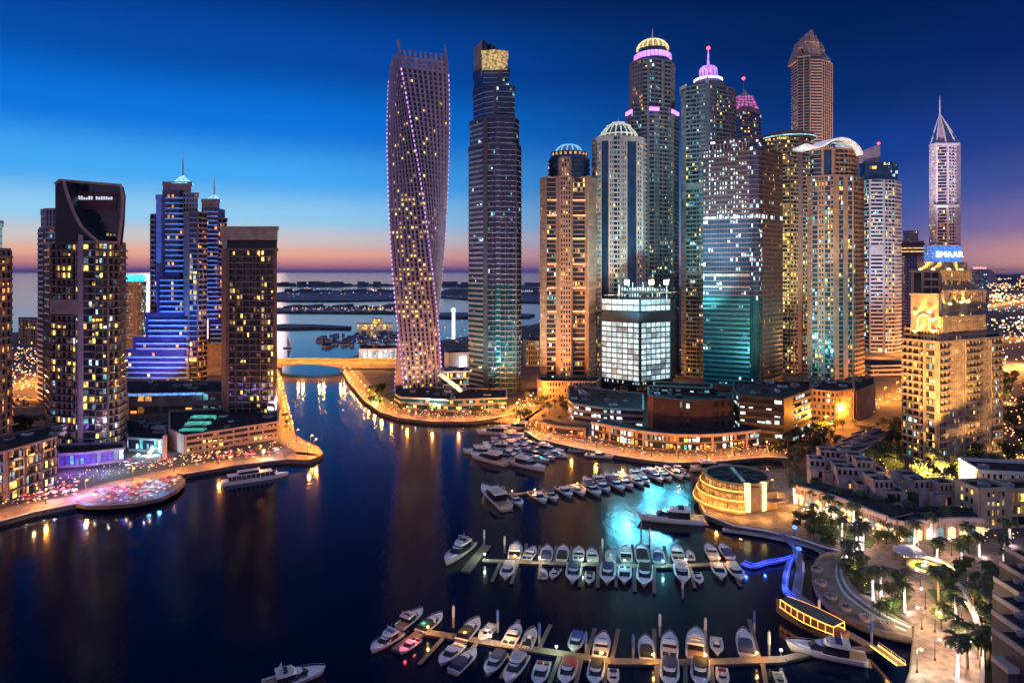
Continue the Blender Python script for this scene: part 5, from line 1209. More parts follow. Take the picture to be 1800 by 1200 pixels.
lamps(protoW, [(1650, 1190), (1655, 1140), (1650, 1090)], 14, 1, 'on the lower right walk', 'white lamps of the lower walk')
for p_, c_, w_ in (((1612, 1165), (.7, 1, .8), 2200), ((1690, 1080), (1, .75, .6), 1500), ((1700, 1150), (1, .7, .55), 1500)):
    g = G(*p_, 4); 
    o = copy_tree(protoW); o.location = (g.x, g.y, 2); tag(o, {1612: 'greenish white lamp at the quay edge of the lower right walk', 1690: 'lamp by the curved white wall below the fountain', 1700: 'lamp by the lowest stretch of the curved white wall'}[p_[0]], 'street lamp', 'white lamps of the lower walk'); point_light((g.x, g.y, 6), c_, w_, o)
for p in (protoA, protoB, protoW, protoF):
    for ch in list(p.children): bpy.data.objects.remove(ch)
    bpy.data.objects.remove(p)

# ------------------------------------------------------------------ round gold pavilion
c = G(1300, 884, 2); r = 14.0; cy = c.y + 3
pav = Tower('round_pavilion', (c.x, cy, 2), 'round gold lit restaurant building with tiered galleries on the waterfront', 'pavilion')
gst = mat('gold_stone', (.36, .22, .10), .7)
glw = glow('gallery_gold', (1, .52, .09), 4.0, evar=.35)
for k in range(3):
    z = 2.4 + k * 3.1; rr = r + 2.2 - k * 1.3
    pav.part('gallery').lathe((c.x, cy), [(r - 2, z), (rr, z), (rr, z + .35), (rr, z + 1.1), (rr - .15, z + 1.1), (rr - .15, z + .36), (r - 2, z + .36)], gst, 40, 130, 262)
    pav.part('gallery_light').lathe((c.x, cy), [(rr + .02, z + .95), (rr + .12, z + 1.1), (rr + .02, z + 1.25)], glw, 40, 130, 262)
    pav.part('glowing_room_wall').lathe((c.x, cy), [(rr - 1.9, z + .6), (rr - 1.85, z + 2.6), (rr - 1.9, z + 2.7)], mat('gallery_room', (.4, .25, .1), .6, emit=(1, .45, .10), es=.5, evar=.9), 40, 130, 262)  # wall behind each gallery glows by itself in place of warm room light
    for i in range(16):
        a = R(132 + i * 8.6); x, y = c.x + (rr - .5) * math.cos(a), cy + (rr - .5) * math.sin(a); pav.part('column').cube(x - .15, x + .15, y - .15, y + .15, z + .36, z + 3.0, gst)
pav.part('body').lathe((c.x, cy), [(r - 2.6, 2), (r - 2.6, 11.6), (r - 1.6, 11.7), (r - 1.6, 12.2), (r - 2.8, 12.2), (r - 3, 11.4), (.1, 11.4)], gst, 40)
pav.part('roof_skylight').add([(c.x - 1.2, cy - 9.5, 12.15), (c.x + .2, cy - 9.5, 12.15), (c.x + 1.6, cy + 9, 12.15), (c.x + .2, cy + 9, 12.15)], [(0, 1, 2, 3)], PAL['cool'][2])
pav.part('roof').lathe((c.x, cy), [(r - 2.9, 11.75), (.1, 12.0)], roofm, 30)
for k in range(8): a = R(k * 45); pav.part('roof_rib').tube([(c.x, cy, 12.15), (c.x + (r - 3) * math.cos(a), cy + (r - 3) * math.sin(a), 11.7)], .12, grey, 4)
bright = glow('pillar_light', (1, .72, .30), 2.2, sampling=True, evar=.15)
for a0 in (262, 292): pav.part('light_pillar').lathe((c.x, cy), [(r - .6, 2.3), (r - .6, 12.6), (r - 2, 12.6)], bright, 6, a0, a0 + 10)
pav.part('brick_bay').lathe((c.x, cy), [(r - 1.4, 2.3), (r - 1.4, 11), (r - 2.2, 11)], brown, 10, 272, 292)
pav.part('light_pillar').lathe((c.x, cy), [(r - .9, 2.3), (r - .9, 11.5), (r - 2, 11.5)], bright, 3, 335, 341)
pav.part('entrance_wing').prism([(c.x + 5, cy - 11), (c.x + 12, cy - 9), (c.x + 14, cy - 1), (c.x + 9, cy)], 2, 8.5, gst, brown)
pav.part('entrance_canopy').prism([(c.x + 8, cy - 14), (c.x + 13.5, cy - 12), (c.x + 12.2, cy - 9), (c.x + 7, cy - 11)], 5.6, 6.0, brown, brown)
pav.finish()
for a, k in ((150, 1), (180, 1), (205, 1), (230, 1), (255, 1), (280, 1), (310, 1), (340, 1), (20, .8)):
    x, y = c.x + (r + 5.5) * math.cos(R(a)), cy + (r + 5.5) * math.sin(R(a)); point_light((x, y, 4.6), (1, .46, .08), 2200 * k, pav.root, .4)
# viewing ramp/walk at the water below the pavilion
strip('quay_walk', smoothpx([(1270, 927), (1345, 938), (1400, 950), (1440, 962), (1470, 985)], 3), 2.2, 1.0, concrete, side=-1, thick=.5)

# ------------------------------------------------------------------ fountain
fc = G(1627, 998, 2)
fn = empty('round_fountain', (fc.x, fc.y, 2), 'round fountain with a glowing yellow-green ring on the plaza', 'fountain')
b = MB(); b.lathe((fc.x, fc.y), [(5.0, 2.02), (5.0, 2.6), (4.5, 2.6), (4.5, 2.3), (.01, 2.3)], pinkst, 40); b.build('basin', fn)
b = MB(); b.lathe((fc.x, fc.y), [(4.4, 2.35), (3.5, 2.42), (2.9, 2.4)], glow('ring_yellow', (1, .72, .10), 1.5, sampling=True, evar=.3), 40); b.build('light_ring', fn)
b = MB(); b.lathe((fc.x, fc.y), [(1.0, 2.3), (1.1, 3.0), (.3, 3.1), (.25, 3.9), (.5, 4.0), (.01, 4.1)], pale, 20); b.build('spout', fn)
b = MB(); b.lathe((fc.x, fc.y), [(2.9, 2.36), (1.2, 2.5)], grassm, 30); b.build('planting', fn)
point_light((fc.x, fc.y, 4.2), (1, .85, .4), 700, fn, .5)
w2 = empty('bench_wall', (fc.x + 7, fc.y + 2, 2), 'curved lit bench wall around the round fountain', 'wall')
b = MB(); b.lathe((fc.x, fc.y), [(7.4, 2.03), (7.4, 2.9), (8.1, 2.9), (8.1, 2.03)], pinkst, 40, -40, 110); b.build('wall', w2)
b = MB(); b.lathe((fc.x, fc.y), [(7.1, 2.2), (7.38, 2.9)], glow('bench_glow', (1, .8, .35), 1.6), 40, -40, 110); b.build('light_strip', w2)
cc = G(1598, 972, 4)
cf = empty('round_canopy', (cc.x, cc.y, 2), 'round open canopy dotted with blue and white cloths beside the fountain', 'canopy')
b = MB(); b.lathe((cc.x, cc.y), [(4.3, 4.5), (4.5, 4.6), (3.2, 5.3), (.6, 5.8), (.05, 5.9)], mat('canopy_cloth', (.35, .38, .5), .7), 26); b.build('roof', cf)
b = MB()
rnd = random.Random(4)
for i in range(70):
    a = rnd.uniform(0, 6.28); q = rnd.uniform(.8, 4.2); b.lathe((cc.x + q * math.cos(a), cc.y + q * math.sin(a)), [(.3, 5.75 - q * .26), (.3, 5.95 - q * .26), (.02, 6.0 - q * .26)], rnd.choice([white, mat('blue_cloth', (.08, .15, .5), .6), mat('red_cloth', (.4, .06, .08), .6)]), 6)
b.build('cloth_patch', cf)
for i in range(8): a = i * math.pi / 4; b = MB(); b.tube([(cc.x + 4.1 * math.cos(a), cc.y + 4.1 * math.sin(a), 2), (cc.x + 4.1 * math.cos(a), cc.y + 4.1 * math.sin(a), 4.55)], .08, black, 5); b.build('post', cf)
point_light((cc.x, cc.y - 6, 4), (1, .7, .45), 600, cf)
# curved white wall on the lower right
cw = smoothpx([(1672, 1012), (1688, 1030), (1706, 1060), (1719, 1100), (1724, 1140), (1723, 1210)], 4)
o = strip('curved_wall', cw, .7, 4.6, pale, kind=None, thick=2.6); tag(o, 'curved pale wall with a lit top rail beside the lower right walk', 'wall')
# round planters on the terrace
for i, (px, py) in enumerate([(1436, 1003), (1442, 1027), (1460, 1051), (1486, 1070), (1523, 1089), (1560, 1100)]):
    p = G(px, py, 1.6); t_ = empty('round_planter', (p.x, p.y, 1.6), '%s round stone planter from the top along the curved outer terrace edge' % nth(i), 'planter', 'round planters of the terrace')
    b = MB(); b.lathe((p.x, p.y), [(1.5, 1.6), (1.7, 2.5), (1.45, 2.5), (1.4, 2.3), (.01, 2.3)], pinkst, 20); b.build('pot', t_)
    b = MB()
    for _ in range(60): a = rnd.uniform(0, 6.28); q = rnd.uniform(0, 1.3); z = rnd.uniform(2.3, 2.9); v = [Vector((p.x + q * math.cos(a), p.y + q * math.sin(a), z)) + Vector([rnd.uniform(-.25, .25) for _ in range(3)]) for _ in range(3)]; b.add(v, [(0, 1, 2)], grassm)
    b.build('shrub', t_)

# ------------------------------------------------------------------ boats
hullm = mat('hull_white', (.80, .79, .80), .25, var=.06); deckm = mat('deck_cream', (.66, .60, .52), .5, var=.2, scale=1.5); winm = mat('tinted_windscreen', (.01, .012, .02), .08)
teak = mat('teak', (.34, .20, .11), .6); navy = mat('navy_canvas', (.02, .035, .12), .8); blk = mat('black_canvas', (.015, .015, .02), .8); bluec = mat('blue_canvas', (.03, .10, .40), .7); redc = mat('red_seat', (.35, .03, .03), .6); rope = mat('warm_cabin_light', (.5, .3, .1), .5, emit=(1, .6, .25), es=1.2)
def hull_pts(Lh, B, t_):
    # half-beam along the length, stern t=0, bow t=1
    return B / 2 * (.88 + .12 * math.sin(min(1, t_ * 2) * math.pi / 2)) * (1 - max(0, (t_ - .45) / .55) ** 2.9)
def make_boat(kind, Lh, B, cover, hm=None):
    """bow towards +X"""
    hm = hm or hullm; r = empty('motorboat', (0, 0, 0)); N_ = 14; vs = []; k = 6; fb = .085 * Lh
    for i in range(N_ + 1):
        t_ = i / N_; x = (t_ - .5) * Lh; w_ = hull_pts(Lh, B, t_); sheer = fb * (1 + .45 * t_ ** 2)
        ch = .75 - .35 * t_
        vs += [(x - (0.02 * Lh if 0 else 0), -w_, sheer), (x - .04 * Lh * t_, -w_ * (.9 - .25 * t_), sheer * .35), (x - .08 * Lh * t_, -w_ * ch * .8, -.3), (x - .08 * Lh * t_, w_ * ch * .8, -.3), (x - .04 * Lh * t_, w_ * (.9 - .25 * t_), sheer * .35), (x, w_, sheer)]
    fs = [(i * k + j, (i + 1) * k + j, (i + 1) * k + j + 1, i * k + j + 1) for i in range(N_) for j in range(k - 1)] + [(0, 1, 2, 3, 4, 5)]
    b = MB(); b.add(vs, fs, hm)
    # gunwale rim
    for sgn in (-1, 1):
        b.tube([((i / N_ - .5) * Lh, sgn * hull_pts(Lh, B, i / N_), fb * (1 + .45 * (i / N_) ** 2)) for i in range(N_ + 1)], .11, hm, 5)
    b.build('hull', r, True)
    def deckstrip(name, t0, t1, ins, dz, m, n=10):
        bb = MB(); A = []
        for i in range(n + 1): t_ = t0 + (t1 - t0) * i / n; A.append(((t_ - .5) * Lh, max(.02, hull_pts(Lh, B, t_) - ins), fb * (1 + .45 * t_ ** 2) + dz))
        bb.add([(x, -y, z) for x, y, z in A] + [(x, y, z) for x, y, z in A], [(i, i + 1, n + 2 + i, n + 1 + i) for i in range(n)], m); return bb.build(name, r)
    deckstrip('deck', .0, .985, .05, -.12, hm if kind != 'open' else deckm)
    deckstrip('cockpit_floor', .01, .30, .45, .0, teak if kind in ('flybridge', 'yacht') else deckm)
    def house(name, t0, t1, w0, w1, z0, z1, m, rake0=.02, rake1=.1, top=.8, par=r, rimm=None):
        bb = MB(); x0, x1 = (t0 - .5) * Lh, (t1 - .5) * Lh; n = 6; lo = []; hi = []
        for i in range(n + 1):
            f_ = i / n; x = x0 + (x1 - x0) * f_; ww = (w0 + (w1 - w0) * f_ ** 2) * B / 2
            if i == n: ww *= .6
            lo.append((x, ww)); xx = x0 + rake0 * Lh + (x1 - rake1 * Lh - x0 - rake0 * Lh) * f_; hi.append((xx, ww * top))
        P = [(x, -y, z0) for x, y in lo] + [(x, y, z0) for x, y in reversed(lo)] ; Q = [(x, -y, z1) for x, y in hi] + [(x, y, z1) for x, y in reversed(hi)]; kk = len(P)
        bb.add(P + Q, [(i, (i + 1) % kk, kk + (i + 1) % kk, kk + i) for i in range(kk)], m); bb.add(Q, [tuple(range(kk))], rimm or hm)
        return bb.build(name, par)
    z = fb * 1.02
    if kind in ('cruiser', 'canopied', 'flybridge', 'yacht'):
        house('foredeck', .50, .90, .74, .30, z, z + .035 * Lh, hm, 0, .05, .82)
        house('windscreen', .38, .74, .80, .62, z + .02 * Lh, z + .085 * Lh, winm, 0, .12, .82, rimm=(hm if kind != 'cruiser' else winm))
        bb = MB(); bb.cube(.18 * Lh, .22 * Lh, -.05 * B, .05 * B, z + .036 * Lh, z + .04 * Lh + .04, winm); bb.build('hatch', r)
    if kind == 'cruiser':
        house('hardtop', .36, .58, .78, .70, z + .088 * Lh, z + .098 * Lh, hm, 0, .03, .92)
        bb = MB()
        for y in (-.22, .22): bb.cube(-.42 * Lh, -.33 * Lh, y * B - .16 * B, y * B + .16 * B, z, z + .45, cover)
        bb.build('seat', r)
    if kind == 'canopied':
        house('canopy', .06, .52, .84, .80, z + .04, z + .10 * Lh, cover, .02, .04, .8, rimm=cover)
    if kind in ('flybridge', 'yacht'):
        house('saloon', .22, .60, .80, .74, z, z + .10 * Lh, winm, .0, .06, .9, rimm=hm)
        house('flybridge', .20, .52, .82, .66, z + .10 * Lh, z + .13 * Lh, hm, 0, .03, 1.04, rimm=deckm)
        bb = MB(); bb.cube(-.2 * Lh, -.12 * Lh, -.25 * B, .25 * B, z + .131 * Lh, z + .155 * Lh, cover); bb.cube(-.06 * Lh, -.04 * Lh, -.2 * B, .2 * B, z + .131 * Lh, z + .165 * Lh, hm); bb.build('seat', r)
        bb = MB(); bb.tube([(-.24 * Lh, -.38 * B, z + .1 * Lh), (-.20 * Lh, -.36 * B, z + .19 * Lh), (-.20 * Lh, .36 * B, z + .19 * Lh), (-.24 * Lh, .38 * B, z + .1 * Lh)], .12, hm, 5); bb.tube([(-.2 * Lh, 0, z + .19 * Lh), (-.21 * Lh, 0, z + .27 * Lh)], .05, pale, 4); bb.build('radar_arch', r)
    if kind == 'open':
        bb = MB(); bb.cube(-.38 * Lh, -.28 * Lh, -.32 * B, .32 * B, z, z + .5, cover); bb.cube(-.05 * Lh, .02 * Lh, -.15 * B, .15 * B, z, z + .9, hm); bb.cube(-.18 * Lh, -.12 * Lh, -.2 * B, .2 * B, z, z + .55, cover); bb.build('seat', r)
        house('windscreen', .50, .62, .6, .4, z + .02, z + .06 * Lh, winm, .0, .04, .8)
    # bow rail
    bb = MB(); A = [((t_ - .5) * Lh, hull_pts(Lh, B, t_) - .06, fb * (1 + .45 * t_ ** 2) + .7) for t_ in (.55, .65, .75, .85, .93, .985)]
    bb.tube([(x, -y, z_) for x, y, z_ in A] + [(x, y, z_) for x, y, z_ in reversed(A)], .035, pale, 4)
    for x, y, z_ in A[::2]:
        for s_ in (-1, 1): bb.tube([(x, s_ * y, z_ - .75), (x, s_ * y, z_)], .03, pale, 4)
    bb.build('bow_rail', r)
    bb = MB(); bb.cube(-.55 * Lh, -.497 * Lh, -.36 * B, .36 * B, .25, .42, teak); bb.build('swim_platform', r)
    return r
covs = {'navy': (navy, 'navy blue'), 'black': (blk, 'black'), 'cream': (deckm, 'cream'), 'blue': (bluec, 'bright blue'), 'red': (redc, 'red'), 'white': (hullm, 'white')}
BL = {'cruiser': 'hardtop motor cruiser', 'canopied': 'cabin boat', 'flybridge': 'flybridge motor yacht', 'yacht': 'long motor yacht', 'open': 'small open motorboat'}
protos = {}
def boat(px, py, Lh, hd, kind, cov, where, group, ff=None, hm=None):
    key = (kind, cov, hm.name if hm else '')
    base = {'cruiser': 14, 'canopied': 13, 'flybridge': 17, 'yacht': 24, 'open': 9}[kind]
    if key not in protos: protos[key] = make_boat(kind, base, {'cruiser': 4.3, 'canopied': 4.2, 'flybridge': 5.0, 'yacht': 5.8, 'open': 2.9}[kind], covs[cov][0], hm)
    o = copy_tree(protos[key]); p = G(px, py, .8); s = Lh / base * (.78 if py > 940 else .95)
    if px > 950: hd -= math.degrees(math.atan((px - 900) / 1150.0))
    o.location = (p.x, p.y, 0); o.rotation_euler = (0, 0, R(hd + random.uniform(-2.5, 2.5))); o.scale = (s, 1.12 * s ** .7, s ** .7)
    nm = {'yacht': 'motor_yacht', 'flybridge': 'motor_yacht', 'open': 'motorboat'}.get(kind, 'motorboat')
    o.name = nm
    if kind == 'canopied': d = '%s with %s cover' % (BL[kind], covs[cov][1])
    elif kind in ('cruiser', 'open'): d = '%s with %s seats' % (BL[kind], covs[cov][1])
    else: d = BL[kind]
    tag(o, (ff or d) + ', ' + where, 'boat', group); return o
def row(lst, where, group):
    lst = sorted(lst, key=lambda t_: t_[0])
    for i, e in enumerate(lst):
        boat(*e[:6], '%s from left %s' % (nth(i), where), group)
# row A : middle pontoon
boat(806, 973, 22, 248, 'yacht', 'navy', 'moored alone at left end of the middle pontoon', 'boats of the middle pontoon')
row([(892, 1003, 14, 262, 'canopied', 'cream'), (955, 1006, 7, 95, 'open', 'blue'), (975, 1006, 9, 255, 'open', 'navy'), (1008, 1007, 16, 268, 'canopied', 'navy'), (1036, 1014, 10, 268, 'open', 'black'), (1068, 1009, 16, 268, 'canopied', 'navy'), (1098, 1010, 14, 270, 'cruiser', 'black'), (1133, 1012, 17, 270, 'canopied', 'black'), (1199, 1009, 16, 275, 'flybridge', 'cream'), (1227, 1014, 10, 280, 'open', 'navy'), (1264, 1003, 14, 282, 'cruiser', 'cream'), (1294, 1005, 14, 288, 'canopied', 'cream')],
    'on near side of middle pontoon', 'boats of the middle pontoon')
row([(906, 969, 15, 85, 'flybridge', 'cream'), (932, 973, 12, 70, 'cruiser', 'navy'), (961, 972, 13, 85, 'canopied', 'navy'), (989, 972, 13, 85, 'canopied', 'black'), (1017, 973, 12, 90, 'cruiser', 'navy'), (1041, 976, 12, 92, 'cruiser', 'white'), (1073, 977, 11, 92, 'open', 'cream'), (1100, 973, 14, 92, 'flybridge', 'cream'), (1128, 971, 16, 92, 'canopied', 'black'), (1157, 976, 13, 94, 'canopied', 'navy'), (1190, 972, 15, 96, 'cruiser', 'black'), (1213, 974, 8, 98, 'open', 'navy'), (1250, 969, 13, 102, 'cruiser', 'cream'), (1276, 968, 12, 104, 'canopied', 'navy')],
    'on far side of middle pontoon', 'boats of the middle pontoon')
# row B : lower pontoon
row([(678, 1127, 13, 239, 'flybridge', 'blue'), (723, 1086, 12, 60, 'flybridge', 'red'), (719, 1133, 9, 240, 'cruiser', 'navy'), (758, 1094, 12, 62, 'canopied', 'black')], 'at the red lit pontoon end', 'boats of the lower pontoon')
row([(826, 1106, 13, 66, 'canopied', 'black'), (856, 1110, 11, 250, 'open', 'cream'), (902, 1116, 12, 70, 'cruiser', 'navy'), (931, 1121, 11, 72, 'open', 'black'), (1012, 1128, 11, 262, 'canopied', 'blue'), (1058, 1134, 13, 82, 'cruiser', 'black'), (1136, 1138, 12, 90, 'canopied', 'black'), (1177, 1135, 14, 90, 'cruiser', 'black'), (1223, 1131, 16, 90, 'flybridge', 'cream'), (1260, 1133, 10, 272, 'open', 'cream'), (1310, 1129, 14, 95, 'canopied', 'navy')],
    'on far side of lower pontoon', 'boats of the lower pontoon')
row([(792, 1149, 12, 245, 'cruiser', 'white'), (817, 1160, 12, 62, 'canopied', 'navy'), (869, 1165, 12, 250, 'canopied', 'navy'), (905, 1177, 15, 250, 'yacht', 'cream'), (950, 1183, 12, 255, 'cruiser', 'red'), (997, 1180, 13, 262, 'canopied', 'red'), (1047, 1182, 12, 265, 'canopied', 'black'), (1078, 1187, 8, 268, 'open', 'navy'), (1177, 1183, 14, 270, 'canopied', 'navy'), (1231, 1183, 14, 270, 'canopied', 'black'), (1270, 1187, 9, 275, 'open', 'red')],
    'on near side of lower pontoon', 'boats of the lower pontoon')
boat(1451, 1148, 22, 187, 'yacht', 'navy', 'at the right end of the lower pontoon', 'boats of the lower pontoon', 'largest cream motor yacht')
boat(1436, 1136, 8, 187, 'open', 'white', 'lying just beyond the big yacht at the lower right', None, 'small white tender')
boat(1372, 1193, 8, 280, 'open', 'cream', 'cut by the bottom edge below the big yacht', None, 'small yellowish open boat', mat('hull_yellow', (.45, .38, .08), .4))
boat(518, 1192, 17, 25, 'flybridge', 'navy', 'cut by the bottom edge at the left of the marina', None, 'lone white flybridge yacht')
# row C
boat(868, 876, 26, 112, 'yacht', 'cream', 'lying at the left end of the upper middle row', 'boats of the upper row', 'largest pale lilac yacht')
row([(906, 880, 13, 292, 'canopied', 'navy'), (947, 874, 14, 292, 'cruiser', 'black'), (968, 871, 13, 292, 'canopied', 'navy'), (993, 864, 14, 292, 'cruiser', 'navy'), (1015, 861, 14, 294, 'open', 'cream'), (1041, 861, 16, 293, 'canopied', 'navy'), (1060, 856, 13, 293, 'cruiser', 'black'), (1083, 852, 17, 293, 'canopied', 'navy'), (1100, 850, 13, 294, 'cruiser', 'black'), (1120, 846, 13, 294, 'canopied', 'cream'), (1133, 843, 10, 294, 'cruiser', 'navy'), (1153, 838, 14, 294, 'canopied', 'blue'), (1170, 837, 11, 294, 'cruiser', 'navy'), (1189, 833, 14, 294, 'cruiser', 'black'), (1204, 833, 9, 294, 'open', 'navy')],
    'in the slanting upper row', 'boats of the upper row')
row([(1034, 846, 11, 112, 'cruiser', 'navy'), (1052, 842, 11, 112, 'cruiser', 'navy'), (1073, 838, 11, 112, 'open', 'cream'), (1095, 836, 11, 112, 'canopied', 'cream'), (1136, 829, 11, 112, 'canopied', 'navy'), (1160, 826, 10, 112, 'cruiser', 'blue'), (1116, 832, 11, 112, 'cruiser', 'white'), (1085, 838, 10, 112, 'cruiser', 'navy'), (1063, 841, 10, 112, 'open', 'navy'), (1126, 830, 10, 112, 'open', 'cream'), (1146, 828, 11, 112, 'cruiser', 'cream'), (1176, 824, 10, 112, 'canopied', 'navy'), (1192, 822, 9, 112, 'cruiser', 'navy')], 'behind the slanting upper row', 'boats of the upper row')
boat(1178, 913, 25, 187, 'yacht', 'navy', 'moored beside the round gold pavilion', None, 'wooden-hued motor yacht, bow to the left')
boat(1250, 823, 19, 20, 'yacht', 'cream', 'moored along the right-hand quay behind the pavilion', None, 'cream yacht')
# cluster D
row([(858, 808, 24, 145, 'yacht', 'cream'), (928, 819, 22, 320, 'yacht', 'cream'), (843, 795, 18, 170, 'flybridge', 'cream'), (875, 787, 17, 170, 'flybridge', 'blue'), (898, 781, 15, 165, 'cruiser', 'navy'), (893, 797, 15, 160, 'cruiser', 'navy'), (920, 786, 14, 150, 'cruiser', 'black'), (938, 797, 14, 330, 'canopied', 'navy'), (944, 807, 14, 330, 'cruiser', 'navy'), (957, 802, 13, 330, 'canopied', 'black'), (965, 791, 18, 335, 'flybridge', 'cream'), (885, 773, 15, 165, 'cruiser', 'cream'), (899, 766, 14, 165, 'canopied', 'blue'), (868, 761, 21, 175, 'yacht', 'cream'), (910, 752, 20, 175, 'yacht', 'cream'), (922, 774, 12, 150, 'cruiser', 'navy'), (852, 786, 13, 165, 'cruiser', 'white'), (880, 802, 13, 155, 'canopied', 'navy'), (908, 793, 13, 160, 'cruiser', 'white'), (930, 806, 12, 330, 'open', 'navy'), (904, 803, 12, 150, 'canopied', 'blue'), (868, 780, 13, 168, 'canopied', 'navy'), (930, 764, 13, 165, 'cruiser', 'cream'), (948, 790, 12, 335, 'cruiser', 'navy'), (976, 797, 12, 340, 'cruiser', 'white'), (886, 757, 14, 170, 'cruiser', 'white'), (935, 781, 12, 150, 'canopied', 'navy'), (853, 801, 10, 160, 'open', 'navy')],
    'in the dense yacht cluster', 'clustered yachts of the inner basin')
row([(1019, 791, 12, 350, 'open', 'navy'), (1054, 801, 15, 345, 'cruiser', 'black'), (985, 800, 9, 345, 'open', 'navy')], 'tied along the right-hand quay wall', 'boats along the quay wall')
# white tour boat on the left
tb = empty('tour_boat', (0, 0, 0), 'long low white tour boat moored at the left quay', 'boat')
b = MB(); Lh, B = 27, 7; 
for i in range(10):
    t0, t1 = i / 10, (i + 1) / 10; w0, w1 = hull_pts(Lh, B, t0), hull_pts(Lh, B, t1); x0, x1 = (t0 - .5) * Lh, (t1 - .5) * Lh
    b.hexa([(x0, -w0 * .9, -.3), (x1, -w1 * .9, -.3), (x1, w1 * .9, -.3), (x0, w0 * .9, -.3), (x0, -w0, 1.7), (x1, -w1, 1.7), (x1, w1, 1.7), (x0, w0, 1.7)], hullm)
b.build('hull', tb)
b = MB(); b.hexa([(-11, -2.7, 1.72), (8, -2.7, 1.72), (8, 2.7, 1.72), (-11, 2.7, 1.72), (-10.5, -2.4, 3.7), (5.5, -2.3, 3.7), (5.5, 2.3, 3.7), (-10.5, 2.4, 3.7)], winm); b.build('saloon', tb)
b = MB(); b.cube(-11.5, 6.5, -2.8, 2.8, 3.71, 3.95, hullm); b.build('roof', tb)
b = MB(); b.cube(-7, 1, -1.6, 1.6, 3.96, 5.1, winm); b.cube(-7.6, 1.6, -2.0, 2.0, 5.1, 5.3, hullm); b.build('upper_cabin', tb)
b = MB(); 
for i in range(9): b.cube(-10 + i * 1.9, -9.8 + i * 1.9, -2.75, -2.62, 1.75, 3.7, hullm)
b.build('window_post', tb)
p = G(450, 839, 1); tb.location = (p.x, p.y, 0); tb.rotation_euler = (0, 0, R(30)); tb.scale = (1, .8, .9)
# wooden dhow with orange light strings
dh = empty('dhow', (0, 0, 0), 'wooden dhow restaurant boat outlined with orange strings of lights', 'boat')
b = MB(); Lh, B = 19, 5.6; N_ = 14; vs = []
def dhw(t_): return B / 2 * math.sin(math.pi * min(1, .18 + t_ * .82)) ** .55 * (1 if t_ < .9 else .9)
for i in range(N_ + 1):
    t_ = i / N_; x = (t_ - .5) * Lh; w_ = dhw(t_); s_ = 1.6 + 1.6 * abs(t_ - .45) ** 2 * 4
    vs += [(x, -w_, s_), (x, -w_ * .6, -.3), (x, w_ * .6, -.3), (x, w_, s_)]
b.add(vs, [(i * 4 + j, i * 4 + 4 + j, i * 4 + 5 + j, i * 4 + 1 + j) for i in range(N_) for j in range(3)] + [(0, 1, 2, 3)], teak); b.build('hull', dh)
b = MB(); R_ = []
for i in range(9): t_ = .08 + i / 8 * .8; R_.append(((t_ - .5) * Lh, dhw(t_) * .95))
b.add([(x, -y, 4.4) for x, y in R_] + [(x, y, 4.4) for x, y in R_] + [(x, -y, 4.6) for x, y in R_] + [(x, y, 4.6) for x, y in R_], [(9 + 9 + i, 9 + 9 + i + 1, 27 + i + 1, 27 + i) for i in range(8)] + [(i, i + 1, 9 + i + 1, 9 + i) for i in range(8)] + [(i, i + 1, 18 + i + 1, 18 + i) for i in range(8)] + [(9 + i, 9 + i + 1, 27 + i + 1, 27 + i) for i in range(8)], mat('dhow_roof', (.13, .11, .10), .8)); b.build('roof', dh)
og = glow('orange_string', (1, .36, .05), 4.5, sampling=False, evar=.3)
b = MB()
for s_ in (-1, 1):
    b.tube([(x, s_ * (y + .1), 4.5) for x, y in R_], .11, og, 5); b.tube([(x, s_ * (y + .25), 2.3 + .5 * abs(x) / 9) for x, y in R_], .10, og, 5)
    for x, y in R_: b.tube([(x, s_ * (y + .15), 2.3), (x, s_ * (y + .1), 4.5)], .07, og, 4)
b.tube([(R_[0][0], -R_[0][1], 4.5), (R_[0][0], R_[0][1], 4.5)], .11, og, 5)
b.build('light_string', dh)
p = G(1422, 1096, 1); dh.location = (p.x, p.y, 0); dh.rotation_euler = (0, 0, R(122))
for q in ((-6, -3), (0, -3.5), (6, -3)): v = Matrix.Rotation(R(122), 3, 'Z') @ Vector((q[0], q[1], 0)); point_light((p.x + v.x, p.y + v.y, 3.4), (1, .4, .08), 130, None)
# second light-strung low boat in front of the dhow
# ------------------------------------------------------------------ pontoons
pont = mat('pontoon_deck', (.20, .15, .12), .85, var=.3, scale=2); pontside = mat('pontoon_float', (.08, .08, .09), .9)
def pontoon(px, wid, label, group='pontoons', fingers=()):
    V = [G(x, y, .7) for x, y in px]; o = empty('pontoon', (V[0].x, V[0].y, 0), label, 'pontoon', group)
    b = MB(); s2 = MB()
    for p, q in zip(V, V[1:]):
        fr, ln = frame(p, q); b.box(fr, 0, ln, -wid / 2, wid / 2, .55, .7, pont); s2.box(fr, 0, ln, -wid / 2 + .1, wid / 2 - .1, -.3, .55, pontside)
    b.build('deck', o); s2.build('float', o)
    for (x, y, ln, hd) in fingers:
        if x > 950: hd -= math.degrees(math.atan((x - 900) / 1150.0))
        p = G(x, y, .68); q = p + Vector((math.cos(R(hd)), math.sin(R(hd)), 0)) * ln; fr, l2 = frame(p, q); bb = MB(); bb.box(fr, 0, l2, -.5, .5, .35, .62, pont); bb.build('finger', o)
    return V
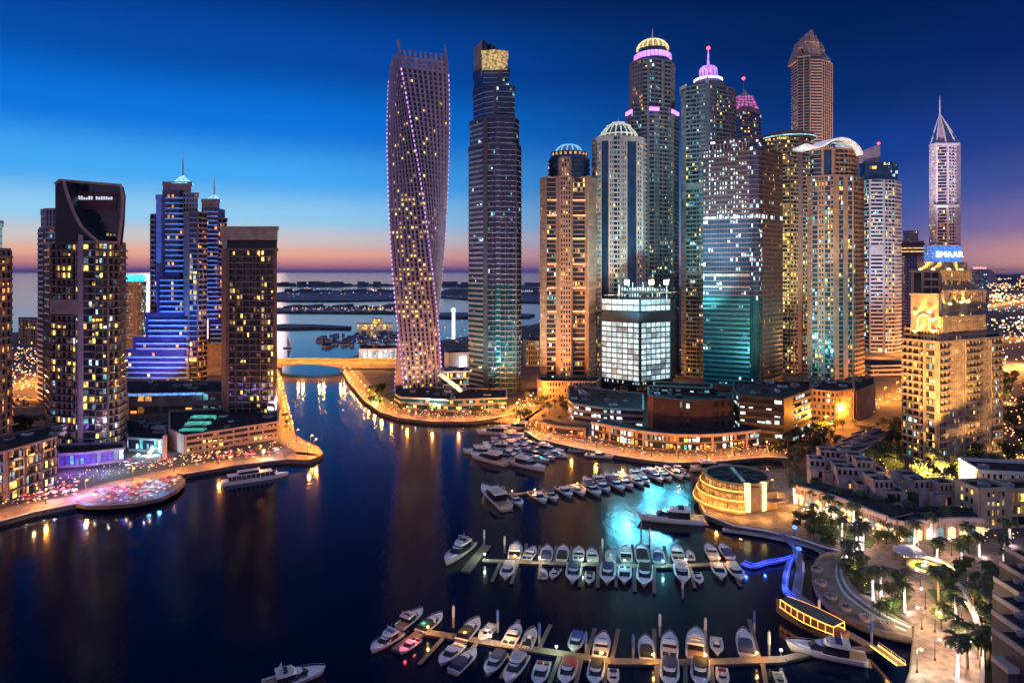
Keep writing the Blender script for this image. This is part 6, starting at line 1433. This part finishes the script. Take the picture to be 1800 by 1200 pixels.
pontoon([(848, 984), (1000, 990), (1160, 994), (1290, 990)], 2.2, 'long middle pontoon with boats on both sides', fingers=[(880, 986, 13, 260), (910, 987, 14, 262), (950, 989, 10, 266), (1022, 991, 14, 268), (1052, 992, 14, 269), (1083, 992, 14, 270), (1116, 993, 16, 270), (1150, 994, 17, 270), (1212, 993, 14, 276), (1280, 990, 14, 284), (920, 987, 14, 85), (948, 988, 13, 87), (975, 989, 13, 88), (1003, 990, 13, 89), (1057, 990, 13, 91), (1114, 991, 15, 92), (1142, 992, 15, 93), (1174, 992, 14, 95), (1202, 991, 14, 96), (1262, 989, 13, 101)])
pontoon([(836, 980), (818, 1003)], 3, 'short pontoon beside the big yacht left of the middle row'); pontoon([(836, 980), (856, 957)], 3, 'upper half of the short pontoon left of the middle row')
pontoon([(738, 1108), (900, 1134), (1075, 1161), (1230, 1163), (1380, 1157)], 2.4, 'long lower pontoon with orange lights', fingers=[(780, 1118, 12, 248), (805, 1122, 11, 66), (840, 1126, 13, 247), (880, 1131, 12, 68), (912, 1138, 12, 250), (945, 1142, 12, 72), (985, 1148, 13, 258), (1030, 1154, 13, 80), (1075, 1160, 14, 83), (1022, 1155, 12, 263), (1065, 1161, 12, 268), (1150, 1161, 14, 90), (1155, 1163, 13, 270), (1205, 1163, 13, 270), (1243, 1162, 15, 92), (1250, 1163, 12, 272), (1335, 1158, 18, 98), (1340, 1160, 11, 275)])
pontoon([(696, 1142), (745, 1106), (758, 1086)], 3, 'red and green lit cross pontoon at the left end of the lower row')
for px, col in (((712, 1130), (1, .08, .08)), ((728, 1118), (1, .12, .1)), ((745, 1092), (.1, 1, .6))): g = G(*px, 2.2); point_light(g, col, 260, None, .3)
pontoon([(905, 868), (1000, 856), (1100, 840), (1205, 824)], 2.2, 'slanting upper pontoon behind the row of boats'); pontoon([(880, 800), (960, 812)], 2, 'pontoon inside the dense yacht cluster'); pontoon([(900, 770), (950, 790)], 2, 'upper pontoon inside the dense yacht cluster')
pontoon([(1380, 1156), (1420, 1147), (1530, 1138)], 2, 'pontoon behind the big cream yacht')
pontoon([(1400, 965), (1408, 1000), (1400, 1045), (1425, 1062), (1465, 1098), (1530, 1135)], 2.6, 'long walkway pontoon running past the blue jetty and the dhow')
# orange lights on the pontoons
olamp = glow('dock_orange', (1, .5, .1), 16, evar=0)
dl = [(752, 1111, 0), (817, 1121, 0), (862, 1127, 1), (893, 1133, 0), (978, 1146, 2), (1058, 1157, 0), (1148, 1160, 0), (1240, 1161, 0), (1330, 1157, 0), (1373, 1152, 1), (905, 984, 3), (948, 987, 1), (1023, 990, 2), (1098, 992, 4), (1165, 993, 4), (1206, 991, 3), (1264, 988, 0), (852, 981, 2), (940, 866, 0), (1015, 855, 0), (1090, 841, 0), (900, 868, 0), (1160, 831, 3)]
for i, (px, py, ci) in enumerate(sorted(dl)):
    col = [(1, .48, .1), (1, .85, .6), (.7, 1, .6), (1, .75, .4), (.3, .9, 1)][ci]
    p = G(px, py, .7); o = empty('dock_lamp', (p.x, p.y, .7), '%s dock lamp from left among all pontoons, glowing %s' % (nth(i), ['orange', 'white', 'green-white', 'pale', 'cyan'][ci]), 'dock lamp', 'dock lamps')
    b = MB(); b.tube([(p.x, p.y, .7), (p.x, p.y, 1.9)], .07, pale, 6); b.build('post', o)
    b = MB(); b.lathe((p.x, p.y), [(.03, 1.85), (.26, 1.95), (.26, 2.2), (.03, 2.3)], glow('dock_glow_%d' % ci, col, 16, evar=0), 8); b.build('lamp_head', o)
    point_light((p.x, p.y - .2, 3.4), col, 900 if ci else 1100, o, .2)
pl = [(797, 1102, 0), (875, 1110, 1), (948, 1134, 1), (1030, 1150, 1), (1160, 1118, 0), (1240, 1125, 0), (1326, 1112, 1), (1352, 1150, 0), (1113, 1156, 1), (887, 972, 0), (851, 960, 0), (1059, 977, 0), (1142, 958, 0), (1200, 1050, 0), (1532, 1130, 1), (1440, 1090, 0), (1412, 1020, 0), (1127, 928, 0), (1268, 895, 0)]
for i, (px, py, bl) in enumerate(sorted(pl)):
    p = G(px, py, 0); o = empty('mooring_pile', (p.x, p.y, 0), '%s mooring pile from left, %s, rising from the water' % (nth(i), 'blue sleeved' if bl else 'pale'), 'pile', 'mooring piles')
    b = MB(); b.lathe((p.x, p.y), [(.28, -1), (.28, 4.2)], concrete, 10); b.build('shaft', o); b = MB(); b.lathe((p.x, p.y), [(.3, 2.6), (.34, 2.7), (.34, 5.2), (.01, 5.7)], bluec if bl else pale, 10); b.build('cap', o)
# blue lit jetty
bg_ = glow('jetty_blue', (.02, .05, 1), 4.0, evar=.3)
bj = empty('blue_jetty', G(1385, 1010, 0), 'low jetty glowing electric blue below the round pavilion', 'jetty')
for pth in ([(1305, 988), (1322, 994), (1345, 988), (1370, 984), (1392, 978)], [(1392, 978), (1384, 1000), (1380, 1025), (1382, 1040), (1394, 1050)]):
    V = [G(x, y, .8) for x, y in smoothpx(pth, 3)]
    b = MB()
    for p, q in zip(V, V[1:]): fr, ln = frame(p, q); b.box(fr, -.1, ln + .1, -.9, .9, .3, .8, mat('jetty_deck', (.12, .14, .3), .6))
    b.build('deck', bj)
    b = MB(); b.tube([v + Vector((0, -.95, .35)) for v in V], .13, bg_, 5); b.tube([v + Vector((.9, .9, .35)) for v in V], .07, bg_, 5); b.build('light_strip', bj)
for px in ((1312, 990), (1345, 988), (1384, 1000), (1380, 1025), (1392, 1048)): g = G(*px, 2.0); point_light(g, (.05, .12, 1), 900, bj, .4)
bs = empty('steel_truss', G(1388, 960, 0), 'blue painted gangway truss with globe lamps leading down to the blue jetty', 'gangway')
b = MB(); A, Z_ = G(1375, 938, 3), G(1408, 975, 1.2)
for off in (-.8, .8):
    for h_ in (0, 1.3): b.tube([A + Vector((off, 0, h_)), Z_ + Vector((off, 0, h_))], .09, bluec, 5)
    for k in range(8): q = A.lerp(Z_, k / 8); q2 = A.lerp(Z_, (k + 1) / 8); b.tube([q + Vector((off, 0, 0)), q2 + Vector((off, 0, 1.3))], .06, bluec, 4)
b.build('truss', bs); b = MB(); fr, ln = frame(A, Z_); b.hexa([A + Vector((-.7, 0, -.1)), A + Vector((.7, 0, -.1)), Z_ + Vector((.7, 0, -.1)), Z_ + Vector((-.7, 0, -.1)), A + Vector((-.7, 0, 0)), A + Vector((.7, 0, 0)), Z_ + Vector((.7, 0, 0)), Z_ + Vector((-.7, 0, 0))], pont); b.build('deck', bs)
for px, py in ((1397, 930), (1404, 968)): g = G(px, py, 4); b = MB(); b.tube([(g.x, g.y, 0.2), (g.x, g.y, 4)], .12, bluec, 6); b.lathe((g.x, g.y), [(.02, 4), (.8, 4.4), (.8, 5), (.02, 5.4)], glow('blue_globe', (.1, .3, 1), 1.5), 10); b.build('globe_lamp', bs)
point_light(G(1390, 955, 4), (.1, .25, 1), 900, bs)
# orange gangway bottom right
gw2 = empty('gangway', G(1560, 1155, 0), 'gangway with two bright orange handrails at the lower right', 'gangway')
A, Z_ = G(1537, 1136, 1.4), G(1584, 1170, 2.4)
b = MB(); d = (Z_ - A).normalized(); nrm = Vector((-d.y, d.x, 0)).normalized()
b.hexa([A - nrm, A + nrm, Z_ + nrm, Z_ - nrm, A - nrm + Vector((0, 0, .12)), A + nrm + Vector((0, 0, .12)), Z_ + nrm + Vector((0, 0, .12)), Z_ - nrm + Vector((0, 0, .12))], pont); b.build('deck', gw2)
for s_ in (-1, 1):
    b = MB(); b.tube([A + nrm * s_ + Vector((0, 0, .3)), Z_ + nrm * s_ + Vector((0, 0, .3))], .16, og, 6); b.tube([A + nrm * s_ + Vector((0, 0, 1.1)), Z_ + nrm * s_ + Vector((0, 0, 1.1))], .05, pale, 5)
    for k in range(7): q = A.lerp(Z_, k / 6) + nrm * s_; b.tube([q, q + Vector((0, 0, 1.1))], .04, pale, 4)
    b.build('handrail', gw2)
point_light((A + Z_) / 2 + Vector((0, 0, 2)), (1, .45, .1), 250, gw2)

# ------------------------------------------------------------------ lighthouse, far pier boats
Y = 860
lh = empty('light_column', G(797, 577, 2), 'slim white glowing column with green top beyond the peninsula', 'column'); p = XY(797, Y)
b = MB(); b.cube(p.x - 2, p.x + 2, Y, Y + 3, 2, ZA(548, Y), glow('column_white', (.75, .95, .9), 2.0)); b.build('shaft', lh); b = MB(); b.lathe((p.x, Y + 1), [(.1, ZA(549, Y)), (3, ZA(547, Y)), (2.5, ZA(543, Y)), (.1, ZA(541, Y))], glow('column_green', (.2, 1, .45), 5), 10); b.build('lamp_head', lh)
pt = Tower('pier_restaurant', G(665, 580, 1), 'tiered lit restaurant building on the breakwater beyond the bridge', 'building'); Y = 1010
volume(pt, [XY(628, Y + 6), XY(640, Y), XY(690, Y + 4)], 1, 9, [[(1, 'g', .8, 'warm')], [(1, 'g', .8, 'warm')]], 4, dict(wall=white, band=white, glass=PAL['warm'][2], bay=5), back=14)
volume(pt, [XY(655, Y + 8), XY(660, Y + 3), XY(672, Y + 6)], 9, 17, [[(1, 'g', .8, 'warm')], [(1, 'g', .8, 'warm')]], 4, dict(wall=white, band=white, glass=PAL['orange'][1], bay=4), back=10); pt.finish(20)
rnd = random.Random(21); pts = []
for k in range(46):
    t_ = rnd.random(); px = 562 + 135 * t_; py = 600 - 14 * t_ + rnd.uniform(-7, 13)
    pts.append((px, py))
pts.sort()
far_h = make_boat('canopied', 13, 4.2, navy)
for i, (px, py) in enumerate(pts):
    o = empty('motorboat', (0, 0, 0), '%s small far boat from left, moored beyond the bridge' % nth(i), 'boat', 'far boats beyond the bridge')
    for ch in far_h.children:
        if ch.name.split('.')[0] in ('hull', 'canopy', 'windscreen', 'deck'): c2 = ch.copy(); C.objects.link(c2); c2.parent = o
    p = G(px, py, 0); o.location = p; o.rotation_euler = (0, 0, rnd.uniform(0, 6.28)); o.scale = (1.1, 1.1, 1.5)
def nuke(o):
    for ch in list(o.children): nuke(ch)
    bpy.data.objects.remove(o)
nuke(far_h)
for o in protos.values(): nuke(o)
sb = empty('sailing_boat', G(505, 612, 0), 'small dark sailing boat on the water left of the bridge', 'boat'); p = G(505, 612, 0)
b = MB(); b.hexa([(p.x - 4, p.y - 1, -.2), (p.x + 4, p.y - 1, -.2), (p.x + 4, p.y + 1, -.2), (p.x - 4, p.y + 1, -.2), (p.x - 5, p.y - 1.3, 1.2), (p.x + 6, p.y - .2, 1.4), (p.x + 6, p.y + .2, 1.4), (p.x - 5, p.y + 1.3, 1.2)], brown); b.build('hull', sb)
b = MB(); b.tube([(p.x, p.y, 1), (p.x, p.y, 14)], .15, brown, 5); b.build('mast', sb); b = MB(); b.add([(p.x + .2, p.y, 2), (p.x + 4, p.y + .1, 2.4), (p.x + .2, p.y, 13.5), (p.x + .2, p.y + .1, 2), (p.x + 4, p.y + .2, 2.4), (p.x + .2, p.y + .1, 13.5)], [(0, 1, 2), (3, 5, 4)], rose); b.build('sail', sb)

# ------------------------------------------------------------------ trees and palms
leaf = mat('leaf', (.045, .075, .022), .8, var=.6, scale=1.2); leaf2 = mat('leaf_light', (.085, .10, .03), .8, var=.6, scale=1.2); bark = mat('bark', (.09, .06, .04), .9)
palmleaf = mat('palm_leaf', (.06, .08, .03), .7, var=.5, scale=2); trunk_lit = mat('wrapped_trunk', (.55, .5, .48), .7, emit=(1, .86, .88), es=.9, var=.1, evar=.5); trunk_plain = mat('palm_trunk', (.18, .13, .09), .9)
def tree_proto(seed, h, rad, n=420):
    rnd = random.Random(seed); r = empty('leafy_tree', (0, 0, 0)); b = MB(); b.tube([(0, 0, 0), (.1, .05, h * .3), (0, .1, h * .55)], .28, bark, 6, .14)
    for k in range(4): a = rnd.uniform(0, 6.28); b.tube([(0, 0, h * .3), (rad * .5 * math.cos(a), rad * .5 * math.sin(a), h * .62)], .12, bark, 5, .05)
    b.build('trunk', r); b = MB()
    cl = [(rnd.uniform(-.55, .55) * rad, rnd.uniform(-.55, .55) * rad, h * rnd.uniform(.5, .85), rad * rnd.uniform(.35, .6)) for _ in range(9)]
    for _ in range(n):
        cx, cy_, cz, q = rnd.choice(cl); d = Vector((rnd.gauss(0, 1), rnd.gauss(0, 1), rnd.gauss(0, .8))).normalized() * q * rnd.uniform(.6, 1.05); c_ = Vector((cx, cy_, cz)) + d
        u = Vector((rnd.gauss(0, 1), rnd.gauss(0, 1), rnd.gauss(0, 1))).normalized(); v = u.cross(Vector((rnd.gauss(0, 1), rnd.gauss(0, 1), rnd.gauss(0, 1)))).normalized(); s_ = rnd.uniform(.22, .5)
        b.add([c_ - u * s_, c_ + v * s_ * .6, c_ + u * s_, c_ - v * s_ * .6], [(0, 1, 2, 3)], leaf if rnd.random() < .65 else leaf2)
    b.build('crown', r); return r
def palm_proto(seed, h, lit):
    rnd = random.Random(seed); r = empty('palm_tree', (0, 0, 0)); b = MB(); b.tube([(0, 0, 0), (.05, .1, h * .5), (0, .2, h)], .32, trunk_lit if lit else trunk_plain, 8, .24); b.build('trunk', r); b = MB()
    for k in range(20):
        a = k * 2.4 + rnd.uniform(-.2, .2); el = rnd.uniform(-.1, .9); Lf = rnd.uniform(2.6, 3.4); p = Vector((0, .2, h)); n = 7; prev = None
        for j in range(n + 1):
            t_ = j / n; ee = el - 1.6 * t_ ** 1.3; st_ = Lf / n
            c_ = Vector((math.cos(a) * math.cos(ee), math.sin(a) * math.cos(ee), math.sin(ee)))
            if j: p = p + c_ * st_
            side = Vector((-math.sin(a), math.cos(a), 0)); w_ = .62 * math.sin(math.pi * (.12 + .86 * t_)) ; cur = (p.copy(), side * w_, w_)
            if prev and j % 1 == 0:
                for s_ in (-1, 1):
                    b.add([prev[0], cur[0], cur[0] + cur[1] * s_ + Vector((0, 0, -.35 * w_)) + c_ * .25, prev[0].lerp(cur[0], .35) + prev[1] * s_ + Vector((0, 0, -.35 * w_)) + c_ * .25], [(0, 1, 2, 3)] if s_ > 0 else [(3, 2, 1, 0)], palmleaf)
            prev = cur
    b.build('crown', r); return r
tp_ = [tree_proto(i, 6.5, 3.0) for i in range(3)] + [tree_proto(9, 4, 2.3, 320)]
pp = {True: [palm_proto(31, 7.5, True), palm_proto(32, 6.5, True)], False: [palm_proto(33, 7.5, False)]}
rnd = random.Random(77)
palms = [(1457, 905, 1), (1430, 893, 1), (1466, 925, 1), (1395, 865, 1), (1397, 885, 1), (1500, 925, 1), (1512, 965, 1), (1488, 985, 1), (1500, 990, 1), (1517, 968, 1), (1505, 975, 1), (1607, 958, 1), (1637, 948, 1), (1667, 940, 1), (1665, 935, 1), (1647, 985, 1), (1690, 992, 1), (1722, 978, 1), (1776, 960, 1), (1698, 962, 1),
         (1535, 1053, 1), (1549, 1048, 1), (1581, 1052, 1), (1591, 1078, 1), (1681, 1105, 1), (1690, 1145, 1), (1683, 1190, 1), (1710, 1075, 0), (1740, 1060, 0), (1745, 1100, 0), (1735, 1030, 0), (1755, 1150, 0), (1740, 1175, 0), (1768, 1010, 0), (1650, 1060, 0), (1470, 895, 0), (1540, 905, 0), (1596, 918, 0), (1385, 840, 0), (1396, 850, 0), (1406, 880, 1), (1480, 950, 1), (1765, 985, 1)]
for lit in (1, 0):
    L_ = sorted([p for p in palms if p[2] == lit])
    for i, (px, py, _) in enumerate(L_):
        o = copy_tree(rnd.choice(pp[bool(lit)])); p = G(px, py, 2); o.location = p; o.rotation_euler = (0, 0, rnd.uniform(0, 6.28)); s = rnd.uniform(.9, 1.15); o.scale = (s, s, s)
        tag(o, '%s %s from left around the plaza' % (nth(i), 'palm with white lit trunk' if lit else 'dark unlit palm'), 'palm tree', 'plaza palms')
        if lit: point_light((p.x + .6, p.y - 1.1, 3.0), (1, .78, .74), 420, o, .15)
def scatter(polys, nn, where, group, rng=(.8, 1.35), palm=0.15, lim=None):
    L_ = []
    for (x0, x1, y0, y1), k in polys:
        for _ in range(k): L_.append((rnd.uniform(x0, x1), rnd.uniform(y0, y1)))
    L_.sort()
    for i, (px, py) in enumerate(L_):
        isp = rnd.random() < palm; o = copy_tree(pp[False][0] if isp else rnd.choice(tp_)); p = G(px, py, 2); o.location = p; o.rotation_euler = (0, 0, rnd.uniform(0, 6.28)); s = rnd.uniform(*rng); o.scale = (s * rnd.uniform(.9, 1.1), s, s * rnd.uniform(.85, 1.1))
        tag(o, ('%s %s from left ' % (nth(i), 'dark palm' if isp else 'leafy green tree')) + where if len(L_) <= 60 else ('dark leafy tree ' + where), 'tree', group)
scatter([((1520, 1582, 765, 835), 24), ((1600, 1700, 835, 860), 18), ((1690, 1760, 800, 850), 8)], 0, 'by the foot of the sand tower', 'trees around the sand tower', (.9, 1.5))
scatter([((1762, 1850, 720, 820), 30), ((1765, 1850, 665, 720), 14)], 0, 'in the park right of the sand tower', 'park trees at the right', (1.1, 1.8), .1)
scatter([((1400, 1560, 905, 925), 14), ((1480, 1520, 985, 1035), 18), ((1400, 1480, 915, 945), 22), ((1535, 1600, 940, 965), 10), ((1545, 1595, 1050, 1085), 8), ((1640, 1720, 965, 975), 7), ((1440, 1500, 945, 965), 8)], 0, 'in the plaza beds near the arcade', 'plaza shrubs and small trees', (.45, .85), .05)
scatter([((1640, 1680, 1035, 1080), 8), ((1655, 1672, 1085, 1110), 3), ((1700, 1765, 1020, 1190), 22), ((1680, 1700, 1000, 1012), 3)], 0, 'behind the curved lower right wall', 'lower right garden trees', (.55, 1.1), .3)
scatter([((20, 92, 745, 790), 14)], 0, 'between the two leftmost towers', 'trees between left towers', (1.0, 1.5), .5)
scatter([((640, 690, 685, 712), 14)], 0, 'in the garden by the twisted tower', 'trees by the twisted tower', (.8, 1.2), .1)
scatter([((1400, 1450, 770, 795), 14), ((1450, 1585, 742, 790), 16), ((1390, 1440, 800, 840), 12), ((1425, 1445, 850, 880), 5), ((1440, 1660, 893, 903), 14)], 0, 'beside the villas above the arcade', 'villa garden trees', (.6, 1.1), .2)
scatter([((500, 520, 700, 770), 8), ((380, 480, 795, 806), 7)], 0, 'on the left promenade', 'left promenade trees', (.4, .7), .5)
scatter([((905, 1000, 700, 748), 26), ((690, 900, 722, 730), 16)], 0, 'around the orange street below the peach tower', 'trees below the peach tower', (.6, 1.1), .3)
scatter([((1400, 1440, 745, 795), 12), ((1350, 1400, 786, 796), 5)], 0, 'by the junction right of the car park', 'trees by the junction', (.7, 1.1), .3)
scatter([((1080, 1390, 790, 800), 12)], 0, 'in front of the curved shops', 'trees by the curved shops', (.35, .5), .5)
for lst in (tp_, pp[True], pp[False]):
    for o in lst: nuke(o)
for px, c_, w_ in (((660, 700), (.6, 1, .2), 9000), ((1548, 822), (1, .7, .25), 2500), ((1600, 845), (1, .65, .25), 2500), ((1665, 842), (1, .65, .25), 2500), ((1500, 990), (1, .8, .4), 700), ((1655, 1050), (1, .8, .25), 1600), ((1735, 1130), (1, .65, .2), 1400), ((1770, 700), (1, .55, .2), 6000), ((1790, 790), (1, .55, .2), 3000),
                   ((1575, 1065), (.8, 1, .4), 700), ((1630, 930), (1, .7, .4), 1500), ((1700, 880), (1, .65, .25), 3500), ((1580, 855), (1, .6, .3), 2500), ((1500, 855), (1, .7, .5), 1200), ((1440, 868), (1, .75, .65), 2500), ((1530, 905), (1, .75, .65), 2500), ((1600, 905), (1, .7, .5), 2500), ((1660, 912), (1, .65, .4), 2500)):
    p = G(*px, 5); point_light(p, c_, w_, None, .4)
# ------------------------------------------------------------------ left restaurant terrace on the water
tt = [(133, 884), (150, 868), (200, 852), (260, 843), (318, 835), (326, 845), (312, 860), (285, 874), (240, 884), (190, 888), (150, 888)]
slab('terrace', tt, 2.6, mat('terrace_deck', (.22, .15, .13), .8, var=.4, scale=2), brown, 1.2)
tv = [G(x, y, 2.6) for x, y in smoothpx([(326, 845), (312, 860), (285, 874), (240, 884), (190, 888), (150, 888), (133, 884)], 3)]
rl = empty('terrace_railing', (tv[0].x, tv[0].y, 2.6), 'railing around the boat-shaped restaurant terrace on the left quay', 'railing'); b = MB(); b.tube([v + Vector((0, 0, 1.1)) for v in tv], .07, pale, 4); b.build('top_rail', rl); b = MB()
for v in tv: b.tube([v, v + Vector((0, 0, 1.1))], .06, pale, 4)
b.build('baluster', rl)
def parasol_proto(m):
    r = empty('parasol', (0, 0, 0)); b = MB(); b.tube([(0, 0, 0), (0, 0, 2.5)], .05, pale, 5); b.build('pole', r); b = MB(); b.lathe((0, 0), [(1.25, 2.15), (1.2, 2.25), (.02, 2.75)], m, 8); b.build('canopy', r)
    b = MB(); b.lathe((0, 0), [(.01, .75), (.6, .75), (.6, .7)], mat('table_light', (.6, .5, .4), .5, emit=(1, .55, .35), es=.7), 10); b.build('table', r); return r
pm = [(parasol_proto(white), 'white'), (parasol_proto(mat('pink_cloth', (.5, .12, .2), .7)), 'pink'), (parasol_proto(mat('maroon_cloth', (.22, .04, .05), .7)), 'maroon')]
def parasols(area, n, where, group, z=2.6, mode=None):
    L_ = []; tries = 0
    while len(L_) < n and tries < 3000:
        tries += 1; f_, g_ = rnd.random(), rnd.random(); (x0, y0), (x1, y1), dy = area; px = x0 + (x1 - x0) * f_; py = y0 + (y1 - y0) * f_ + dy * g_ * (math.sin(math.pi * (.08 + .84 * f_)) if mode else 1)
        p = G(px, py, z)
        if all((p - q[1]).length > 2.6 for q in L_): L_.append((px, p))
    L_.sort(key=lambda t_: t_[0])
    for i, (px, p) in enumerate(L_):
        pr, cn = rnd.choice(pm); o = copy_tree(pr); o.location = p; tag(o, '%s parasol from left %s, %s' % (nth(i), where, cn), 'parasol', group)
        if i % 4 == 1: point_light((p.x, p.y - .8, z + 3.6), rnd.choice([(1, .5, .4), (1, .6, .3), (.8, .6, 1), (1, .75, .6)]), 130, o, .2)
parasols(((158, 874), (316, 842), 24), 58, 'on the boat-shaped restaurant terrace', 'parasols of the water terrace', 2.6, 1)
parasols(((40, 868), (140, 850), 22), 16, 'in front of the violet podium', 'parasols by the violet podium', 2.05)
parasols(((340, 806), (490, 786), 14), 26, 'in front of the yellow lit parking podium', 'parasols by the parking podium', 2.05)
parasols(((220, 815), (300, 808), 12), 14, 'beside the brown pylon', 'parasols by the pylon', 2.05)
parasols(((700, 724), (880, 722), 8), 24, 'on the central promenade', 'parasols of the central promenade', 2.05)
parasols(((960, 770), (1380, 790), 5), 24, 'outside the curved shops', 'parasols by the curved shops', 2.05)
for o, _ in pm: nuke(o)
for px, c_, w_ in (((60, 890), (1, .5, .2), 1500), ((95, 862), (.5, .6, 1), 2500), ((140, 860), (.45, .15, 1), 4500), ((175, 850), (.4, .2, 1), 4500), ((215, 842), (.6, .5, 1), 1200), ((260, 835), (.6, .8, 1), 1500), ((470, 795), (.8, .95, 1), 2500), ((495, 780), (.9, .5, .9), 1500)):
    point_light(G(*px, 5), c_, w_, None, .3)
for q_, c_ in (((150, 876), (.1, .35, 1)), ((262, 858), (.2, .6, 1)), ((280, 856), (.08, .3, 1)), ((215, 862), (.03, .1, 1))): point_light(G(*q_, 5.0), c_, 1600, None, .5)
# ------------------------------------------------------------------ cars on the roads
def car_proto(m):
    r = empty('parked_car', (0, 0, 0)); b = MB()
    prof = [(-2.1, .35), (-2.15, .75), (-1.9, .95), (-1.3, 1.0), (-.9, 1.42), (.6, 1.45), (1.15, 1.02), (2.0, .88), (2.2, .6), (2.15, .35)]
    n = len(prof); b.add([(x, -.88, z) for x, z in prof] + [(x, .88, z) for x, z in prof], [tuple(range(n - 1, -1, -1)), tuple(range(n, 2 * n))] + [(i, (i + 1) % n, n + (i + 1) % n, n + i) for i in range(n)], m); b.build('body', r)
    b = MB(); b.hexa([(-1.15, -.9, 1.03), (.98, -.9, 1.03), (.98, .9, 1.03), (-1.15, .9, 1.03), (-.88, -.9, 1.36), (.55, -.9, 1.38), (.55, .9, 1.38), (-.88, .9, 1.36)], winm); b.build('window', r)
    for x in (-1.35, 1.35):
        for y in (-.82, .82): b = MB(); b.tube([(x, y - .1, .33), (x, y + .1, .33)], .33, black, 10); b.build('wheel', r)
    for y in (-.6, .6): b = MB(); b.cube(2.15, 2.22, y - .16, y + .16, .6, .75, glow('headlight', (1, .9, .7), 9, evar=0)); b.build('headlight', r); b = MB(); b.cube(-2.19, -2.13, y - .16, y + .16, .7, .82, glow('tail_light', (1, .04, .03), 5, evar=0)); b.build('tail_light', r)
    return r
cps = [(car_proto(mat('car_white', (.7, .7, .7), .3)), 'white'), (car_proto(mat('car_silver', (.35, .36, .38), .3, .5)), 'silver'), (car_proto(mat('car_black', (.02, .02, .025), .25)), 'black')]
rd = [G(x, y, 2.05) for x, y in [(1395, 795), (1450, 768), (1520, 728), (1590, 692)]]; L_ = []
for k in range(26):
    f_ = rnd.random() * 2.98; j = int(f_); q = f_ - j; d = (rd[j + 1] - rd[j]).normalized(); nrm = Vector((-d.y, d.x, 0)); ln_ = rnd.choice([4.7, 14, 23]); p = rd[j].lerp(rd[j + 1], q) + nrm * ln_
    if all((p - o[0]).length > 6 for o in L_): L_.append((p, math.atan2(d.y, d.x) + (math.pi if ln_ > 13 else 0)))
L_.sort(key=lambda t_: t_[0].x / t_[0].y)
for i, (p, a) in enumerate(L_):
    pr, cn = rnd.choice(cps); o = copy_tree(pr); o.location = p; o.rotation_euler = (0, 0, a); o.name = 'car'; tag(o, '%s car from left on the wide orange road, %s' % (nth(i), cn), 'car', 'cars on the wide road')
for o, _ in cps: nuke(o)

# ------------------------------------------------------------------ small lamps, candles and path lights too many to count
def sparkle(name, label, areas, seed, z=2.0):
    rn = random.Random(seed); b = MB()
    for (pts_, dy, n, cols, s_, zr) in areas:
        for _ in range(int(n * .55)):
            f_ = rn.random() * (len(pts_) - 1); j = min(int(f_), len(pts_) - 2); q = f_ - j
            px = pts_[j][0] + (pts_[j + 1][0] - pts_[j][0]) * q; py = pts_[j][1] + (pts_[j + 1][1] - pts_[j][1]) * q - rn.random() * dy
            p = G(px, py, z); k = s_ * p.y / F * rn.uniform(.35, .95); h = rn.uniform(*zr)
            b.cube(p.x - k, p.x + k, p.y - k, p.y + k, z + h, z + h + 2 * k, rn.choice(cols))
    o = b.build(name); return tag(o, label, 'small lights', None, 'stuff')
am = [glow('spark_amber', (1, .55, .12), 5.0), glow('spark_orange', (1, .36, .06), 5.0), glow('spark_white', (1, .82, .55), 4.5)]
pu = [glow('spark_violet', (.55, .2, 1), 3.0), glow('spark_blue', (.2, .4, 1), 3.0), glow('spark_pink', (1, .3, .5), 2.5)]
sparkle('promenade_lights', 'tiny lamps and candles sparkling along the left promenade', [([(0, 900), (130, 870)], 26, 150, am + pu, .55, (.6, 3)), ([(100, 866), (230, 840)], 22, 130, pu + am[:1], .55, (.6, 4)), ([(230, 838), (500, 795)], 16, 230, am, .55, (.5, 3)), ([(492, 668), (505, 715), (515, 760)], 6, 130, am, .6, (.5, 3.5)), ([(505, 790), (555, 790)], 10, 30, am, .5, (.5, 3)), ([(225, 715), (390, 705)], 12, 90, am, .6, (.5, 3))], 1)
sparkle('promenade_lights', 'tiny lamps sparkling along the central and right promenades', [(qc, 10, 300, am, .5, (.5, 3)), (qr, 14, 420, am + am[1:2], .5, (.5, 3)), ([(905, 745), (965, 705), (1060, 690)], 24, 260, am, .6, (.5, 5)), ([(1050, 745), (1130, 760)], 10, 40, am + [gc[0]], .5, (.5, 4))], 2)
sparkle('garden_lights', 'tiny garden lamps glinting among the trees and paths at the right', [([(1400, 915), (1500, 935), (1560, 955), (1790, 960)], 24, 260, am, .8, (.3, 2.2)), ([(1520, 860), (1700, 870)], 45, 200, am[:2], .8, (.5, 5)), ([(1765, 830), (1850, 830)], 130, 320, am[:2], .8, (2, 9)), ([(1480, 1000), (1560, 1070)], 26, 60, am, .5, (.2, 1)), ([(1700, 1040), (1750, 1180)], 30, 50, am[:2], .5, (.3, 2)), ([(1440, 775), (1590, 700)], 20, 120, am, .6, (.5, 2))], 3)
hz = MB(); hz.cube(-62000, 62000, -400, 92000, -3, 420, None)
hm_ = bpy.data.materials.new('haze'); hm_.use_nodes = True; t_ = hm_.node_tree; t_.nodes.clear()
vo = t_.nodes.new('ShaderNodeVolumePrincipled'); vo.inputs['Color'].default_value = (.12, .26, .85, 1); vo.inputs['Density'].default_value = 0.000012; vo.inputs['Anisotropy'].default_value = 0.2
mo = t_.nodes.new('ShaderNodeOutputMaterial'); t_.links.new(vo.outputs[0], mo.inputs['Volume'])
hz.mats = [hm_]; hz.m = [0] * 6; ho = hz.build('haze'); ho['kind'] = 'stuff'
